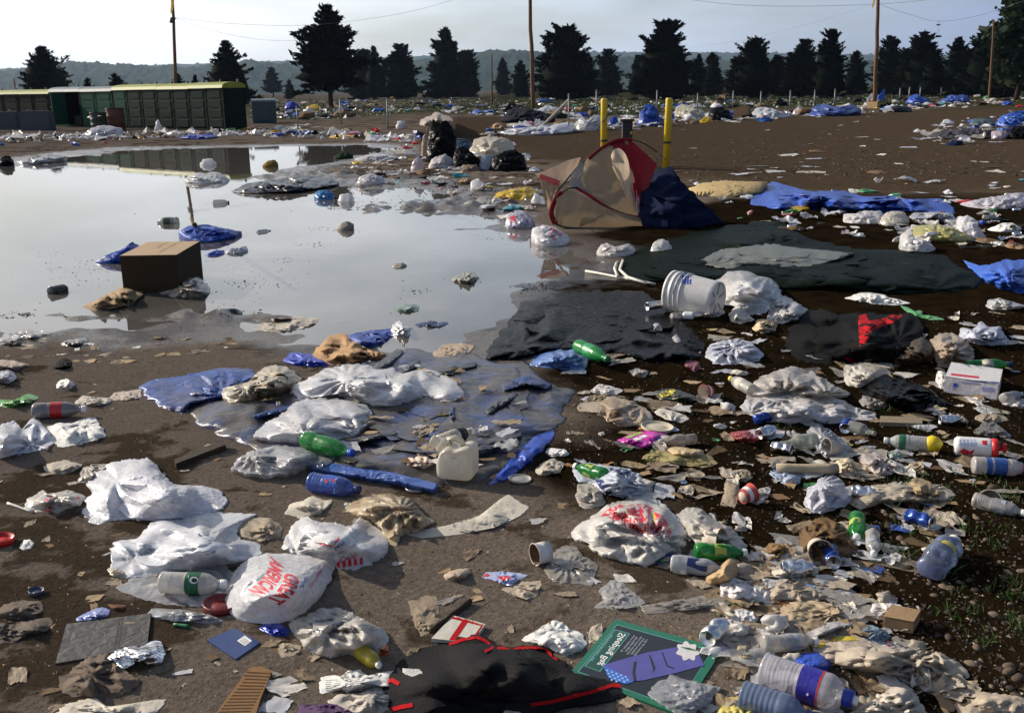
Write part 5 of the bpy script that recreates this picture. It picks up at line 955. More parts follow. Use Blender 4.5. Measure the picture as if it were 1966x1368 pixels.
patch(cd, [[(1217, 1270), (1222, 1268), (1219, 1290), (1222, 1306), (1217, 1306), (1214, 1290)], [(1246, 1256), (1248, 1256), (1258, 1280), (1254, 1290), (1253, 1280)], [(1270, 1251), (1272, 1251), (1282, 1276), (1294, 1281), (1293, 1283), (1280, 1278)]], INK_K, 'quilt_lines', .0042, 20)
pts = [(1320+20*(1+.16*math.sin(7*t))*math.cos(t)+3*math.sin(t), 1249+17*(1+.16*math.sin(7*t))*math.sin(t)) for t in np.linspace(0, 6.2, 42)]; patch(cd, [pts], mat('print', (.62, .60, .58), .5, .1, 0, 0, 0), 'sticker', .0044, 30)
patch(cd, [[(1308+3*k, 1240+k), (1332+3*k-6, 1243+k), (1331+3*k-6, 1245+k), (1307+3*k, 1242+k)] for k in range(0, 5)], paint((.15, .3, .2), .5, .05), 'sticker_text', .0052, 30)
patch(cd, [[(1348, 1241), (1370, 1247), (1362, 1257), (1342, 1252)]], INK_W, 'price_label', .0036, 30); patch(cd, [[(1350+k*3, 1244+k*.7), (1351.5+k*3, 1244.4+k*.7), (1346.5+k*3, 1252+k*.7), (1345+k*3, 1251.6+k*.7)] for k in range(5)], paint((.25, .25, .28), .5, 0), 'barcode', .0046, 30)
B('plastic_sheet', 'clear plastic wrapper lying over the package card corner', 'wrapper', [(1240, 1332), (1262, 1308), (1290, 1294), (1320, 1304), (1386, 1318), (1370, 1340), (1350, 1352), (1335, 1368), (1300, 1372), (1275, 1352)], film((.66, .66, .68), .2, .25, .6, .2, .6), .025, .9, 8, lift=.008)
# ------------------------------------------------------------------ jacket and things round it
jk = B('jacket', 'black jacket with red piping spread at the very front', 'jacket', [(738, 1330), (742, 1300), (760, 1272), (800, 1248), (850, 1230), (905, 1218), (940, 1226), (965, 1242), (1010, 1240), (1050, 1238), (1075, 1262), (1100, 1290), (1150, 1300), (1195, 1312), (1218, 1330), (1170, 1345), (1080, 1356), (1030, 1378), (900, 1392), (760, 1392), (745, 1365)], mat('cloth', (.014, .013, .014), .85, .25, 0, 0, .5, 130, .12, dcol=(.035, .028, .022)), .17, 1.2, 2.6, res=1.7)
def piping(pts, w, target=jk, m=REDC, nm='piping'):
    P = [Vector((a, b, 0)) for a, b in pts]; L_ = []; R_ = []
    for i, p in enumerate(P):
        d = (P[min(i+1, len(P)-1)]-P[max(i-1, 0)]).normalized(); n = Vector((-d.y, d.x, 0))*w/2; L_.append(p+n); R_.append(p-n)
    patch(target, [[(L_[i].x, L_[i].y), (L_[i+1].x, L_[i+1].y), (R_[i+1].x, R_[i+1].y), (R_[i].x, R_[i].y)] for i in range(len(P)-1)], m, nm, .004, 8)
piping([(862, 1236), (890, 1226), (915, 1222), (935, 1230), (946, 1242), (930, 1250)], 6); piping([(955, 1243), (985, 1243), (1015, 1242), (1045, 1243), (1058, 1256), (1070, 1266)], 5); piping([(1020, 1352), (1060, 1346), (1100, 1336), (1140, 1326), (1175, 1314), (1192, 1316)], 7); piping([(742, 1308), (752, 1304), (766, 1312)], 8); piping([(748, 1362), (770, 1356), (792, 1352)], 8)
B('cloth_rag', 'pale grey cloth tag lying on the black jacket', 'cloth', [(770, 1281), (800, 1284), (830, 1284), (850, 1296), (866, 1326), (838, 1318), (812, 1306), (790, 1296)], cloth((.55, .53, .50), .15), .02, .8, 6, lift=.045)
pk = slab('white_packet', 'white packet tied with crossed red ribbon', 'packet', [(828, 1224), (870, 1180), (932, 1197), (912, 1224), (880, 1230)], paper((.62, .58, .5), .25), .012); patch(pk, [[(866, 1186), (872, 1178), (932, 1195), (926, 1201)], [(892, 1184), (902, 1187), (874, 1228), (862, 1227)], [(926, 1197), (931, 1199), (914, 1222), (908, 1222)]], REDC, 'ribbon')
B('paper_scrap', 'torn double cardboard leaf lying on the mud by the ribboned packet', 'cardboard', [(782, 1152), (804, 1150), (812, 1144), (838, 1142), (842, 1178), (858, 1200), (830, 1212), (808, 1222), (796, 1200)], paper((.30, .23, .16), .35), .012, .7); stick('twig', 'brown twig beside the ribboned packet', (828, 1210), (902, 1152), .010, BARK)
B('booklet', 'white fanned booklet with curled pages beside the package card', 'booklet', [(1000, 1228), (1030, 1208), (1062, 1190), (1080, 1192), (1092, 1206), (1112, 1212), (1128, 1236), (1108, 1250), (1084, 1260), (1062, 1248), (1048, 1238)], PAPW, .045, 1.2, 9, res=1.4)
bk = B('booklet', 'open white magazine pages with grey print behind the jacket sleeve', 'booklet', [(616, 1332), (618, 1300), (640, 1294), (655, 1300), (668, 1288), (690, 1284), (706, 1298), (730, 1290), (760, 1286), (750, 1318), (712, 1314), (690, 1320), (668, 1326), (656, 1318), (640, 1326)], PAPW, .06, .5, 8, res=1.4)
for k in range(6): patch(bk, [[(624+2*(k % 2), 1305+3.6*k), (648, 1303+3.4*k), (648, 1304.2+3.4*k), (624, 1306.2+3.6*k)], [(662, 1300+3.5*k), (700, 1294+3.4*k), (700, 1295.2+3.4*k), (662, 1301.2+3.5*k)]], paint((.3, .3, .32), .7, 0), 'print')
B('tissue_paper', 'crumpled dirty tissue in front of the open magazine pages', 'tissue', [(628, 1345), (650, 1330), (690, 1330), (720, 1316), (752, 1326), (746, 1360), (720, 1375), (660, 1372)], paper((.55, .5, .43), .35), .05, 1.2, 9); B('magazine', 'purple printed magazine corner at the very front', 'magazine', [(568, 1372), (572, 1352), (600, 1352), (660, 1346), (690, 1356), (690, 1380), (600, 1384)], paper((.10, .05, .12), .2), .02, .6); B('paper_sheet', 'white folded paper corner in front of the jacket', 'paper', [(940, 1380), (955, 1360), (990, 1350), (1030, 1366), (1040, 1385)], PAPW, .03, .6)
mt_ = slab('grey_mat', 'grey checked plastic mat lying on the mud beside crumpled foil', 'mat', [(128, 1196), (290, 1176), (283, 1236), (190, 1258), (106, 1272)], mat('tarpaulin', (.065, .062, .06), .6, .35, 0, 0, .4, 40, .3), .006); patch(mt_, [[(228, 1186), (231, 1186), (221, 1245), (218, 1246)], [(234, 1185), (236, 1185), (228, 1243), (225, 1244)]], INK_K, 'stripe')
B('foil', 'crumpled silver foil tray lying on a brown shirt', 'foil', [(208, 1262), (220, 1248), (245, 1240), (268, 1242), (290, 1230), (308, 1230), (319, 1252), (312, 1268), (286, 1274), (262, 1272), (236, 1282), (222, 1272)], FOIL, .06, 1.0, 8, res=1.6, lift=.01)
B('shirt', 'muddy grey-brown shirt bundled beside the foil tray', 'shirt', [(112, 1312), (116, 1298), (136, 1290), (150, 1272), (170, 1260), (205, 1254), (225, 1270), (245, 1290), (275, 1306), (262, 1318), (230, 1336), (190, 1342), (160, 1334), (140, 1338), (120, 1326)], cloth((.17, .13, .10), .3), .075, 1.3, 7, res=1.7)
B('sock', 'grimy grey sock upper of the pair near the blue-grey lid', 'sock', [(-20, 1180), (10, 1160), (45, 1150), (80, 1155), (84, 1172), (62, 1186), (20, 1186)], cloth((.16, .125, .1), .35), .05, .8, 8); B('sock', 'grimy flat sock lower of the pair at the frame edge', 'sock', [(-20, 1196), (40, 1192), (98, 1184), (104, 1192), (92, 1210), (52, 1216), (30, 1232), (-20, 1236)], cloth((.15, .12, .1), .35), .035, .7, 7)
B('paper_bag', 'torn white paper bag with printed side at the lower frame edge', 'bag', [(106, 1375), (118, 1352), (150, 1345), (185, 1338), (205, 1356), (250, 1350), (300, 1342), (320, 1342), (308, 1362), (280, 1375), (200, 1385)], paper((.62, .56, .47), .35), .05, 1.1, 7, res=1.4)
B('bubble_roll', 'rolled strip of crinkled clear wrap beside the red plate', 'wrap', [(281, 1182), (288, 1166), (330, 1168), (400, 1178), (432, 1190), (408, 1196), (340, 1192)], CLEAR, .045, 1.0, 14); stick('lollipop_stick', 'green plastic shard under the clear wrap roll', (334, 1198), (362, 1202), .006, GREEN, 'plastic shard')
pc = slab('postcard', 'blue printed card with white barcode on the mud', 'card', [(397, 1228), (450, 1205), (500, 1232), (452, 1264)], mat('printed_card', (.02, .045, .16), .35, .2, 0, 0, .05, 30), .004); patch(pc, [[(455, 1229), (470, 1219), (484, 1229), (470, 1239)]], INK_W, 'barcode_box', .001); patch(pc, [[(460+k*2.6, 1228-k*1.3), (461+k*2.6, 1228-k*1.3), (471+k*2.6, 1236-k*1.6), (470+k*2.6, 1236.5-k*1.6)] for k in range(4)], INK_K, 'barcode', .0018)
co = slab('corrugated_card', 'brown corrugated cardboard piece standing at the lower front', 'cardboard', [(478, 1282), (500, 1278), (522, 1288), (500, 1340), (490, 1374), (408, 1376)], board((.22, .12, .05), .2), .012)
patch(co, [[(474-k*5.2, 1288+k*6.4), (520-k*3.2, 1291+k*6.0), (519.6-k*3.2, 1293+k*6.0), (473-k*5.2, 1290.5+k*6.4)] for k in range(13)], board((.07, .035, .015), .1), 'flute', .001)
B('wrapper', 'small blue and red candy wrapper under the red-lettered bag', 'wrapper', [(498, 1204), (510, 1196), (540, 1196), (558, 1208), (548, 1220), (522, 1222)], mat('foil', (.02, .05, .4), .25, .1, 0, 0, .4, 40, .5, .2), .02, .7); B('paper_scrap', 'torn beige card scrap below the candy wrapper', 'paper', [(530, 1232), (552, 1234), (578, 1238), (572, 1256), (542, 1264), (534, 1250)], PAPD, .01, .7)
B('wrapper', 'blue and white wrapper at the edge of the grey mat', 'wrapper', [(144, 1188), (165, 1176), (196, 1164), (214, 1170), (208, 1182), (180, 1188), (152, 1192)], film((.25, .3, .6), .3, .1), .02, .8); B('pottery_shard', 'brown curved shard on the mud beside the grey mat', 'shard', [(203, 1158), (222, 1160), (244, 1160), (240, 1170), (220, 1172)], board((.13, .06, .03), .2), .012, .3); B('plastic_piece', 'small yellowish plastic piece beside the rumpled liner', 'plastic', [(203, 1094), (214, 1086), (232, 1094), (246, 1104), (240, 1110), (214, 1104)], film((.62, .55, .42), .25, .2), .02, .6); B('paper_scrap', 'small white wad lying alone near the red lid', 'paper', [(37, 1048), (44, 1036), (60, 1034), (67, 1044), (58, 1052), (42, 1054)], PAPW, .02, .7)
# ------------------------------------------------------------------ middle and right foreground
cu_ = B('film_sheet', 'crinkled see-through film sheet beside the white paper roll', 'plastic sheet', [(1046, 1098), (1058, 1064), (1080, 1046), (1104, 1050), (1120, 1066), (1146, 1082), (1142, 1104), (1136, 1124), (1092, 1118), (1060, 1116)], CLEARD, .03, 1.1, 8, res=1.4)
IT = [
 ('wrapper', 'blue and red toothpaste-like wrapper on the light dry patch', 'wrapper', [(924, 1108), (932, 1098), (965, 1096), (1000, 1100), (1014, 1104), (996, 1114), (978, 1126), (955, 1116)], film((.45, .5, .75), .2, .1), .015, .9),
 ('paper_scrap', 'torn beige paper scrap next to the toothpaste-like wrapper', 'paper', [(962, 1130), (1000, 1118), (1040, 1113), (1034, 1140), (1014, 1152), (985, 1142)], paper((.45, .37, .28), .3), .012, .7),
 ('paper_tube', 'curled pale paper half tube lying on damp mud', 'paper', [(848, 1104), (870, 1094), (900, 1089), (908, 1098), (890, 1108), (866, 1116)], paper((.42, .34, .25), .2), .03, .2),
 ('film_sheet', 'grey torn film with a looped cord on the dry patch', 'plastic sheet', [(1138, 1166), (1160, 1150), (1152, 1132), (1172, 1112), (1186, 1110), (1210, 1130), (1240, 1154), (1232, 1162), (1200, 1168), (1165, 1168)], film((.5, .48, .46), .3, .25, .3, .3), .015, 1.0),
 ('film_sheet', 'long twisted strip of dirty clear film across the mud', 'plastic sheet', [(1228, 1162), (1260, 1158), (1320, 1146), (1390, 1138), (1420, 1140), (1400, 1160), (1340, 1168), (1270, 1176), (1240, 1178)], CLEARD, .02, 1.2),
 ('tissue_paper', 'white ruffled tissue beside the cardboard curl', 'tissue', [(1378, 1140), (1388, 1104), (1400, 1098), (1420, 1112), (1450, 1118), (1490, 1136), (1482, 1156), (1440, 1158), (1400, 1150)], paper((.70, .66, .66), .2), .05, 1.3),
 ('tissue_paper', 'white napkin square beside the ruffled tissue', 'tissue', [(1392, 1172), (1430, 1164), (1462, 1174), (1450, 1200), (1440, 1216), (1400, 1202), (1384, 1192)], paper((.68, .66, .66), .2), .02, 1.0),
 ('cardboard_piece', 'tan cardboard curl standing beside the navy-label bottle', 'cardboard', [(1352, 1108), (1380, 1092), (1402, 1066), (1420, 1074), (1422, 1094), (1404, 1116), (1380, 1124), (1360, 1122)], board((.42, .29, .16), .2), .08, .3),
 ('film_sheet', 'dirty clear film heap right of the red and yellow print bag', 'plastic sheet', [(1296, 990), (1320, 972), (1345, 974), (1372, 1000), (1400, 1010), (1438, 1048), (1410, 1066), (1375, 1072), (1345, 1056), (1325, 1030)], film((.6, .56, .5), .35, .25, .15), .09, 1.1),
 ('paper_piece', 'speckled blue card piece under the printed bag', 'card', [(1256, 1078), (1265, 1056), (1290, 1046), (1312, 1056), (1306, 1080), (1280, 1084)], paper((.08, .1, .32), .3), .01, .5),
 ('film_sheet', 'muddy grey film wad beside the printed bag edge', 'plastic sheet', [(1104, 958), (1110, 930), (1130, 926), (1155, 940), (1165, 965), (1140, 976), (1115, 972)], film((.5, .45, .38), .4, .2), .06, 1.1),
 ('snack_bag', 'white and navy blue snack bag lying crumpled on the soil', 'snack bag', [(1100, 905), (1104, 890), (1130, 888), (1160, 892), (1200, 898), (1228, 912), (1256, 932), (1230, 948), (1195, 954), (1160, 948), (1140, 930), (1112, 924)], film((.6, .64, .72), .2, .15), .09, .9),
 ('snack_bag', 'magenta snack bag with green streak on dark soil', 'snack bag', [(1187, 844), (1210, 832), (1250, 824), (1284, 830), (1262, 850), (1228, 862), (1210, 856)], mat('foil', (.48, .015, .30), .3, .08, 0, 0, .3, 30, .5, .1), .06, .6),
 ('plastic_bag', 'tan and red printed bread bag on the tarp edge', 'bag', [(1108, 786), (1112, 774), (1150, 768), (1175, 760), (1205, 765), (1235, 780), (1254, 800), (1240, 815), (1200, 820), (1168, 810), (1160, 795), (1125, 790)], film((.52, .40, .27), .25, .3), .09, .9),
 ('snack_bag', 'black and yellow snack bag on dark soil', 'snack bag', [(1254, 758), (1262, 750), (1290, 744), (1310, 750), (1334, 760), (1338, 768), (1300, 772), (1268, 768)], mat('foil', (.03, .026, .006), .35, .1, 0, 0, .3, 30, .5, .1), .05, .7),
 ('magazine', 'muddy yellow-edged magazine lying open on soil', 'magazine', [(1234, 880), (1250, 862), (1300, 868), (1362, 872), (1380, 888), (1352, 898), (1290, 890)], paper((.36, .30, .13), .4), .02, .7),
 ('cardboard_piece', 'folded tan card sleeve resting on the muddy magazine', 'cardboard', [(1276, 858), (1300, 856), (1350, 864), (1358, 876), (1310, 880), (1288, 872)], board((.44, .34, .2), .2), .04, .3),
 ('wrapper', 'crumpled red wrapper with paper tag beside a green cap', 'wrapper', [(1392, 834), (1420, 826), (1448, 824), (1470, 842), (1440, 850), (1420, 846)], film((.36, .05, .05), .25, .15), .04, .9),
 ('paper_scrap', 'muddy folded paper next to the tin lids', 'paper', [(1028, 900), (1044, 886), (1062, 880), (1084, 890), (1076, 906), (1050, 912), (1030, 910)], paper((.5, .44, .36), .4), .04, .9),
 ('paper_scrap', 'white folded tissue pack beside the blue tarp fold', 'tissue', [(1046, 866), (1056, 858), (1086, 862), (1094, 872), (1078, 876), (1058, 876)], PAPW, .02, .5),
 ('cardboard_strip', 'long speckled cardboard strip standing out of the soil', 'cardboard', [(1384, 968), (1392, 930), (1396, 912), (1422, 918), (1420, 940), (1412, 974)], paper((.36, .29, .21), .35), .012, .3),
 ('paper_scrap', 'dirty torn paper draped over the cardboard strip top', 'paper', [(1404, 902), (1440, 900), (1446, 916), (1432, 926), (1408, 920)], paper((.34, .28, .2), .35), .02, .7),
 ('wrapper', 'small silver foil pouch on soil by the cardboard strip', 'wrapper', [(1428, 956), (1440, 940), (1456, 938), (1480, 932), (1478, 950), (1460, 966), (1440, 966)], film((.5, .47, .44), .3, .2), .03, 1.0),
 ('wrapper', 'blue and white crumpled wrapper near the clear white ball of film', 'wrapper', [(1478, 908), (1500, 900), (1530, 908), (1540, 920), (1528, 930), (1500, 928)], film((.45, .52, .68), .25, .15), .04, 1.0),
 ('wrapper', 'pale blue printed film strip over the cardboard tube', 'wrapper', [(1528, 912), (1545, 896), (1590, 894), (1605, 904), (1575, 914), (1550, 918)], film((.42, .5, .72), .2, .15), .03, .9),
 ('plastic_bag', 'ball of thin bluish-white film on soil', 'bag', [(1544, 968), (1548, 940), (1572, 922), (1592, 908), (1612, 914), (1625, 934), (1636, 958), (1622, 972), (1596, 978), (1582, 984), (1562, 984)], film((.72, .72, .80), .1, .3, .12), .12, 1.2),
 ('plastic_sheet', 'long dirty film trailing from the film ball', 'plastic sheet', [(1622, 950), (1650, 934), (1720, 926), (1780, 928), (1812, 930), (1835, 950), (1820, 960), (1760, 962), (1700, 962), (1650, 978), (1635, 968)], film((.52, .44, .33), .4, .25), .05, 1.2),
 ('paper_bag', 'crumpled tan paper sack standing on the trailing film', 'bag', [(1744, 958), (1740, 930), (1758, 916), (1780, 920), (1800, 936), (1812, 952), (1790, 962)], paper((.36, .27, .16), .3), .08, .9),
 ('tissue_paper', 'cream crumpled tissue beside the cardboard tube', 'tissue', [(1598, 902), (1602, 882), (1625, 876), (1650, 890), (1672, 898), (1660, 912), (1625, 910)], paper((.60, .5, .36), .25), .05, 1.3),
 ('film_sheet', 'crumpled printed film behind the cream tissue', 'plastic sheet', [(1648, 880), (1660, 866), (1690, 868), (1715, 884), (1735, 892), (1718, 908), (1690, 916), (1668, 900)], film((.58, .5, .46), .35, .25), .06, 1.2),
 ('wrapper', 'shiny pale green wrapper scrap above the crumpled film', 'wrapper', [(1704, 868), (1722, 862), (1738, 876), (1724, 884), (1706, 878)], film((.4, .5, .44), .2, .2, .2), .03, .7),
 ('paper_scrap', 'torn tan paper lying left of the lemon', 'paper', [(1738, 900), (1750, 886), (1776, 884), (1772, 900), (1786, 912), (1760, 908)], paper((.4, .31, .2), .35), .03, 1.0),
 ('plastic_bag', 'clear bag wrapped over the dirty glass bottle', 'bag', [(1556, 852), (1548, 828), (1566, 808), (1590, 822), (1612, 838), (1634, 858), (1628, 872), (1600, 874), (1586, 880), (1572, 868)], film((.62, .62, .64), .2, .3, .3, .2), .09, .9),
 ('plastic_bag', 'wide heap of translucent white sheeting near the plank', 'bag', [(1424, 790), (1432, 765), (1462, 762), (1500, 755), (1560, 752), (1600, 760), (1640, 780), (1680, 792), (1690, 806), (1640, 806), (1600, 814), (1560, 808), (1520, 812), (1470, 808)], film((.70, .68, .67), .16, .3, .15, .25), .12, 1.0),
 ('plastic_bag', 'puffed translucent bag behind the wide sheeting heap', 'bag', [(1432, 770), (1440, 738), (1470, 720), (1500, 708), (1522, 702), (1560, 714), (1600, 738), (1636, 756), (1600, 764), (1540, 762), (1480, 772)], film((.62, .58, .53), .2, .3, .2), .2, .8),
 ('plastic_bag', 'white bag swelling over a black bag', 'bag', [(1618, 720), (1622, 702), (1640, 696), (1670, 696), (1700, 706), (1712, 716), (1680, 728), (1660, 744), (1640, 744), (1625, 734)], film((.72, .67, .60), .14, .3), .15, .5),
 ('plastic_bag', 'black bin bag lying beside the white beer carton', 'bag', [(1648, 752), (1660, 728), (1688, 714), (1720, 724), (1770, 738), (1800, 760), (1830, 776), (1780, 786), (1720, 784), (1680, 762)], BLACKF, .12, .9),
 ('plastic_bag', 'small clear bag under the black bin bag', 'bag', [(1648, 768), (1656, 758), (1690, 758), (1710, 768), (1704, 782), (1680, 786), (1655, 780)], film((.45, .41, .37), .25, .3, .3), .06, .9),
 ('plastic_bag', 'tan crinkled paper-like bag beside the white bag with navy print', 'bag', [(1786, 672), (1784, 652), (1800, 640), (1830, 640), (1858, 652), (1872, 680), (1862, 698), (1830, 702), (1800, 696)], film((.58, .47, .36), .3, .3), .15, 1.2),
 ('plastic_bag', 'white bag with navy line print near the frame edge', 'bag', [(1843, 650), (1848, 628), (1866, 632), (1884, 616), (1898, 628), (1920, 626), (1938, 652), (1930, 662), (1880, 662)], film((.70, .72, .82), .1, .3), .14, .8),
 ('plastic_bag', 'white bag with pale blue inside near the black jacket', 'bag', [(1353, 684), (1362, 662), (1390, 652), (1420, 650), (1450, 660), (1466, 680), (1456, 694), (1410, 700), (1370, 698)], film((.70, .72, .80), .08, .3), .12, .8),
 ('jacket', 'black jacket with red lining heaped on the soil', 'jacket', [(1505, 660), (1518, 628), (1545, 598), (1580, 592), (1612, 606), (1650, 598), (1700, 604), (1750, 600), (1778, 628), (1760, 660), (1740, 680), (1700, 696), (1640, 694), (1580, 700), (1530, 690)], BLACKC, .26, 1.0),
 ('brown_boot', 'brown leather boot-like bundle beside the black jacket', 'boot', [(1704, 680), (1710, 656), (1735, 644), (1775, 648), (1800, 664), (1795, 690), (1750, 700), (1715, 698)], mat('leather', (.045, .028, .012), .6, .3, 0, 0, .3, 30, .3), .16, .6),
 ('plastic_bag', 'large clear white bag puffed up beside the bucket', 'bag', [(1338, 580), (1342, 556), (1368, 532), (1400, 514), (1440, 510), (1472, 514), (1490, 530), (1500, 560), (1496, 590), (1460, 604), (1420, 600), (1408, 586), (1370, 584)], film((.76, .75, .75), .06, .3, .15, .2), .33, .5),
 ('plastic_bag', 'limp white bag trailing beside the large puffed bag', 'bag', [(1472, 612), (1478, 580), (1500, 566), (1530, 580), (1552, 596), (1530, 612), (1500, 622)], film((.70, .68, .66), .14, .3), .12, .8),
 ('plastic_bag', 'flat white film roll in front of the large puffed bag', 'bag', [(1334, 602), (1340, 588), (1380, 590), (1396, 598), (1380, 608), (1345, 610)], film((.70, .69, .70), .1, .3), .07, .8),
 ('paper_cone', 'white rolled paper in front of the large puffed bag', 'paper', [(1398, 604), (1410, 588), (1422, 586), (1440, 604), (1450, 614), (1420, 620), (1404, 616)], paper((.68, .64, .58), .15), .08, .4),
 ('paper_bag', 'tan crumpled paper ball in front of the large puffed bag', 'paper', [(1444, 630), (1452, 614), (1478, 612), (1495, 618), (1490, 634), (1462, 640)], paper((.58, .46, .3), .25), .08, 1.1),
 ('plastic_bag', 'small white bag resting on the olive sheet behind the bucket', 'bag', [(1246, 484), (1252, 466), (1268, 458), (1284, 464), (1292, 480), (1272, 488)], film((.74, .72, .70), .08, .3), .13, .4),
 ('plastic_bag', 'white bag with red print sitting at the pond edge', 'bag', [(1019, 452), (1026, 438), (1044, 432), (1066, 436), (1085, 448), (1098, 460), (1080, 472), (1050, 474), (1026, 466)], film((.76, .74, .75), .06, .3), .2, .5),
 ('plastic_bag', 'red white and blue bag standing upright by the pond', 'bag', [(968, 436), (976, 408), (990, 402), (1006, 404), (1020, 416), (1030, 430), (1010, 438)], film((.62, .6, .68), .1, .25), .2, .7),
 ('plastic_bag', 'bright yellow plastic bag on the mud near the dome tent', 'bag', [(944, 380), (960, 368), (988, 360), (1018, 358), (1034, 370), (1038, 382), (1000, 388), (960, 387)], YELF, .16, .9),
 ('plastic_bag', 'small white bag touching the yellow bag', 'bag', [(1020, 384), (1026, 368), (1038, 376), (1046, 388), (1034, 392)], WHITE, .12, .6),
 ('plastic_bag', 'crumpled white and red wrappers at the pond edge near the olive sheet', 'bag', [(1144, 488), (1150, 470), (1165, 466), (1180, 474), (1205, 468), (1222, 478), (1210, 490), (1180, 494)], film((.62, .58, .56), .2, .25), .1, 1.0),
 ('plastic_bag', 'cream bag lying flat in the shallows', 'bag', [(888, 392), (905, 386), (925, 380), (945, 390), (930, 398), (905, 398)], film((.62, .58, .48), .12, .3), .12, .5),
 ('plastic_bag', 'small round white bag on the wet mud', 'bag', [(902, 362), (905, 348), (920, 342), (930, 352), (926, 364), (912, 366)], WHITE, .2, .4),
 ('plastic_bag', 'pair of puffed white bags in front of the blue tarp', 'bag', [(1616, 424), (1622, 410), (1645, 410), (1660, 404), (1690, 404), (1700, 412), (1700, 428), (1660, 430), (1630, 430)], film((.74, .70, .69), .06, .3), .2, .5),
 ('plastic_bag', 'round cream bag with torn yellow side in front of the blue tarp', 'bag', [(1684, 430), (1694, 414), (1712, 404), (1735, 406), (1744, 420), (1734, 432), (1708, 434)], film((.72, .66, .56), .1, .3), .2, .4),
 ('plastic_bag', 'grey-white bag cluster behind the yellow-green bag', 'bag', [(1744, 418), (1755, 408), (1790, 406), (1830, 410), (1836, 422), (1800, 426), (1760, 424)], film((.55, .55, .57), .14, .25), .14, .9),
 ('plastic_bag', 'yellow-green translucent bag with rubbish inside', 'bag', [(1748, 440), (1765, 432), (1800, 430), (1840, 440), (1870, 455), (1866, 466), (1830, 462), (1790, 460), (1755, 452)], film((.5, .46, .16), .2, .3), .14, .9),
 ('plastic_bag', 'round white bag on top of the yellow-green bag', 'bag', [(1836, 440), (1838, 420), (1856, 412), (1875, 420), (1878, 436), (1895, 456), (1870, 462), (1850, 452)], film((.72, .69, .72), .06, .3), .24, .5),
 ('plastic_bag', 'clear white bag below the yellow-green bag', 'bag', [(1726, 478), (1730, 450), (1748, 438), (1756, 458), (1780, 462), (1798, 476), (1780, 484), (1750, 482)], film((.68, .66, .66), .12, .3, .15), .16, .8),
 ('plastic_bag', 'white bags bunched at the frame edge behind the tarps', 'bag', [(1840, 392), (1880, 382), (1920, 376), (1945, 370), (1980, 372), (1980, 400), (1920, 402), (1870, 400)], film((.66, .62, .66), .14, .3), .22, .8),
 ('plastic_bag', 'flat pale paper plate and tissue beside the bags', 'tissue', [(1896, 440), (1920, 430), (1945, 426), (1962, 438), (1930, 446)], PAPW, .08, .7),
 ('paper_sheet', 'white folded paper lying in front of the olive sheet', 'paper', [(1624, 572), (1650, 562), (1668, 556), (1700, 568), (1752, 582), (1720, 586), (1680, 584)], PAPW, .05, .8),
 ('plastic_bag', 'small white knotted bag near the frame edge', 'bag', [(1892, 588), (1898, 576), (1920, 572), (1945, 580), (1975, 588), (1940, 594), (1905, 594)], film((.70, .69, .66), .1, .3), .1, .7),
 ('film_sheet', 'strip of green and white ribbon on soil near the red lining', 'wrapper', [(1728, 586), (1745, 590), (1760, 602), (1800, 608), (1818, 614), (1790, 614), (1750, 606)], film((.12, .45, .12), .1, .2), .02, .8),
 ('red_cloth', 'red cloth scrap trailing below the black jacket', 'cloth', [(1612, 688), (1628, 672), (1645, 680), (1650, 692), (1630, 696)], REDC, .05, .9),
 ('paper_pile', 'soggy newspaper pile with yellow corner right of the sports bottle', 'newspaper', [(1562, 1248), (1572, 1222), (1610, 1216), (1650, 1220), (1690, 1240), (1740, 1246), (1800, 1250), (1850, 1276), (1862, 1300), (1800, 1308), (1740, 1300), (1680, 1288), (1620, 1280), (1590, 1268)], paper((.46, .39, .31), .4), .09, 1.6),
 ('paper_bag', 'tan crumpled sack with looped rim right of the napkin', 'bag', [(1490, 1176), (1510, 1156), (1550, 1150), (1600, 1158), (1634, 1184), (1600, 1194), (1570, 1206), (1530, 1208), (1506, 1196)], paper((.44, .34, .22), .3), .06, 1.3),
 ('film_sheet', 'long grey-white film strip beside the tan sack', 'plastic sheet', [(1496, 1238), (1530, 1222), (1580, 1196), (1620, 1184), (1680, 1184), (1660, 1196), (1610, 1206), (1560, 1226), (1520, 1242)], film((.55, .53, .52), .25, .2), .03, 1.1),
 ('wrapper', 'pale blue crinkled plastic on the film strip', 'wrapper', [(1640, 1208), (1665, 1198), (1692, 1204), (1712, 1222), (1690, 1234), (1664, 1222)], film((.22, .32, .42), .2, .25, .2), .04, 1.1),
 ('newspaper', 'white printed paper leaf standing behind the small wooden box', 'newspaper', [(1668, 1178), (1674, 1156), (1700, 1156), (1730, 1160), (1745, 1184), (1712, 1188), (1684, 1188)], paper((.62, .57, .54), .25), .06, .8),
 ('plastic_float', 'smooth bright blue plastic pouch above the sports bottle', 'pouch', [(1512, 1266), (1530, 1256), (1570, 1250), (1592, 1254), (1600, 1268), (1590, 1284), (1568, 1296), (1540, 1286)], paint((.012, .06, .42), .4, .12), .08, .1),
 ('paper_sack', 'dirty white sack with yellow edge at the lower front', 'bag', [(1610, 1385), (1650, 1356), (1690, 1336), (1710, 1316), (1732, 1308), (1758, 1330), (1772, 1352), (1790, 1385)], paper((.56, .5, .42), .3), .1, 1.3),
 ('paper_cup_flat', 'flattened beige paper cups at the lower frame corner', 'cup', [(1826, 1334), (1860, 1322), (1910, 1332), (1960, 1334), (1985, 1350), (1985, 1390), (1880, 1390), (1840, 1368)], paper((.46, .38, .29), .3), .05, .6),
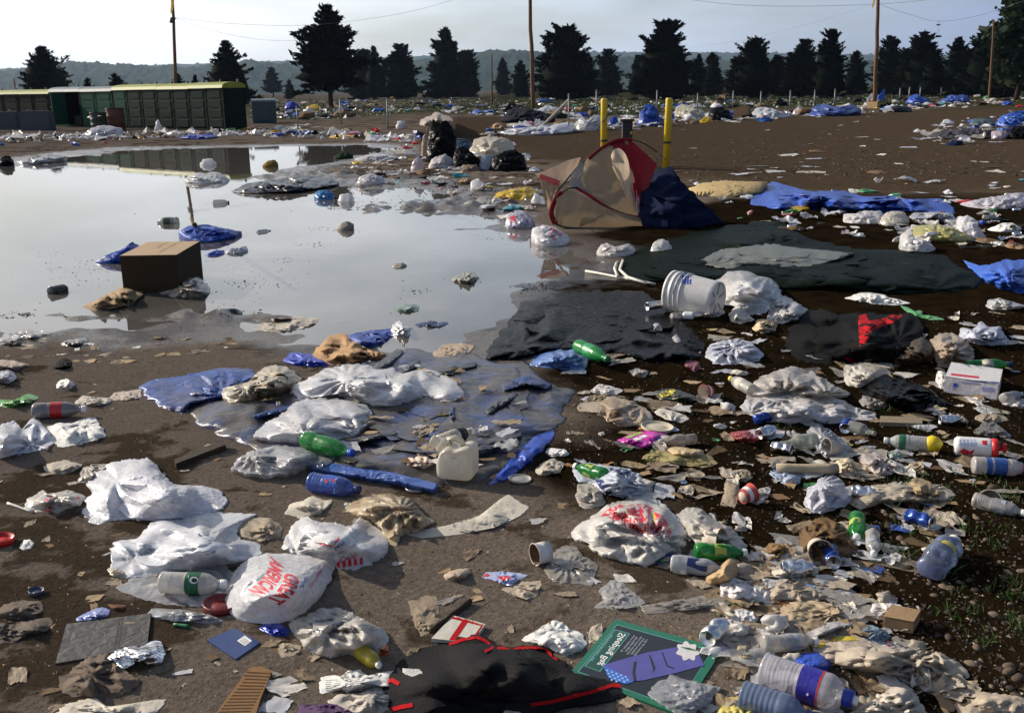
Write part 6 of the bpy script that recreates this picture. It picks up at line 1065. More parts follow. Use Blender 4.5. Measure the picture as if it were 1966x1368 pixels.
 ('paper_bag', 'brown soggy paper bag on the soil above the torn papers', 'bag', [(1532, 1032), (1545, 1004), (1580, 990), (1620, 1010), (1648, 1056), (1630, 1074), (1600, 1090), (1570, 1076), (1545, 1060)], board((.13, .075, .035), .3), .09, 1.2),
 ('paper_scrap', 'curled white and beige paper below the brown soggy bag', 'paper', [(1476, 1104), (1490, 1088), (1515, 1076), (1545, 1082), (1574, 1088), (1568, 1104), (1530, 1106), (1500, 1112)], paper((.6, .54, .46), .25), .06, 1.0),
 ('film_sheet', 'brown fibrous rag beside the curled white paper', 'rag', [(1440, 1070), (1465, 1050), (1500, 1036), (1530, 1048), (1540, 1066), (1500, 1070), (1470, 1078)], board((.20, .12, .055), .3), .05, 1.5),
 ('tissue_paper', 'beige wrinkled tissue heap left of the tan sack', 'tissue', [(1466, 1148), (1480, 1120), (1520, 1114), (1560, 1126), (1590, 1146), (1560, 1156), (1510, 1150), (1480, 1158)], paper((.46, .38, .29), .35), .05, 1.5),
 ('paper_scrap', 'torn beige food box leaf near the package card', 'cardboard', [(1400, 1262), (1420, 1246), (1456, 1250), (1444, 1270), (1420, 1278)], paper((.4, .32, .22), .3), .02, .5),
 ('cup_rim', 'yellow and white crumpled wrapper beside the ribbed bottle bottom', 'wrapper', [(1376, 1368), (1396, 1338), (1420, 1336), (1450, 1352), (1480, 1372), (1430, 1385)], paper((.6, .5, .14), .2), .04, .8),
 ('wrapper', 'colourful candy wrappers under the ribbed bottle bottom', 'wrapper', [(1470, 1380), (1490, 1352), (1520, 1356), (1550, 1370), (1550, 1390)], film((.16, .13, .22), .25, .1), .04, 1.1),
 ('plastic_bag', 'white bag edge at the frame border near the carton', 'bag', [(1922, 774), (1940, 768), (1980, 762), (1980, 784), (1950, 782)], film((.70, .68, .68), .1, .3), .06, .8),
 ('paper_scrap', 'pale torn newspaper lying in front of the black bin bag', 'newspaper', [(1870, 800), (1890, 790), (1925, 796), (1938, 806), (1905, 812), (1880, 808)], paper((.36, .29, .22), .35), .02, 1.2),
 ('paper_scrap', 'rumpled tan paper beside the torn newspaper', 'paper', [(1822, 802), (1838, 792), (1852, 800), (1862, 812), (1840, 810)], paper((.34, .28, .22), .3), .03, 1.2),
 ('plastic_bag', 'grey clear film on the papers above the spray can', 'plastic sheet', [(1868, 830), (1885, 812), (1906, 806), (1925, 822), (1944, 838), (1900, 838)], film((.3, .27, .25), .3, .3, .4), .04, 1.1),
 ('plastic_bag', 'small white film bag among the green-tent clutter', 'bag', [(1206, 712), (1222, 706), (1246, 712), (1240, 724), (1216, 722)], film((.55, .5, .44), .3, .25), .05, .9),
 ('wrapper', 'blue and orange juice carton scrap on the soil', 'carton', [(1313, 702), (1318, 690), (1340, 692), (1346, 706), (1334, 714)], paper((.22, .08, .10), .25), .03, .4),
 ('tissue_paper', 'white paper strip on the muddy tarp edge', 'paper', [(1132, 752), (1148, 736), (1170, 740), (1200, 748), (1186, 758), (1150, 756)], paper((.56, .53, .5), .3), .03, .8),
 ('tissue_paper', 'white torn paper pieces beyond the bread bag', 'paper', [(1256, 792), (1270, 782), (1300, 790), (1326, 802), (1310, 812), (1284, 806)], paper((.6, .55, .48), .3), .03, 1.2),
]
for nm, lb, ct, pts, mm, H_, fo in IT: 
    big = max(p[0] for p in pts)-min(p[0] for p in pts)
    B(nm, lb, ct, pts, mm, H_, fo, res=1.5 if big > 70 else 1.3)
OB = {o['label']: o for o in col.objects if 'label' in o}
o = OB['black jacket with red lining heaped on the soil']; patch(o, [[(1648, 606), (1662, 602), (1668, 616), (1700, 610), (1730, 596), (1738, 602), (1716, 618), (1690, 628), (1672, 640), (1660, 662), (1650, 664), (1656, 640), (1648, 624)]], REDC, 'red_lining', .006, 8)
o = OB['red white and blue bag standing upright by the pond']; patch(o, [[(976, 410), (984, 404), (990, 420), (988, 432), (980, 426)]], INK_R); patch(o, [[(972, 426), (984, 430), (990, 437), (974, 437)], [(1004, 430), (1012, 422), (1016, 432), (1008, 437)]], INK_B)
o = OB['white bag with red print sitting at the pond edge']; lettering(o, 'THANK', (1064, 446), (8, 5), (4, -9), INK_R, 0, .006, 8); lettering(o, 'YOU', (1058, 456), (8, 5), (4, -9), INK_R, 0, .006, 8)
o = OB['white bag with navy line print near the frame edge']; piping([(1880, 636), (1888, 642), (1884, 650), (1905, 654), (1925, 650)], 2, o, NAVYP, 'print')
o = OB['magenta snack bag with green streak on dark soil']; patch(o, [[(1214, 842), (1236, 834), (1244, 836), (1222, 846)]], INK_W, 'print', .002); patch(o, [[(1200, 838), (1230, 828), (1234, 830), (1204, 842)]], paint((.25, .45, .02), .5, .05), 'print', .002); patch(o, [[(1250, 846), (1268, 834), (1272, 838), (1256, 850)]], paint((.12, .03, .35), .5, .05), 'print', .002)
o = OB['black and yellow snack bag on dark soil']; patch(o, [[(1258, 756), (1276, 752), (1292, 746), (1300, 752), (1280, 760), (1266, 764)]], paint((.6, .5, .02), .5, .1), 'print', .003)
o = OB['white and navy blue snack bag lying crumpled on the soil']; patch(o, [[(1136, 908), (1148, 912), (1166, 930), (1176, 946), (1164, 950), (1150, 934)], [(1166, 893), (1200, 896), (1216, 910), (1190, 916), (1172, 904)]], NAVYP, 'print', .003)
o = OB['soggy newspaper pile with yellow corner right of the sports bottle']; patch(o, [[(1570, 1244), (1574, 1224), (1584, 1220), (1582, 1242)], [(1586, 1220), (1640, 1220), (1650, 1228), (1590, 1230)]], paint((.55, .4, .02), .6, .2), 'print', .003)
o = OB['blue and red toothpaste-like wrapper on the light dry patch']; patch(o, [[(926, 1108), (934, 1099), (940, 1102), (932, 1112)], [(955, 1106), (975, 1104), (982, 1110), (964, 1114)]], RED, 'print', .002)
# plank, wooden things, tube, carton
plank('plank', 'grey wooden plank lying on soil by the translucent sheeting', (1690, 804), (1771, 806), 12, .02, mat('weathered_wood', (.24, .19, .13), .85, .3, 0, 0, .4, 20, .2)); plank('plank', 'dark wet wooden plank beside the muddy tarp', (336, 884), (432, 850), 9, .03, mat('weathered_wood', (.035, .022, .012), .7, .2, 0, 0, .5, 20, .3))
t = stick('cardboard_tube', 'pale cardboard tube lying above the film ball', (1490, 898), (1606, 900), .022, paper((.42, .35, .24), .25), 'tube')
def box3(name, label, a, b, c, h, m, open_=True, cat='box', flapm=None, top=None, lean=0.):
    A, Bq, Cq = gpt(*a), gpt(*b), gpt(*c); z = min(A.z, Bq.z, Cq.z)-.01; e = empty(name, (A.x, A.y, z)); ux = Vector((Bq.x-A.x, Bq.y-A.y, 0)); vy = Vector((Cq.x-Bq.x, Cq.y-Bq.y, 0)); up = Vector((lean, 0, h)); t = .006
    def wall(nm, p, u, w, mm, parent=e):
        n = u.cross(w).normalized()*t; P = [p, p+u, p+u+w, p+w]; V = P+[q-n for q in P]; return mesh(nm, V, [(0, 1, 2, 3), (7, 6, 5, 4), (0, 4, 5, 1), (1, 5, 6, 2), (2, 6, 7, 3), (3, 7, 4, 0)], mm, parent, False)
    Z = Vector((0, 0, 0)); ob = [wall('front_side', Z, ux, up, m), wall('right_side', Z+ux, vy, up, m), wall('back_side', Z+ux+vy, -ux, up, m), wall('left_side', Z+vy, -vy, up, m)]
    if top: ob.append(wall('top_side', Z+up+Vector((0, 0, .001)), ux, vy, top))
    tag(e, label, cat); return e, ob
bx, ob = box3('beer_carton', 'white printed drinks carton lying on soil with a torn end', (1812, 752), (1915, 768), (1922, 737), .095, mat('printed_card', (.55, .53, .56), .6, .35), top=mat('printed_card', (.6, .58, .57), .6, .3), cat='carton')
patch(ob[0], [[(1830, 735), (1838, 735), (1838, 742), (1830, 742)]], INK_B); patch(ob[0], [[(1845, 732), (1880, 735), (1880, 738), (1845, 735)], [(1885, 742), (1908, 744), (1908, 752), (1885, 750)], [(1828, 740), (1833, 740), (1833, 748), (1828, 748)]], paint((.25, .25, .45), .6, .1)); patch(ob[4], [[(1826, 716), (1880, 722), (1879, 726), (1826, 720)]], INK_R, off=.002); patch(ob[4], [[(1850, 728), (1918, 733), (1918, 736), (1850, 731)]], NAVYP, off=.002)
B('paper_liner', 'torn pale flap at the open end of the drinks carton', 'paper', [(1796, 730), (1800, 714), (1812, 710), (1822, 724), (1820, 744), (1808, 746)], paper((.66, .62, .6), .2), .07, .8)
box3('wooden_box', 'small brown cardboard box half buried in torn paper', (1694, 1206), (1752, 1216), (1766, 1192), .05, board((.30, .19, .10), .3), top=board((.32, .21, .11), .3))
# bucket
def bucket():
    A = gpt(1288, 548, .0); s = scale_at(1300, 575); r0, r1 = .130, .152; m = mat('bucket_plastic', (.72, .70, .68), .4, .22, .2, 0, .05, 20); a = gpt(1290, 560, r1); ax = Vector((.80, -.60, -.06)).normalized(); Lg = .36
    e = empty('bucket', (a.x, a.y, a.z-r1)); T = Matrix.Translation((0, 0, r1)) @ Vector((1, 0, 0)).rotation_difference(ax).to_matrix().to_4x4()
    prof = [(.05, r1*.95), (0, r1*.96), (0, r1*1.03), (.02, r1*1.03), (.022, r1), (.05, r1), (.052, r1*1.035), (.06, r1*1.035), (.062, r1*.99), (.085, r1*.985), (.087, r1*1.03), (.095, r1*1.03), (.097, r1*.98), (.12, r1*.975), (.122, r1*1.015), (.13, r1*1.015), (.133, r1*.965)]+[(.133+(Lg-.133)*k/8, r1*.965+(r0-r1*.965)*k/8) for k in range(1, 9)]+[(Lg+.004, r0*.97)]
    t = MB(); t.lathe(prof, 40, T, False, False); w = t.build('bucket_wall', m, e, True)
    t = MB(); t.lathe([(Lg-.012, r0*.97), (Lg-.012, r0*.3), (Lg-.008, r0*.28), (Lg-.008, .001)], 40, T, False, False); t.build('base', m, e, True)
    for k in range(6): a_ = k*math.pi/3+.3; t = MB(); t.tube([T @ Vector((Lg-.009, r0*.28*math.cos(a_), r0*.28*math.sin(a_))), T @ Vector((Lg-.009, r0*.95*math.cos(a_), r0*.95*math.sin(a_)))], .004, 5); t.build('base_rib', paint((.35, .3, .25), .6, .2), e, True)
    t = MB(); t.lathe([(.0, r1*.93), (Lg-.02, r0*.94)], 30, T, False, True); t.build('inside', m, e, True)
    hp = MB(); hp.tube([T @ Vector((.09, r1*1.03*math.cos(a_), r1*1.03*math.sin(a_)))+Vector((0, 0, 0)) for a_ in np.linspace(.2, 3.0, 9)], .004, 6); hp.build('wire_handle', POSTM, e, True)
    lettering(w, 'USE', (1326, 512), (2, 9), (13, -2), INK_B, 0, .003, 5); patch(w, [[(1316, 513), (1324, 508), (1324, 511), (1314, 530), (1312, 544), (1308, 543), (1310, 526)]], INK_B, 'print', .003)
    for k in range(3): patch(w, [[(1318+k*5, 516-k*.5), (1321+k*5, 516-k*.5), (1316+k*5, 545), (1313+k*5, 545)]], INK_B, 'print', .003)
    tag(e, 'white five-gallon plastic bucket with blue print lying on its side', 'bucket')
bucket()
# ------------------------------------------------------------------ the pond and its things
bc, ob = box3('cardboard_box', 'large open cardboard box standing upside down in the pond', (238, 564), (346, 562), (390, 530), .33, board((.045, .028, .014), .25), top=board((.42, .30, .19), .12)); lettering(ob[4], 'FRAGILE', (316, 466), (9, -4.5), (5, 3), board((.18, .12, .07), .1), 0, .004, 10); lettering(ob[4], 'THIS SIDE UP', (326, 472), (8, -4), (5, 3), board((.18, .12, .07), .1), 0, .004, 10)  # side walls coloured dark to paint in their shade; top keeps the lit tone
for lb, pts, mm, H_ in [('tan cardboard flap pile soaking in front of the pond box', [(155, 590), (190, 572), (225, 556), (250, 540), (275, 542), (276, 566), (250, 584), (220, 592), (180, 598)], board((.30, .21, .12), .25), .12),
  ('cream bag of rubbish leaning on the pond box', [(298, 560), (304, 545), (325, 528), (355, 521), (380, 530), (400, 545), (402, 562), (375, 572), (330, 572)], film((.60, .54, .46), .2, .25), .22),
  ('blue tarp piece rising from the pond behind the box', [(342, 444), (360, 434), (395, 430), (430, 438), (462, 444), (450, 452), (420, 460), (395, 466), (370, 462)], BLUET, .18),
  ('small blue tarp peak left of the pond box', [(180, 504), (205, 490), (235, 478), (250, 466), (270, 470), (262, 486), (240, 500), (210, 506)], BLUET, .16),
  ('blue tarp scrap floating right of the pond box', [(392, 488), (410, 482), (432, 480), (426, 490), (400, 492)], BLUET, .02),
  ('white foam slab floating right of the pond box', [(430, 486), (445, 476), (470, 472), (478, 478), (455, 488)], film((.6, .6, .62), .1, .2), .04),
  ('white bag floating near the far reflection of toilets', [(352, 346), (362, 338), (385, 332), (415, 330), (435, 338), (442, 346), (420, 352), (375, 352)], film((.74, .73, .72), .05, .3), .2),
  ('round white bag floating closest to the toilet reflection', [(382, 314), (390, 306), (405, 304), (416, 312), (408, 318), (390, 318)], WHITE, .2),
  ('grey half-sunk dark plastic sheet with white bubbles', [(442, 368), (470, 352), (520, 346), (580, 338), (640, 342), (652, 352), (600, 362), (540, 368), (490, 372)], mat('tarpaulin', (.03, .032, .036), .3, .15, 0, 0, .4, 20), .08),
  ('bright blue bag floating by the half-sunk sheet', [(603, 376), (608, 366), (628, 364), (642, 372), (636, 382), (615, 384)], film((.03, .22, .5), .05, .3), .14),
  ('white bag floating beside the bright blue bag', [(650, 384), (655, 374), (668, 370), (682, 382), (670, 390)], WHITE, .12),
  ('tan paper lump floating alone in mid pond', [(648, 440), (654, 428), (668, 424), (680, 430), (674, 440), (660, 444)], paper((.3, .27, .22), .2), .1),
  ('grey bag lump in the shallows with trailing weed', [(862, 538), (880, 526), (905, 520), (922, 532), (915, 544), (890, 544)], film((.36, .34, .28), .3, .2), .08),
  ('small cone-shaped paper cup floating in the pond', [(752, 512), (760, 504), (772, 504), (782, 508), (770, 514), (758, 515)], paper((.42, .38, .3), .2), .04),
  ('greenish leaf-like wrapper floating near the shore', [(750, 596), (775, 584), (800, 582), (812, 592), (790, 600), (765, 600)], film((.16, .26, .2), .2, .2), .03),
  ('pale cardboard sheet half afloat on the wet shore', [(480, 632), (520, 612), (560, 606), (632, 610), (600, 622), (570, 636), (530, 638)], paper((.52, .46, .38), .25), .03),
  ('pinkish cardboard sheet lying in wet mud near the paper bag', [(820, 684), (850, 660), (890, 658), (915, 664), (890, 684), (850, 690)], paper((.42, .32, .24), .25), .025),
  ('white foam sheet at the wet shore by the frame edge', [(-10, 652), (20, 640), (60, 630), (100, 640), (60, 650), (20, 656)], film((.45, .44, .44), .3, .2), .05),
  ('dark wet rubbish strip on the shore at the frame edge', [(-10, 660), (20, 656), (52, 656), (50, 664), (10, 664)], BLACKF, .04),
  ('grey crumpled wrappers on the wet shore', [(115, 660), (130, 652), (160, 648), (172, 654), (150, 662), (125, 664)], film((.3, .29, .28), .3, .2), .06),
  ('white bag edge beside the frame on wet mud', [(-20, 738), (-10, 712), (20, 708), (34, 722), (22, 732)], film((.66, .67, .72), .1, .3), .12),
  ('pinkish torn paper at the frame edge on wet mud', [(-20, 708), (0, 690), (22, 692), (60, 700), (30, 710)], paper((.4, .32, .27), .3), .06),
  ('small white napkin lying alone on wet mud', [(107, 746), (116, 730), (132, 726), (145, 738), (132, 746)], PAPW, .06),
  ('green plastic bag strip on mud beside the cola bottle', [(-10, 778), (0, 766), (28, 768), (50, 756), (66, 756), (74, 764), (50, 776), (20, 782)], film((.08, .36, .04), .15, .3), .06),
  ('flat printed pizza-box lid next to the blue tent floor', [(204, 769), (216, 754), (272, 746), (270, 763), (240, 768)], paper((.5, .42, .36), .3), .015),
  ('torn white papers beside the cola bottle cap', [(142, 774), (160, 758), (190, 762), (218, 764), (205, 776), (170, 780)], paper((.5, .45, .38), .35), .04),
  ('dirty paper scrap lying above the grey-smeared bag', [(82, 894), (100, 888), (128, 882), (161, 892), (140, 906), (108, 910), (96, 912)], paper((.48, .42, .34), .35), .025),
  ('dirty film hanging behind the grey-smeared bag', [(148, 926), (160, 896), (190, 888), (222, 892), (186, 906), (170, 926)], film((.5, .44, .36), .4, .2), .08),
  ('black soaked clothing lump at the pond corner', [(100, 706), (110, 690), (122, 686), (136, 692), (138, 706), (120, 710)], BLACKC, .08)]:
    nm = 'plastic_bag' if 'bag' in lb else ('blue_tarp' if 'tarp' in lb else ('cardboard_piece' if 'card' in lb else 'litter_piece')); B(nm, lb, 'bag' if 'bag' in lb else ('tarp' if 'tarp' in lb else ('cardboard' if 'card' in lb or 'pizza' in lb else 'litter')), pts, mm, H_, .8, res=1.4)
bottle('bottle', 'clear bottle floating behind the pond box', (342, 425), (300, 426), 17, 'water', clearp((.4, .42, .4), .3, .1), (.3, .6, mat('label_print', (.05, .06, .05), .4, .1)), None, sink=.03)
bottle('bottle', 'small clear bottle floating in mid pond', (408, 389), (440, 388), 11, 'water', clearp((.6, .6, .6), .3, .1), None, INK_K, sink=.02); bottle('bottle', 'blue-capped bottle floating right of the blue tarp', (494, 446), (519, 443), 9, 'water', clearp((.4, .44, .5), .3, .1), None, BLUE, sink=.02)
bottle('bottle', 'dark jar floating left of the pond box', (97, 560), (130, 553), 20, 'jar', mat('clear_plastic', (.04, .045, .05), .2, .1, 0, .1, .1, 25), None, None, sink=.02); bottle('bottle', 'pale bottle with dark band in shallows below the pond box', (420, 601), (468, 600), 17, 'water', clearp((.5, .5, .45), .2, .1), (.4, .7, mat('label_print', (.03, .035, .03), .4, .1)), None, sink=.02)
stick('bare_stick', 'thin dark stick standing up out of the pond', (374, 432), (374, 431), .02, BARK, 'stick', h0=-.1, h1=.5)
# ------------------------------------------------------------------ heap with drum behind the pond
def drum(px, yb, w, h, label, m=None, name='rubbish_drum', lean=0.):
    p = gpt(px, yb); s = scale_at(px, yb); r = w/s/2; H_ = h/s; e = empty(name, (p.x, p.y+r, p.z)); T = Matrix.Rotation(lean, 4, 'Y') @ Matrix.Rotation(-math.pi/2, 4, 'Y')
    t = MB(); t.lathe([(0, r*.97), (.02, r), (H_*.33, r), (H_*.345, r*1.03), (H_*.36, r), (H_*.64, r), (H_*.655, r*1.03), (H_*.67, r), (H_*.97, r), (H_, r*1.03), (H_*.985, r*.95), (H_*.8, r*.93)], 28, T, True, True); t.build('drum_wall', m or mat('painted_steel', (.012, .013, .014), .5, .3, 0, 0, .1, 20), e, True)
    t = MB(); t.lathe([(H_*.98, r*1.02), (H_*1.0, r*1.05), (H_*1.02, r*1.02)], 28, T, False, False); t.build('rim', INK_K, e, True); tag(e, label, 'drum'); return e
drum(186, 252, 30, 34, 'dark green rubbish drum in front of the toilets', mat('painted_steel', (.012, .03, .02), .5, .3), lean=0); drum(218, 250, 34, 40, 'rusty brown rubbish drum next to the dark green one', mat('painted_steel', (.14, .05, .025), .7, .3))
B('rubbish_heap', 'slumped black rubbish sack heap at the edge of the pond', 'heap', [(816, 308), (820, 280), (824, 250), (834, 236), (858, 232), (870, 244), (876, 270), (880, 300), (860, 312), (836, 312)], BLACKF, .68, .7, 2.6, res=1.6)
for lb, pts, mm, H_ in [('heap of papers spilling over the black sack heap', [(806, 240), (808, 228), (822, 224), (838, 214), (850, 218), (866, 226), (870, 234), (846, 234), (826, 244)], paper((.36, .31, .26), .4), .25), ('tan cardboard sheet leaning on the black sack heap', [(808, 300), (814, 262), (822, 240), (828, 246), (826, 275), (822, 302)], board((.34, .26, .17), .2), .5),
  ('black bin bag slumped beside the black sack heap', [(868, 320), (872, 292), (890, 280), (905, 292), (922, 305), (925, 322), (900, 330)], BLACKF, .5), ('blue-black bag on top of the slumped bin bag', [(870, 290), (878, 270), (900, 268), (905, 280), (890, 292)], tarp((.02, .05, .09), .1), .3), ('cream mattress bag behind the black bin bags', [(900, 290), (910, 268), (935, 262), (970, 264), (988, 276), (985, 296), (960, 300), (920, 300)], film((.62, .54, .43), .15, .3), .5),
  ('shiny dark bin bag at the near end of the drum heap', [(940, 326), (945, 304), (965, 292), (990, 286), (1006, 300), (1012, 320), (985, 330)], BLACKF, .4), ('grey-blue plastic sheet against the drum heap', [(918, 322), (925, 300), (945, 296), (950, 306), (935, 328)], film((.35, .38, .46), .1, .2), .35), ('white carton-like box fallen in front of the drum', [(822, 318), (830, 304), (856, 294), (872, 312), (860, 324), (840, 324)], paper((.55, .5, .5), .2), .25),
  ('pale pink bag standing left of the drum heap', [(788, 326), (792, 308), (804, 300), (815, 312), (812, 330)], film((.55, .48, .5), .15, .3), .3), ('white bags along the water left of the drum', [(684, 352), (692, 338), (712, 332), (735, 340), (742, 350), (720, 356)], film((.66, .64, .64), .1, .3), .2), ('beige cardboard at the foot of the drum heap', [(880, 330), (892, 318), (915, 316), (922, 328), (900, 334)], board((.18, .13, .09), .25), .15),
  ('long white plastic strip lying at the water end', [(680, 305), (700, 298), (740, 296), (768, 302), (750, 308), (700, 310)], film((.62, .6, .6), .1, .3), .12), ('dark weed heap at the water end', [(640, 302), (650, 292), (668, 290), (680, 300), (665, 306)], cloth((.01, .025, .012), .2), .2), ('brown and yellow cloth lump in the far water', [(504, 318), (512, 308), (530, 308), (536, 316), (524, 322)], cloth((.2, .13, .03), .2), .18),
  ('pile of bags spilling from the drums before the toilets', [(160, 258), (175, 245), (200, 240), (235, 246), (232, 262), (190, 264)], film((.45, .45, .5), .2, .25), .3), ('papers overflowing the dark green drum', [(166, 226), (176, 212), (196, 206), (208, 214), (204, 224), (184, 228)], paper((.5, .46, .4), .2), .3), ('white bag standing up beside the green toilets', [(296, 248), (299, 234), (305, 230), (310, 242), (314, 250), (304, 252)], film((.66, .66, .68), .1, .3), .4),
  ('black bin bags at the far left pond shore', [(-10, 316), (5, 300), (22, 298), (30, 312), (15, 320)], BLACKF, .3), ('pale litter strip along the left pond shore', [(30, 312), (60, 302), (110, 296), (130, 300), (100, 308), (60, 316)], film((.4, .4, .42), .25, .2), .14)]:
    B('rubbish_bag' if 'bag' in lb else 'litter_piece', lb, 'bag' if 'bag' in lb else 'litter', pts, mm, H_, .8, res=1.4, lift=(.5 if 'spilling over' in lb else .5 if 'overflowing the' in lb else 0.), skirt=not ('spilling over' in lb or 'overflowing the' in lb))
# ------------------------------------------------------------------ along the field edge
EDGE = [('blue tarp peak propped up behind the bollards', [(1222, 240), (1228, 220), (1240, 200), (1252, 200), (1264, 215), (1272, 238), (1255, 243)], tarp((.012, .05, .30), .1), .9), ('blue tarp lump left of the propped peak', [(1166, 242), (1170, 226), (1182, 222), (1190, 234), (1186, 243)], tarp((.015, .06, .32), .1), .5), ('big pale bags leaning together near the upright bollard', [(1104, 250), (1108, 230), (1118, 224), (1128, 234), (1140, 220), (1152, 222), (1158, 248), (1130, 251)], film((.52, .53, .56), .15, .3), .8),
 ('cream tarpaulin heap right of the tilted bollard', [(1290, 222), (1296, 206), (1310, 200), (1330, 206), (1352, 214), (1362, 226), (1330, 228)], film((.5, .45, .34), .15, .2), .7), ('yellow plastic under the cream heap', [(1340, 234), (1350, 224), (1364, 224), (1368, 234), (1352, 236)], YELF, .35), ('black bag pile beside the open cardboard box', [(1360, 226), (1366, 208), (1385, 204), (1400, 214), (1404, 228), (1380, 232)], BLACKF, .6), ('white bags right of the open cardboard box', [(1440, 224), (1448, 208), (1470, 206), (1500, 214), (1520, 218), (1510, 226), (1470, 227)], film((.6, .6, .64), .1, .3), .5),
 ('white crumpled sheets at the grass edge', [(1520, 220), (1535, 200), (1545, 208), (1542, 220)], film((.58, .55, .55), .15, .3), .6), ('blue and tan heap near the flagged pole', [(1548, 224), (1560, 206), (1580, 198), (1600, 206), (1640, 200), (1655, 212), (1630, 218), (1590, 222)], tarp((.03, .06, .25), .3), .6), ('blue tarp corner tied at the flagged pole foot', [(1676, 194), (1690, 180), (1699, 168), (1700, 180), (1696, 194)], tarp((.03, .10, .42), .1), 1.0), ('pale tent scrap at the flagged pole foot', [(1656, 204), (1664, 188), (1674, 178), (1682, 190), (1684, 204)], film((.5, .48, .5), .1, .3), .9),
 ('blue bags heap right of the flagged pole', [(1740, 196), (1748, 184), (1760, 180), (1775, 188), (1790, 196), (1765, 200)], tarp((.012, .06, .34), .1), .7), ('long dark bag row right of the flagged pole', [(1690, 212), (1720, 202), (1750, 206), (1746, 214), (1715, 216)], BLACKF, .3), ('blue tarps by the right spruces', [(1800, 196), (1820, 184), (1850, 182), (1864, 192), (1840, 198)], tarp((.02, .06, .3), .15), .7),
 ('blue tarp heap on the dirt lot near the frame edge', [(1910, 240), (1922, 222), (1945, 214), (1980, 210), (1980, 240), (1940, 244)], tarp((.02, .08, .38), .15), .5), ('grey cooler-like box on the dirt lot heap', [(1860, 238), (1872, 228), (1905, 228), (1915, 238), (1890, 242)], paint((.05, .07, .08), .5, .3), .35), ('white foam pieces on the dirt lot heap', [(1935, 236), (1950, 228), (1985, 228), (1985, 242), (1945, 244)], film((.62, .62, .65), .1, .2), .3), ('dark grey blanket at the dirt lot heap', [(1780, 262), (1800, 252), (1840, 248), (1870, 246), (1905, 252), (1900, 264), (1850, 268), (1800, 266)], cloth((.05, .05, .06), .3), .3), ('red and white bag on the dirt lot heap', [(1900, 264), (1905, 252), (1925, 250), (1935, 262), (1918, 268)], film((.5, .42, .46), .15, .25), .35), ('black bags at the frame edge on the dirt lot', [(1930, 262), (1945, 242), (1980, 240), (1985, 268), (1955, 268)], BLACKF, .45), ('navy cloth lump on the dirt lot', [(1815, 276), (1830, 268), (1845, 270), (1848, 278), (1830, 280)], cloth((.008, .014, .05), .2), .2),
 ('dark tent heap at the foot of the bare pole', [(960, 232), (975, 212), (1000, 206), (1030, 210), (1060, 222), (1070, 232), (1020, 236)], cloth((.008, .009, .016), .1), .6), ('long white plastic spread along the lot edge', [(955, 256), (985, 246), (1030, 244), (1090, 234), (1104, 240), (1098, 252), (1050, 258), (1000, 260)], film((.66, .66, .72), .08, .3), .3), ('white tarp scrap behind the bare pole heap', [(1030, 212), (1050, 202), (1070, 206), (1080, 212), (1050, 216)], film((.6, .6, .64), .1, .3), .3), ('blue cloth by the broad blunt spruce', [(1028, 196), (1040, 188), (1056, 190), (1060, 196)], tarp((.01, .04, .22), .1), .5), ('yellow tent fabric past the toilets', [(582, 214), (590, 204), (606, 200), (618, 206), (616, 214)], YELF, .5), ('blue tent fabric past the toilets', [(544, 208), (552, 196), (566, 194), (576, 206), (560, 210)], tarp((.012, .03, .34), .1), .6), ('blue tarp on the mud before the toilets', [(345, 264), (370, 256), (400, 258), (420, 262), (390, 268)], tarp((.008, .03, .3), .1), .15), ('yellow plastic strip at the far pond shore', [(632, 262), (650, 258), (690, 260), (685, 266), (650, 266)], YELF, .1), ('white box on the mud behind the pond', [(760, 246), (762, 234), (776, 233), (778, 245), (770, 247)], paper((.62, .6, .62), .1), .35)]
for lb, pts, mm, H_ in EDGE: B('tarp_heap' if 'tarp' in lb else ('rubbish_bag' if 'bag' in lb else 'litter_heap'), lb, 'tarp' if 'tarp' in lb else ('bag' if 'bag' in lb else 'litter'), pts, mm, H_, .8, res=1.5)
box3('cardboard_box', 'open brown cardboard box at the grass edge beside white bags', (1408, 226), (1436, 226), (1440, 222), .5, CARDD); box3('cardboard_box', 'tan cardboard box at the foot of the flagged pole', (1664, 208), (1684, 208), (1688, 204), .45, CARD); box3('cardboard_box', 'small tan box on the far grass field', (1380, 192), (1392, 192), (1394, 190), .6, CARD)
# ------------------------------------------------------------------ scattered litter: prototypes, then one object per piece
RS = np.random.RandomState(42)
def ico(sub):
    bm = bmesh.new(); bmesh.ops.create_icosphere(bm, subdivisions=sub, radius=1); v = np.array([list(q.co) for q in bm.verts]); bm.verts.index_update(); f = [[w.index for w in q.verts] for q in bm.faces]; bm.free(); return v, f
_iv, _if = ico(3); _iv2, _if2 = ico(2)
def wad_mesh(seed, m, sub=3, flat=.4):
    v, f = (_iv, _if) if sub == 3 else (_iv2, _if2); v = v.copy()
    r = .62+.5*pn(v[:, 0]*1.2, v[:, 1]*1.2, v[:, 2]*1.2+seed*3.1)+.22*facets(v[:, 0]*1.3+v[:, 2], v[:, 1]*1.3+v[:, 2]*.7, seed, .5)+.18*ridged(v[:, 0]*1.1+seed, v[:, 1]*1.1, v[:, 2]*1.1, 2)
    v = v*r[:, None]*np.array([1, .8, flat]); v[:, 2] = np.where(v[:, 2] < -.12, -.12+.1*(v[:, 2]+.12), v[:, 2]); v[:, 2] -= v[:, 2].min(); v /= np.abs(v[:, :2]).max()
    me = bpy.data.meshes.new('wad'); me.from_pydata(v.tolist(), [], f); me.materials.append(m); return me
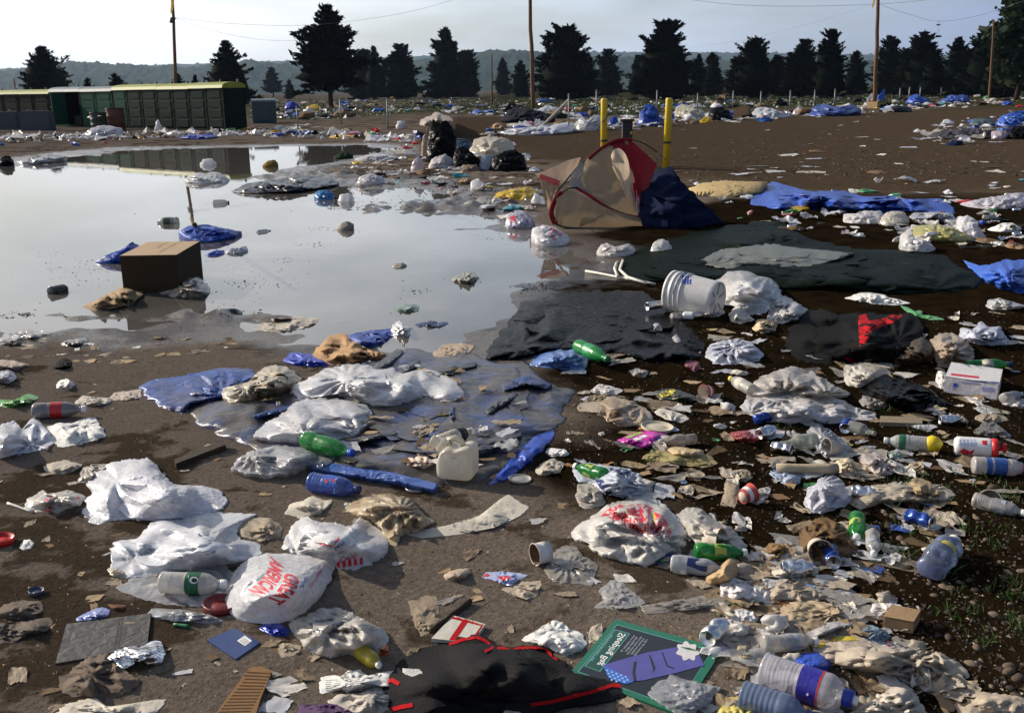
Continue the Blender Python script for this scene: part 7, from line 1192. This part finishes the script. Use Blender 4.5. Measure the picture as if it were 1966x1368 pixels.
def scrap_mesh(seed, m, n=9, curl=.25):
    rs = np.random.RandomState(seed); u, w = np.meshgrid(np.linspace(-1, 1, n), np.linspace(-1, 1, n)); u = u.ravel(); w = w.ravel(); asp = rs.uniform(.4, .95)
    x = u+.07*pn(u*1.4, w*1.4, seed)+.07*np.abs(w)**3*pn(u*4, w*4, seed+3); y = asp*(w+.10*pn(u*1.4, w*1.4, seed+9)); x += rs.uniform(-.4, .4)*y; x *= 1+rs.uniform(-.35, .35)*w
    tear = (u > .5)*rs.rand()*.9; x -= (u-.5)*tear*(.5+pn(w*3, 0*w, seed+2)); y *= 1-.25*rs.rand()*(u < -.4)
    z = curl*(.6*facets(u, w, seed, .75, rs.uniform(0, 3), 1.4)+.25*facets(u, w, seed+9, .34)+.2*np.abs(pn(u*1.1, w*1.1, seed+4))*3*np.maximum(np.abs(u), np.abs(w))**3); z -= z.min()-.01
    me = bpy.data.meshes.new('scrap'); me.from_pydata(np.stack([x, y, z], -1).tolist(), [], [(j*n+i, j*n+i+1, (j+1)*n+i+1, (j+1)*n+i) for j in range(n-1) for i in range(n-1)]); me.materials.append(m); return me
def put(name, me, px, py, size, label, cat, group, rz=None, squash=1.0, lift=0.):
    o = bpy.data.objects.new(name, me); col.objects.link(o); p = gpt(px, py, lift); o.location = p; o.rotation_euler = (RS.uniform(-.12, .12), RS.uniform(-.12, .12), RS.uniform(0, 6.3) if rz is None else rz)
    o.scale = (size, size*RS.uniform(.7, 1.2), size*squash*RS.uniform(.7, 1.2)); tag(o, label, cat, group); return o
def in_poly(x, y, P): return float(sdist(np.array([x]), np.array([y]), np.array(P, float))[0]) < 0
def along(P, spread):
    k = RS.randint(len(P)-1); t = RS.rand(); return P[k][0]+(P[k+1][0]-P[k][0])*t, P[k][1]+(P[k+1][1]-P[k][1])*t+RS.normal()*spread
FW = [wad_mesh(i, m_, 2, .42) for i, m_ in enumerate([film((.78, .78, .82), .1, .3), film((.62, .62, .66), .2, .3), film((.72, .68, .62), .2, .3)]*2)]
FW += [scrap_mesh(200+i, m_, 9, .95) for i, m_ in enumerate([film((.78, .78, .82), .1, .3), film((.62, .62, .66), .2, .3), film((.72, .68, .62), .2, .3)]*4)]
FP = [scrap_mesh(i, m_, 6, .4) for i, m_ in enumerate([paper((.66, .63, .58), .2), paper((.5, .44, .36), .3), film((.6, .6, .64), .2, .2)]*2)]
FB = [wad_mesh(20+i, m_, 2, .42) for i, m_ in enumerate([tarp((.012, .05, .34), .1), tarp((.03, .12, .4), .2), tarp((.008, .02, .14), .1)])]
FK = [wad_mesh(30+i, m_, 2, .5) for i, m_ in enumerate([BLACKF, cloth((.02, .018, .016), .2), CARDD])]
FC = [wad_mesh(40+i, m_, 2, .42) for i, m_ in enumerate([YELF, REDF, film((.06, .3, .1), .1, .2), film((.55, .2, .25), .1, .2), film((.05, .3, .36), .1, .2), CARD])]
def pick(a): return a[RS.randint(len(a))]
E1 = [(-10, 266), (160, 262), (300, 260), (480, 254), (560, 250), (700, 262), (810, 268)]; E2 = [(940, 254), (1020, 250), (1110, 246), (1200, 241), (1290, 233), (1370, 229), (1450, 226), (1520, 222), (1600, 217), (1660, 210), (1760, 203), (1860, 198), (1966, 192)]; FLD = [(480, 190), (1010, 187), (1500, 180), (1966, 176), (1966, 186), (1660, 198), (1500, 206), (1300, 214), (1100, 228), (1000, 226), (820, 214), (600, 232), (480, 226)]
def rpoly(P):
    xs = [p[0] for p in P]; ys = [p[1] for p in P]
    while True:
        x, y = RS.uniform(min(xs), max(xs)), RS.uniform(min(ys), max(ys))
        if in_poly(x, y, P): return x, y
n = 0
for i in range(90): x, y = rpoly(FLD); put('plastic_bag', pick(FW), x, y, RS.uniform(.18, .55), 'pale plastic bag lying in the far littered grass field', 'bag', 'pale bags in the far field')
for i in range(80): x, y = rpoly(FLD); put('paper_sheet', pick(FP), x, y, RS.uniform(.2, .6), 'pale paper scrap lying in the far littered grass field', 'paper', 'paper scraps in the far field', squash=.8)
for i in range(46): x, y = rpoly(FLD); put('tarp_scrap', pick(FB), x, y, RS.uniform(.25, .8), 'blue tarp scrap lying in the far littered grass field', 'tarp', 'blue scraps in the far field')
for i in range(60): x, y = rpoly(FLD); put('rubbish_lump', pick(FK), x, y, RS.uniform(.25, .8), 'dark rubbish lump lying in the far littered grass field', 'rubbish', 'dark lumps in the far field')
for i in range(40): x, y = rpoly(FLD); put('litter_piece', pick(FC), x, y, RS.uniform(.15, .45), 'small coloured litter piece in the far grass field', 'litter', 'coloured pieces in the far field')
for i in range(60): x, y = along(E1, 4.5); put('plastic_bag', pick(FW), x, y, RS.uniform(.09, .34), 'pale plastic bag in the litter line before the toilets', 'bag', 'bags before the toilets')
for i in range(40): x, y = along(E1, 7); put('paper_scrap', pick(FP), x, y, RS.uniform(.1, .36), 'pale paper scrap in the litter line before the toilets', 'paper', 'papers before the toilets')
for i in range(40): x, y = along(E1, 6); put('rubbish_piece', pick(FB+FK+FC), x, y, RS.uniform(.1, .36), 'coloured rubbish piece in the litter line before the toilets', 'rubbish', 'rubbish before the toilets')
for i in range(80): x, y = along(E2, 4.5); put('plastic_bag', pick(FW), x, y, RS.uniform(.1, .45), 'pale plastic bag in the litter bank along the dirt lot', 'bag', 'bags along the lot edge')
for i in range(60): x, y = along(E2, 6); put('paper_scrap', pick(FP), x, y, RS.uniform(.12, .5), 'pale paper scrap in the litter bank along the dirt lot', 'paper', 'papers along the lot edge')
for i in range(50): x, y = along(E2, 4); put('rubbish_piece', pick(FB+FK+FK), x, y, RS.uniform(.15, .6), 'blue or dark rubbish piece in the litter bank along the lot', 'rubbish', 'rubbish along the lot edge')
for i in range(40): x, y = along(E2, 6); put('litter_piece', pick(FC), x, y, RS.uniform(.1, .35), 'bright coloured litter piece in the bank along the lot', 'litter', 'coloured pieces along the lot edge')
HP = [(1730, 262), (1800, 240), (1890, 222), (1975, 208), (1975, 268), (1830, 280)]
for i in range(60): x, y = rpoly(HP); put('rubbish_lump', pick(FW+FP+FB+FK), x, y, RS.uniform(.08, .3), 'rubbish piece in the heap on the open dirt lot', 'rubbish', 'rubbish on the dirt lot heap')
LOTP = [(1010, 270), (1300, 240), (1966, 205), (1966, 340), (1320, 345)]
for i in range(60): x, y = rpoly(LOTP); put('flattened_scrap', pick(FP+FK[2:]), x, y, RS.uniform(.06, .24), 'flattened scrap lying alone on the open dirt lot', 'litter', 'scraps on the dirt lot', squash=.3)
MUD = [(650, 330), (700, 300), (800, 270), (960, 262), (1040, 330), (1030, 400), (960, 420), (860, 370), (760, 362)]
for i in range(60): x, y = rpoly(MUD); put('crumpled_film', pick(FW), x, y, RS.uniform(.05, .2), 'pale bag lump on the wet mud round the black sack heap', 'bag', 'bags round the black sack heap')
for i in range(80): x, y = rpoly(MUD); put('litter_piece', pick(FP+FK+FB+FC), x, y, RS.uniform(.05, .22), 'small rubbish piece on the wet mud round the black sack heap', 'rubbish', 'rubbish round the black sack heap', squash=.6)
RB = [(1290, 345), (1500, 352), (1966, 345), (1966, 480), (1800, 480), (1560, 450), (1400, 425)]
for i in range(45): x, y = rpoly(RB); put('crumpled_film', pick(FW), x, y, RS.uniform(.05, .17), 'pale bag lump among the blue tarps on dark soil', 'bag', 'bags among the blue tarps')
for i in range(60): x, y = rpoly(RB); put('rubbish_piece', pick(FP+FK+FC), x, y, RS.uniform(.04, .16), 'small rubbish piece among the blue tarps on dark soil', 'rubbish', 'rubbish among the blue tarps', squash=.5)
# nearer pieces
NP = [scrap_mesh(60+i, m_, 11, .50) for i, m_ in enumerate([paper((.50, .43, .34), .45), paper((.38, .30, .21), .45), paper((.66, .62, .57), .25), paper((.26, .19, .12), .45)]*3)]
NF = [scrap_mesh(80+i, m_, 11, .42) for i, m_ in enumerate([film((.62, .60, .58), .3, .3, .2), film((.5, .45, .38), .4, .3, .3), film((.70, .70, .73), .15, .3, .1)]*3)]
NC = [scrap_mesh(100+i, m_, 9, .15) for i, m_ in enumerate([CARD, CARDD, board((.36, .26, .15), .3), board((.10, .065, .035), .3)]*2)]
NK = [scrap_mesh(120+i, m_, 9, .3) for i, m_ in enumerate([film((.04, .1, .42), .2, .1), film((.5, .05, .04), .2, .1), film((.5, .38, .03), .2, .1), film((.05, .28, .08), .2, .1), film((.42, .18, .06), .2, .1), film((.2, .28, .45), .3, .1)])]
NW = [scrap_mesh(230+i, m_, 12, .9) for i, m_ in enumerate([paper((.62, .57, .48), .3), film((.70, .68, .66), .2, .3), film((.52, .45, .36), .35, .3), paper((.4, .33, .24), .4)]*2)]+[wad_mesh(140+i, m_, 3, .55) for i, m_ in enumerate([paper((.62, .57, .48), .3), film((.70, .68, .66), .2, .3), film((.52, .45, .36), .35, .3), paper((.4, .33, .24), .4)])]
for me in NF+NW: me.polygons.foreach_set('use_smooth', [True]*len(me.polygons))
SO = [(1060, 560), (1250, 610), (1500, 640), (1966, 570), (1966, 990), (1700, 1010), (1480, 1240), (1400, 1330), (1380, 1180), (1160, 980), (1090, 930), (1080, 760)]
S2 = [(1380, 1090), (1700, 990), (1860, 1010), (1700, 1180), (1900, 1340), (1966, 1368), (1380, 1368)]
S3 = [(1400, 1080), (1700, 990), (1800, 1020), (1680, 1160), (1840, 1330), (1700, 1330), (1600, 1230), (1460, 1230)]
LE = [(0, 650), (250, 690), (280, 790), (470, 870), (600, 905), (950, 950), (1090, 960), (1380, 1130), (1380, 1368), (0, 1368)]
TA = [(480, 770), (700, 690), (960, 690), (1090, 770), (950, 910), (640, 890)]
for i in range(100): x, y = rpoly(SO); put('paper_scrap', pick(NP), x, y, RS.uniform(.02, .075), 'small dirty paper scrap trodden into the dark soil', 'paper', 'paper scraps in the dark soil', squash=.8)
for i in range(45): x, y = rpoly(S3 if i % 2 else S2); put('paper_scrap', pick(NP), x, y, RS.uniform(.015, .06), 'small dirty paper scrap among the torn papers and bottles', 'paper', 'paper scraps among the front papers', squash=.8)
for i in range(110): x, y = rpoly(SO); put('film_scrap', pick(NF), x, y, RS.uniform(.02, .08), 'small torn film scrap trodden into the dark soil', 'plastic film', 'film scraps in the dark soil')
for i in range(50): x, y = rpoly(S2); put('film_scrap', pick(NF), x, y, RS.uniform(.02, .06), 'small torn film scrap among the front papers', 'plastic film', 'film scraps among the front papers')
for i in range(110): x, y = rpoly(SO if i % 3 else S2); put('cardboard_scrap', pick(NC), x, y, RS.uniform(.02, .07), 'small brown cardboard scrap on the dark soil', 'cardboard', 'cardboard scraps on the soil', squash=.8)
for i in range(48): x, y = rpoly(SO if i % 3 else S2); put('wrapper', pick(NK), x, y, RS.uniform(.015, .045), 'small bright coloured wrapper on the dark soil', 'wrapper', 'coloured wrappers on the soil')
for i in range(70): x, y = rpoly(SO if i % 3 else S2); put('paper_wad', pick(NW), x, y, RS.uniform(.018, .055), 'small crumpled wad on the dark soil', 'paper wad', 'crumpled wads on the soil')
for i in range(90): x, y = rpoly(LE); put('tiny_scrap', pick(NP[1:2]+NP[3:4]+NP[5:6]+NP[7:8]+NC), x, y, RS.uniform(.008, .028), 'tiny brown scrap lying on the muddy pavement', 'litter', 'tiny scraps on the muddy pavement', squash=.7)
for i in range(36): x, y = rpoly(LE); put('paper_scrap', pick(NP+NF), x, y, RS.uniform(.015, .05), 'small pale scrap lying on the muddy pavement', 'paper', 'pale scraps on the muddy pavement', squash=.6)
for i in range(60): x, y = rpoly(TA); put('film_scrap', pick(NF+NP+NC), x, y, RS.uniform(.02, .07), 'small torn scrap lying on the muddy ground tarp', 'litter', 'scraps on the muddy tarp', lift=.045)
NL = [scrap_mesh(300+i, m_, 15, .22) for i, m_ in enumerate([paper((.40, .33, .25), .5), paper((.28, .21, .14), .5), film((.42, .38, .33), .5, .25, .25), film((.50, .46, .41), .4, .3, .15), paper((.52, .47, .41), .4), film((.30, .24, .17), .5, .25, .3)]*3)]
for i in range(64): x, y = rpoly(SO if i % 3 else S3); put('soggy_sheet', pick(NL), x, y, RS.uniform(.04, .105), 'soggy torn sheet trodden flat among the litter on soil', 'paper', 'soggy sheets on the soil', squash=.7)
SH = [(-10, 642), (300, 648), (480, 650), (560, 650), (280, 700), (-10, 700)]
for i in range(46): x, y = rpoly(SH); put('soaked_scrap', pick(NP+NC+NK[:1]), x, y, RS.uniform(.015, .06), 'small soaked scrap on the wet shore', 'litter', 'soaked scraps on the shore', squash=.6)
# cups, cans and bottles of the same make, lying about
def strew(proto, spots, label, group, smin=.9, smax=1.1):
    for i, (x, y) in enumerate(spots):
        o = proto if i == 0 else copy_tree(proto); o.location = gpt(x, y); o.rotation_euler = (0, 0, RS.uniform(0, 6.3)); s = RS.uniform(smin, smax); o.scale = (s, s, s); o['label'] = label; o['group'] = group
def spots(P, n): return [rpoly(P) for _ in range(n)]
strew(cup('paper_cup', 'x', (1300, 1000), (1330, 1002), 30, 40, paper((.58, .52, .44), .35), PAPD)[0], spots(SO, 5)+spots(S3, 1)+spots(RB, 4), 'dirty white paper cup lying on its side on dark soil', 'paper cups on the soil')
strew(cup('paper_cup', 'x', (1300, 1000), (1326, 1002), 27, 36, paper((.5, .1, .08), .25), PAP, band=(.3, .6, INK_W))[0], spots(SO, 2)+spots(RB, 3), 'red drinks cup with white band lying on dark soil', 'red cups on the soil')
strew(can('drink_can', 'x', (1300, 1000), (1350, 1002), 27, ALU, .45)[0], spots(SO, 6)+spots(RB, 4)+spots(MUD, 3), 'crushed bare silver drink can on the mud', 'silver cans'); strew(can('drink_can', 'x', (1300, 1000), (1350, 1002), 27, mat('can_print', (.02, .06, .3), .3, .15, 0, 0, .02, 30, .5, .4), .4)[0], spots(SO, 4)+spots(RB, 3)+spots(TA, 1), 'crushed dark blue drink can on the mud', 'blue cans')
strew(bottle('water_bottle', 'x', (1300, 1000), (1390, 1003), 29, 'water', clearp((.6, .58, .55), .45, .3), (.40, .62, paper((.4, .42, .5), .3)), WHITEP, ribs=(.08, .36, 6), crush=.25)[0], spots(SO, 7)+spots(RB, 5)+spots(MUD, 4), 'crushed clear water bottle with grey label on the mud', 'grey-label bottles'); strew(bottle('soda_bottle', 'x', (1300, 1000), (1392, 1003), 31, 'soda', GREENP, (.36, .58, paper((.4, .45, .1), .3)), WHITEP, crush=.3)[0], spots(SO, 3)+spots(RB, 3)+spots(MUD, 2), 'crushed green soda bottle with pale label on the mud', 'pale-label green bottles')
# ------------------------------------------------------------------ stones are parts of the ground
STM = [mat('stone', c_, .8, .35, 0, 0, .3, 40, .25) for c_ in ((.12, .085, .058), (.07, .05, .036), (.16, .12, .085), (.04, .028, .02))]
def stone_mesh(seed, m):
    v = _iv2.copy(); r = 1+.22*pn(v[:, 0]*1.1, v[:, 1]*1.1, v[:, 2]*1.1+seed*5.7)+.07*pn(v[:, 0]*3, v[:, 1]*3, v[:, 2]*3+seed); v = v*r[:, None]*np.array([1, .72, .55]); me = bpy.data.meshes.new('stone'); me.from_pydata(v.tolist(), [], _if2); me.polygons.foreach_set('use_smooth', [True]*len(me.polygons)); me.materials.append(m); return me
SM = [stone_mesh(i, STM[i % 4]) for i in range(12)]
STZ = [(1600, 990), (1760, 960), (1966, 900), (1966, 1368), (1880, 1330), (1760, 1180), (1640, 1090)]
for i in range(190):
    x, y = rpoly(STZ) if i < 150 else rpoly(SO); o = bpy.data.objects.new('stone', pick(SM)); col.objects.link(o); s = RS.choice([.006, .008, .011, .015, .021])*RS.uniform(.8, 1.2)*(1 if i < 150 else .8)*(1.25 if RS.rand() < .12 else 1); o.location = gpt(x, y, -s*.12); o.scale = (s, s*RS.uniform(.8, 1.1), s*RS.uniform(.7, 1.1)); o.rotation_euler = (RS.uniform(-.3, .3), RS.uniform(-.3, .3), RS.uniform(0, 6.3)); o.parent = GROUND
def crumbs(name, N_, zone, s0, s1, mats, label, parent=None, flatk=.6, sink=.1):
    P = np.array([rpoly(z) for z in (zone if isinstance(zone[0], list) else [zone]) for _ in range(N_)]); x, y, z = ground(P[:, 0], P[:, 1], 0.0); n_ = len(x)
    base = np.array([(1, 0, 0), (-.5, .87, 0), (-.5, -.87, 0), (.1, .05, .9), (0, 0, -.5)]); s = RS.uniform(s0, s1, n_)*RS.choice([.6, 1, 1.4], n_); a = RS.uniform(0, 6.3, n_); ca, sa = np.cos(a), np.sin(a)
    b = base[None]*s[:, None, None]*RS.uniform(.6, 1.3, (n_, 5, 1)); b[..., 2] *= flatk
    X = b[..., 0]*ca[:, None]-b[..., 1]*sa[:, None]*.7+x[:, None]; Y = b[..., 0]*sa[:, None]+b[..., 1]*ca[:, None]*.7+y[:, None]; Z = b[..., 2]+z[:, None]
    f = (np.array([(0, 1, 3), (1, 2, 3), (2, 0, 3), (1, 0, 4), (2, 1, 4), (0, 2, 4)])[None]+5*np.arange(n_)[:, None, None]).reshape(-1, 3); mi = np.repeat(RS.randint(len(mats), size=n_), 6)
    o = mesh(name, np.stack([X, Y, Z], -1).reshape(-1, 3), f, None, parent, False, mats, mi); o['kind'] = 'stuff'
    if parent is None: o['label'] = label; o['category'] = 'litter'
    return o
ALLN = [(-60, 650), (300, 690), (280, 790), (600, 905), (950, 950), (1100, 960), (1500, 1240), (1560, 1368), (-60, 1368)]; SOA = [(1060, 560), (1500, 640), (1990, 570), (1990, 1368), (1560, 1368), (1480, 1240), (1090, 930)]
crumbs('gravel', 3400, [ALLN], .0015, .005, STM+[mat('stone', (.03, .022, .016), .8, .2)], '', GROUND); crumbs('soil_clods', 6500, [SOA], .003, .010, [mat('stone', (.018, .012, .007), .9, .2), mat('stone', (.035, .023, .013), .9, .2), STM[1], STM[3]], '', GROUND)
crumbs('lot_gravel', 3500, [LOTP], .012, .04, [STM[1], STM[3], STM[0], mat('stone', (.035, .026, .018), .9, .2)], '', GROUND, .5)
crumbs('paper_crumbs', 600, [ALLN, SOA, SOA], .003, .009, [paper((.4, .34, .26), .4), PAPD, CARDD, CARD, paper((.3, .24, .17), .3)], 'tiny crumbs of torn paper strewn over the muddy ground', None, .35)
PNDZ = [(-30, 330), (250, 300), (700, 300), (560, 330), (720, 365), (900, 400), (1000, 450), (1100, 490), (960, 600), (880, 640), (560, 630), (0, 625)]
crumbs('floating_specks', 800, [PNDZ, [(60, 480), (230, 490), (240, 560), (100, 540)], [(390, 500), (640, 500), (560, 560), (400, 620)]], .004, .020, [INK_K, mat('stone', (.02, .018, .012), .7, .1), CARDD, PAPD], 'dark specks and weed drifting on the pond', None, .3)
WEED = [(160, 518, 70, 9), (240, 505, 40, 8), (480, 545, 60, 10), (540, 500, 30, 6), (740, 400, 110, 12), (860, 392, 100, 12), (890, 540, 50, 6), (620, 440, 40, 5), (1020, 550, 50, 8), (30, 605, 40, 8), (450, 600, 60, 8), (800, 560, 30, 5), (600, 470, 40, 5), (940, 455, 40, 6), (350, 520, 30, 5)]
crumbs('floating_weed', 130, [[(zx+zw*math.cos(t_), zy+zh*math.sin(t_)) for t_ in np.linspace(0, 5.8, 10)] for zx, zy, zw, zh in WEED], .004, .022, [INK_K, mat('stone', (.02, .018, .012), .7, .1), CARDD], 'patches of dark weed and scum drifting on the pond', None, .35)
MUDZ = [(650, 335), (760, 300), (1000, 300), (1040, 400), (960, 430), (860, 385), (700, 405), (640, 400)]
crumbs('mud_clods', 1500, [MUDZ, MUD], .008, .03, [mat('stone', (.012, .009, .006), .5, .1), mat('stone', (.03, .021, .013), .6, .1), CARDD], '', GROUND, .4)
E1Z = [(-10, 262), (480, 250), (800, 260), (800, 272), (480, 262), (-10, 274)]; E2Z = [(940, 246), (1300, 226), (1660, 204), (1966, 186), (1966, 198), (1660, 216), (1300, 240), (940, 262)]
crumbs('far_litter', 420, [FLD, FLD, FLD, E2Z, E1Z], .05, .2, [film((.74, .74, .78), .1, .3), film((.6, .6, .64), .2, .3), paper((.6, .55, .48), .3), film((.7, .68, .64), .2, .3), CARDD, BLACKF], 'mass of small litter strewn over the far field and lot edge', None, .8)
# ------------------------------------------------------------------ grass
def grass(name, zones, N_, h0, h1, cl, label, w=.0016):
    P = np.concatenate([np.array([rpoly(z) for _ in range(k)]) for z, k in zip(zones, N_)]); n0 = len(P); rep = 7
    x, y, z = ground(P[:, 0], P[:, 1], 0.0); sc_ = np.hypot(x, y)/3.0; x = np.repeat(x, rep)+RS.normal(size=n0*rep)*.018*np.repeat(sc_, rep)**.7; y = np.repeat(y, rep)+RS.normal(size=n0*rep)*.018*np.repeat(sc_, rep)**.7; z = np.repeat(z, rep)-.003; n_ = len(x)
    h = RS.uniform(h0, h1, n_); a = RS.uniform(0, 6.3, n_); ww = w*np.repeat(sc_, rep); dx, dy = np.cos(a)*ww, np.sin(a)*ww; lx, ly = RS.normal(size=n_)*h*.45, RS.normal(size=n_)*h*.45
    V = np.stack([np.stack([x-dx, y-dy, z], -1), np.stack([x+dx, y+dy, z], -1), np.stack([x+lx*.4, y+ly*.4, z+h*.65], -1), np.stack([x+lx, y+ly, z+h], -1)], 1).reshape(-1, 3); f = (np.array([(0, 1, 2), (1, 3, 2)])[None]+4*np.arange(n_)[:, None, None]).reshape(-1, 3)
    o = mesh(name, V, f, mat('grass_blade', cl, .6, 0, .3, 0, 0), None, False); o['kind'] = 'stuff'; o['label'] = label; o['category'] = 'grass'
grass('grass', [[(1640, 900), (1966, 880), (1966, 1260), (1860, 1240), (1700, 1060)], [(1100, 840), (1300, 880), (1200, 900)], [(1300, 720), (1960, 780), (1940, 900), (1500, 860)]], [85, 6, 14], .012, .045, (.045, .09, .018), 'thin green grass blades sprouting between stones')
grass('field_grass', [FLD], [2600], .05, .16, (.04, .06, .018), 'rough grass of the far littered field', .004)
# ------------------------------------------------------------------ haze over the valley
def build_haze():
    X, Y0, Y1, zb, zt = 5600, -5600, 5600, -3.0, 210.0
    v = [(a, b, c) for a in (-X, X) for b in (Y0, Y1) for c in (zb, zt)]; o = mesh('haze', v, [(0, 1, 3, 2), (4, 6, 7, 5), (0, 4, 5, 1), (2, 3, 7, 6), (0, 2, 6, 4), (1, 5, 7, 3)], None, None, False)
    m = bpy.data.materials.new('haze_air'); m.use_nodes = True; nt = m.node_tree; nt.nodes.clear(); out = nt.nodes.new('ShaderNodeOutputMaterial'); pv = nt.nodes.new('ShaderNodeVolumePrincipled'); pv.inputs['Color'].default_value = (.50, .70, 1.0, 1); pv.inputs['Density'].default_value = .00008; pv.inputs['Anisotropy'].default_value = .2
    nt.links.new(pv.outputs[0], out.inputs['Volume']); o.data.materials.append(m); o['kind'] = 'stuff'; o['label'] = 'pale haze over the valley'; o['category'] = 'haze'
build_haze()
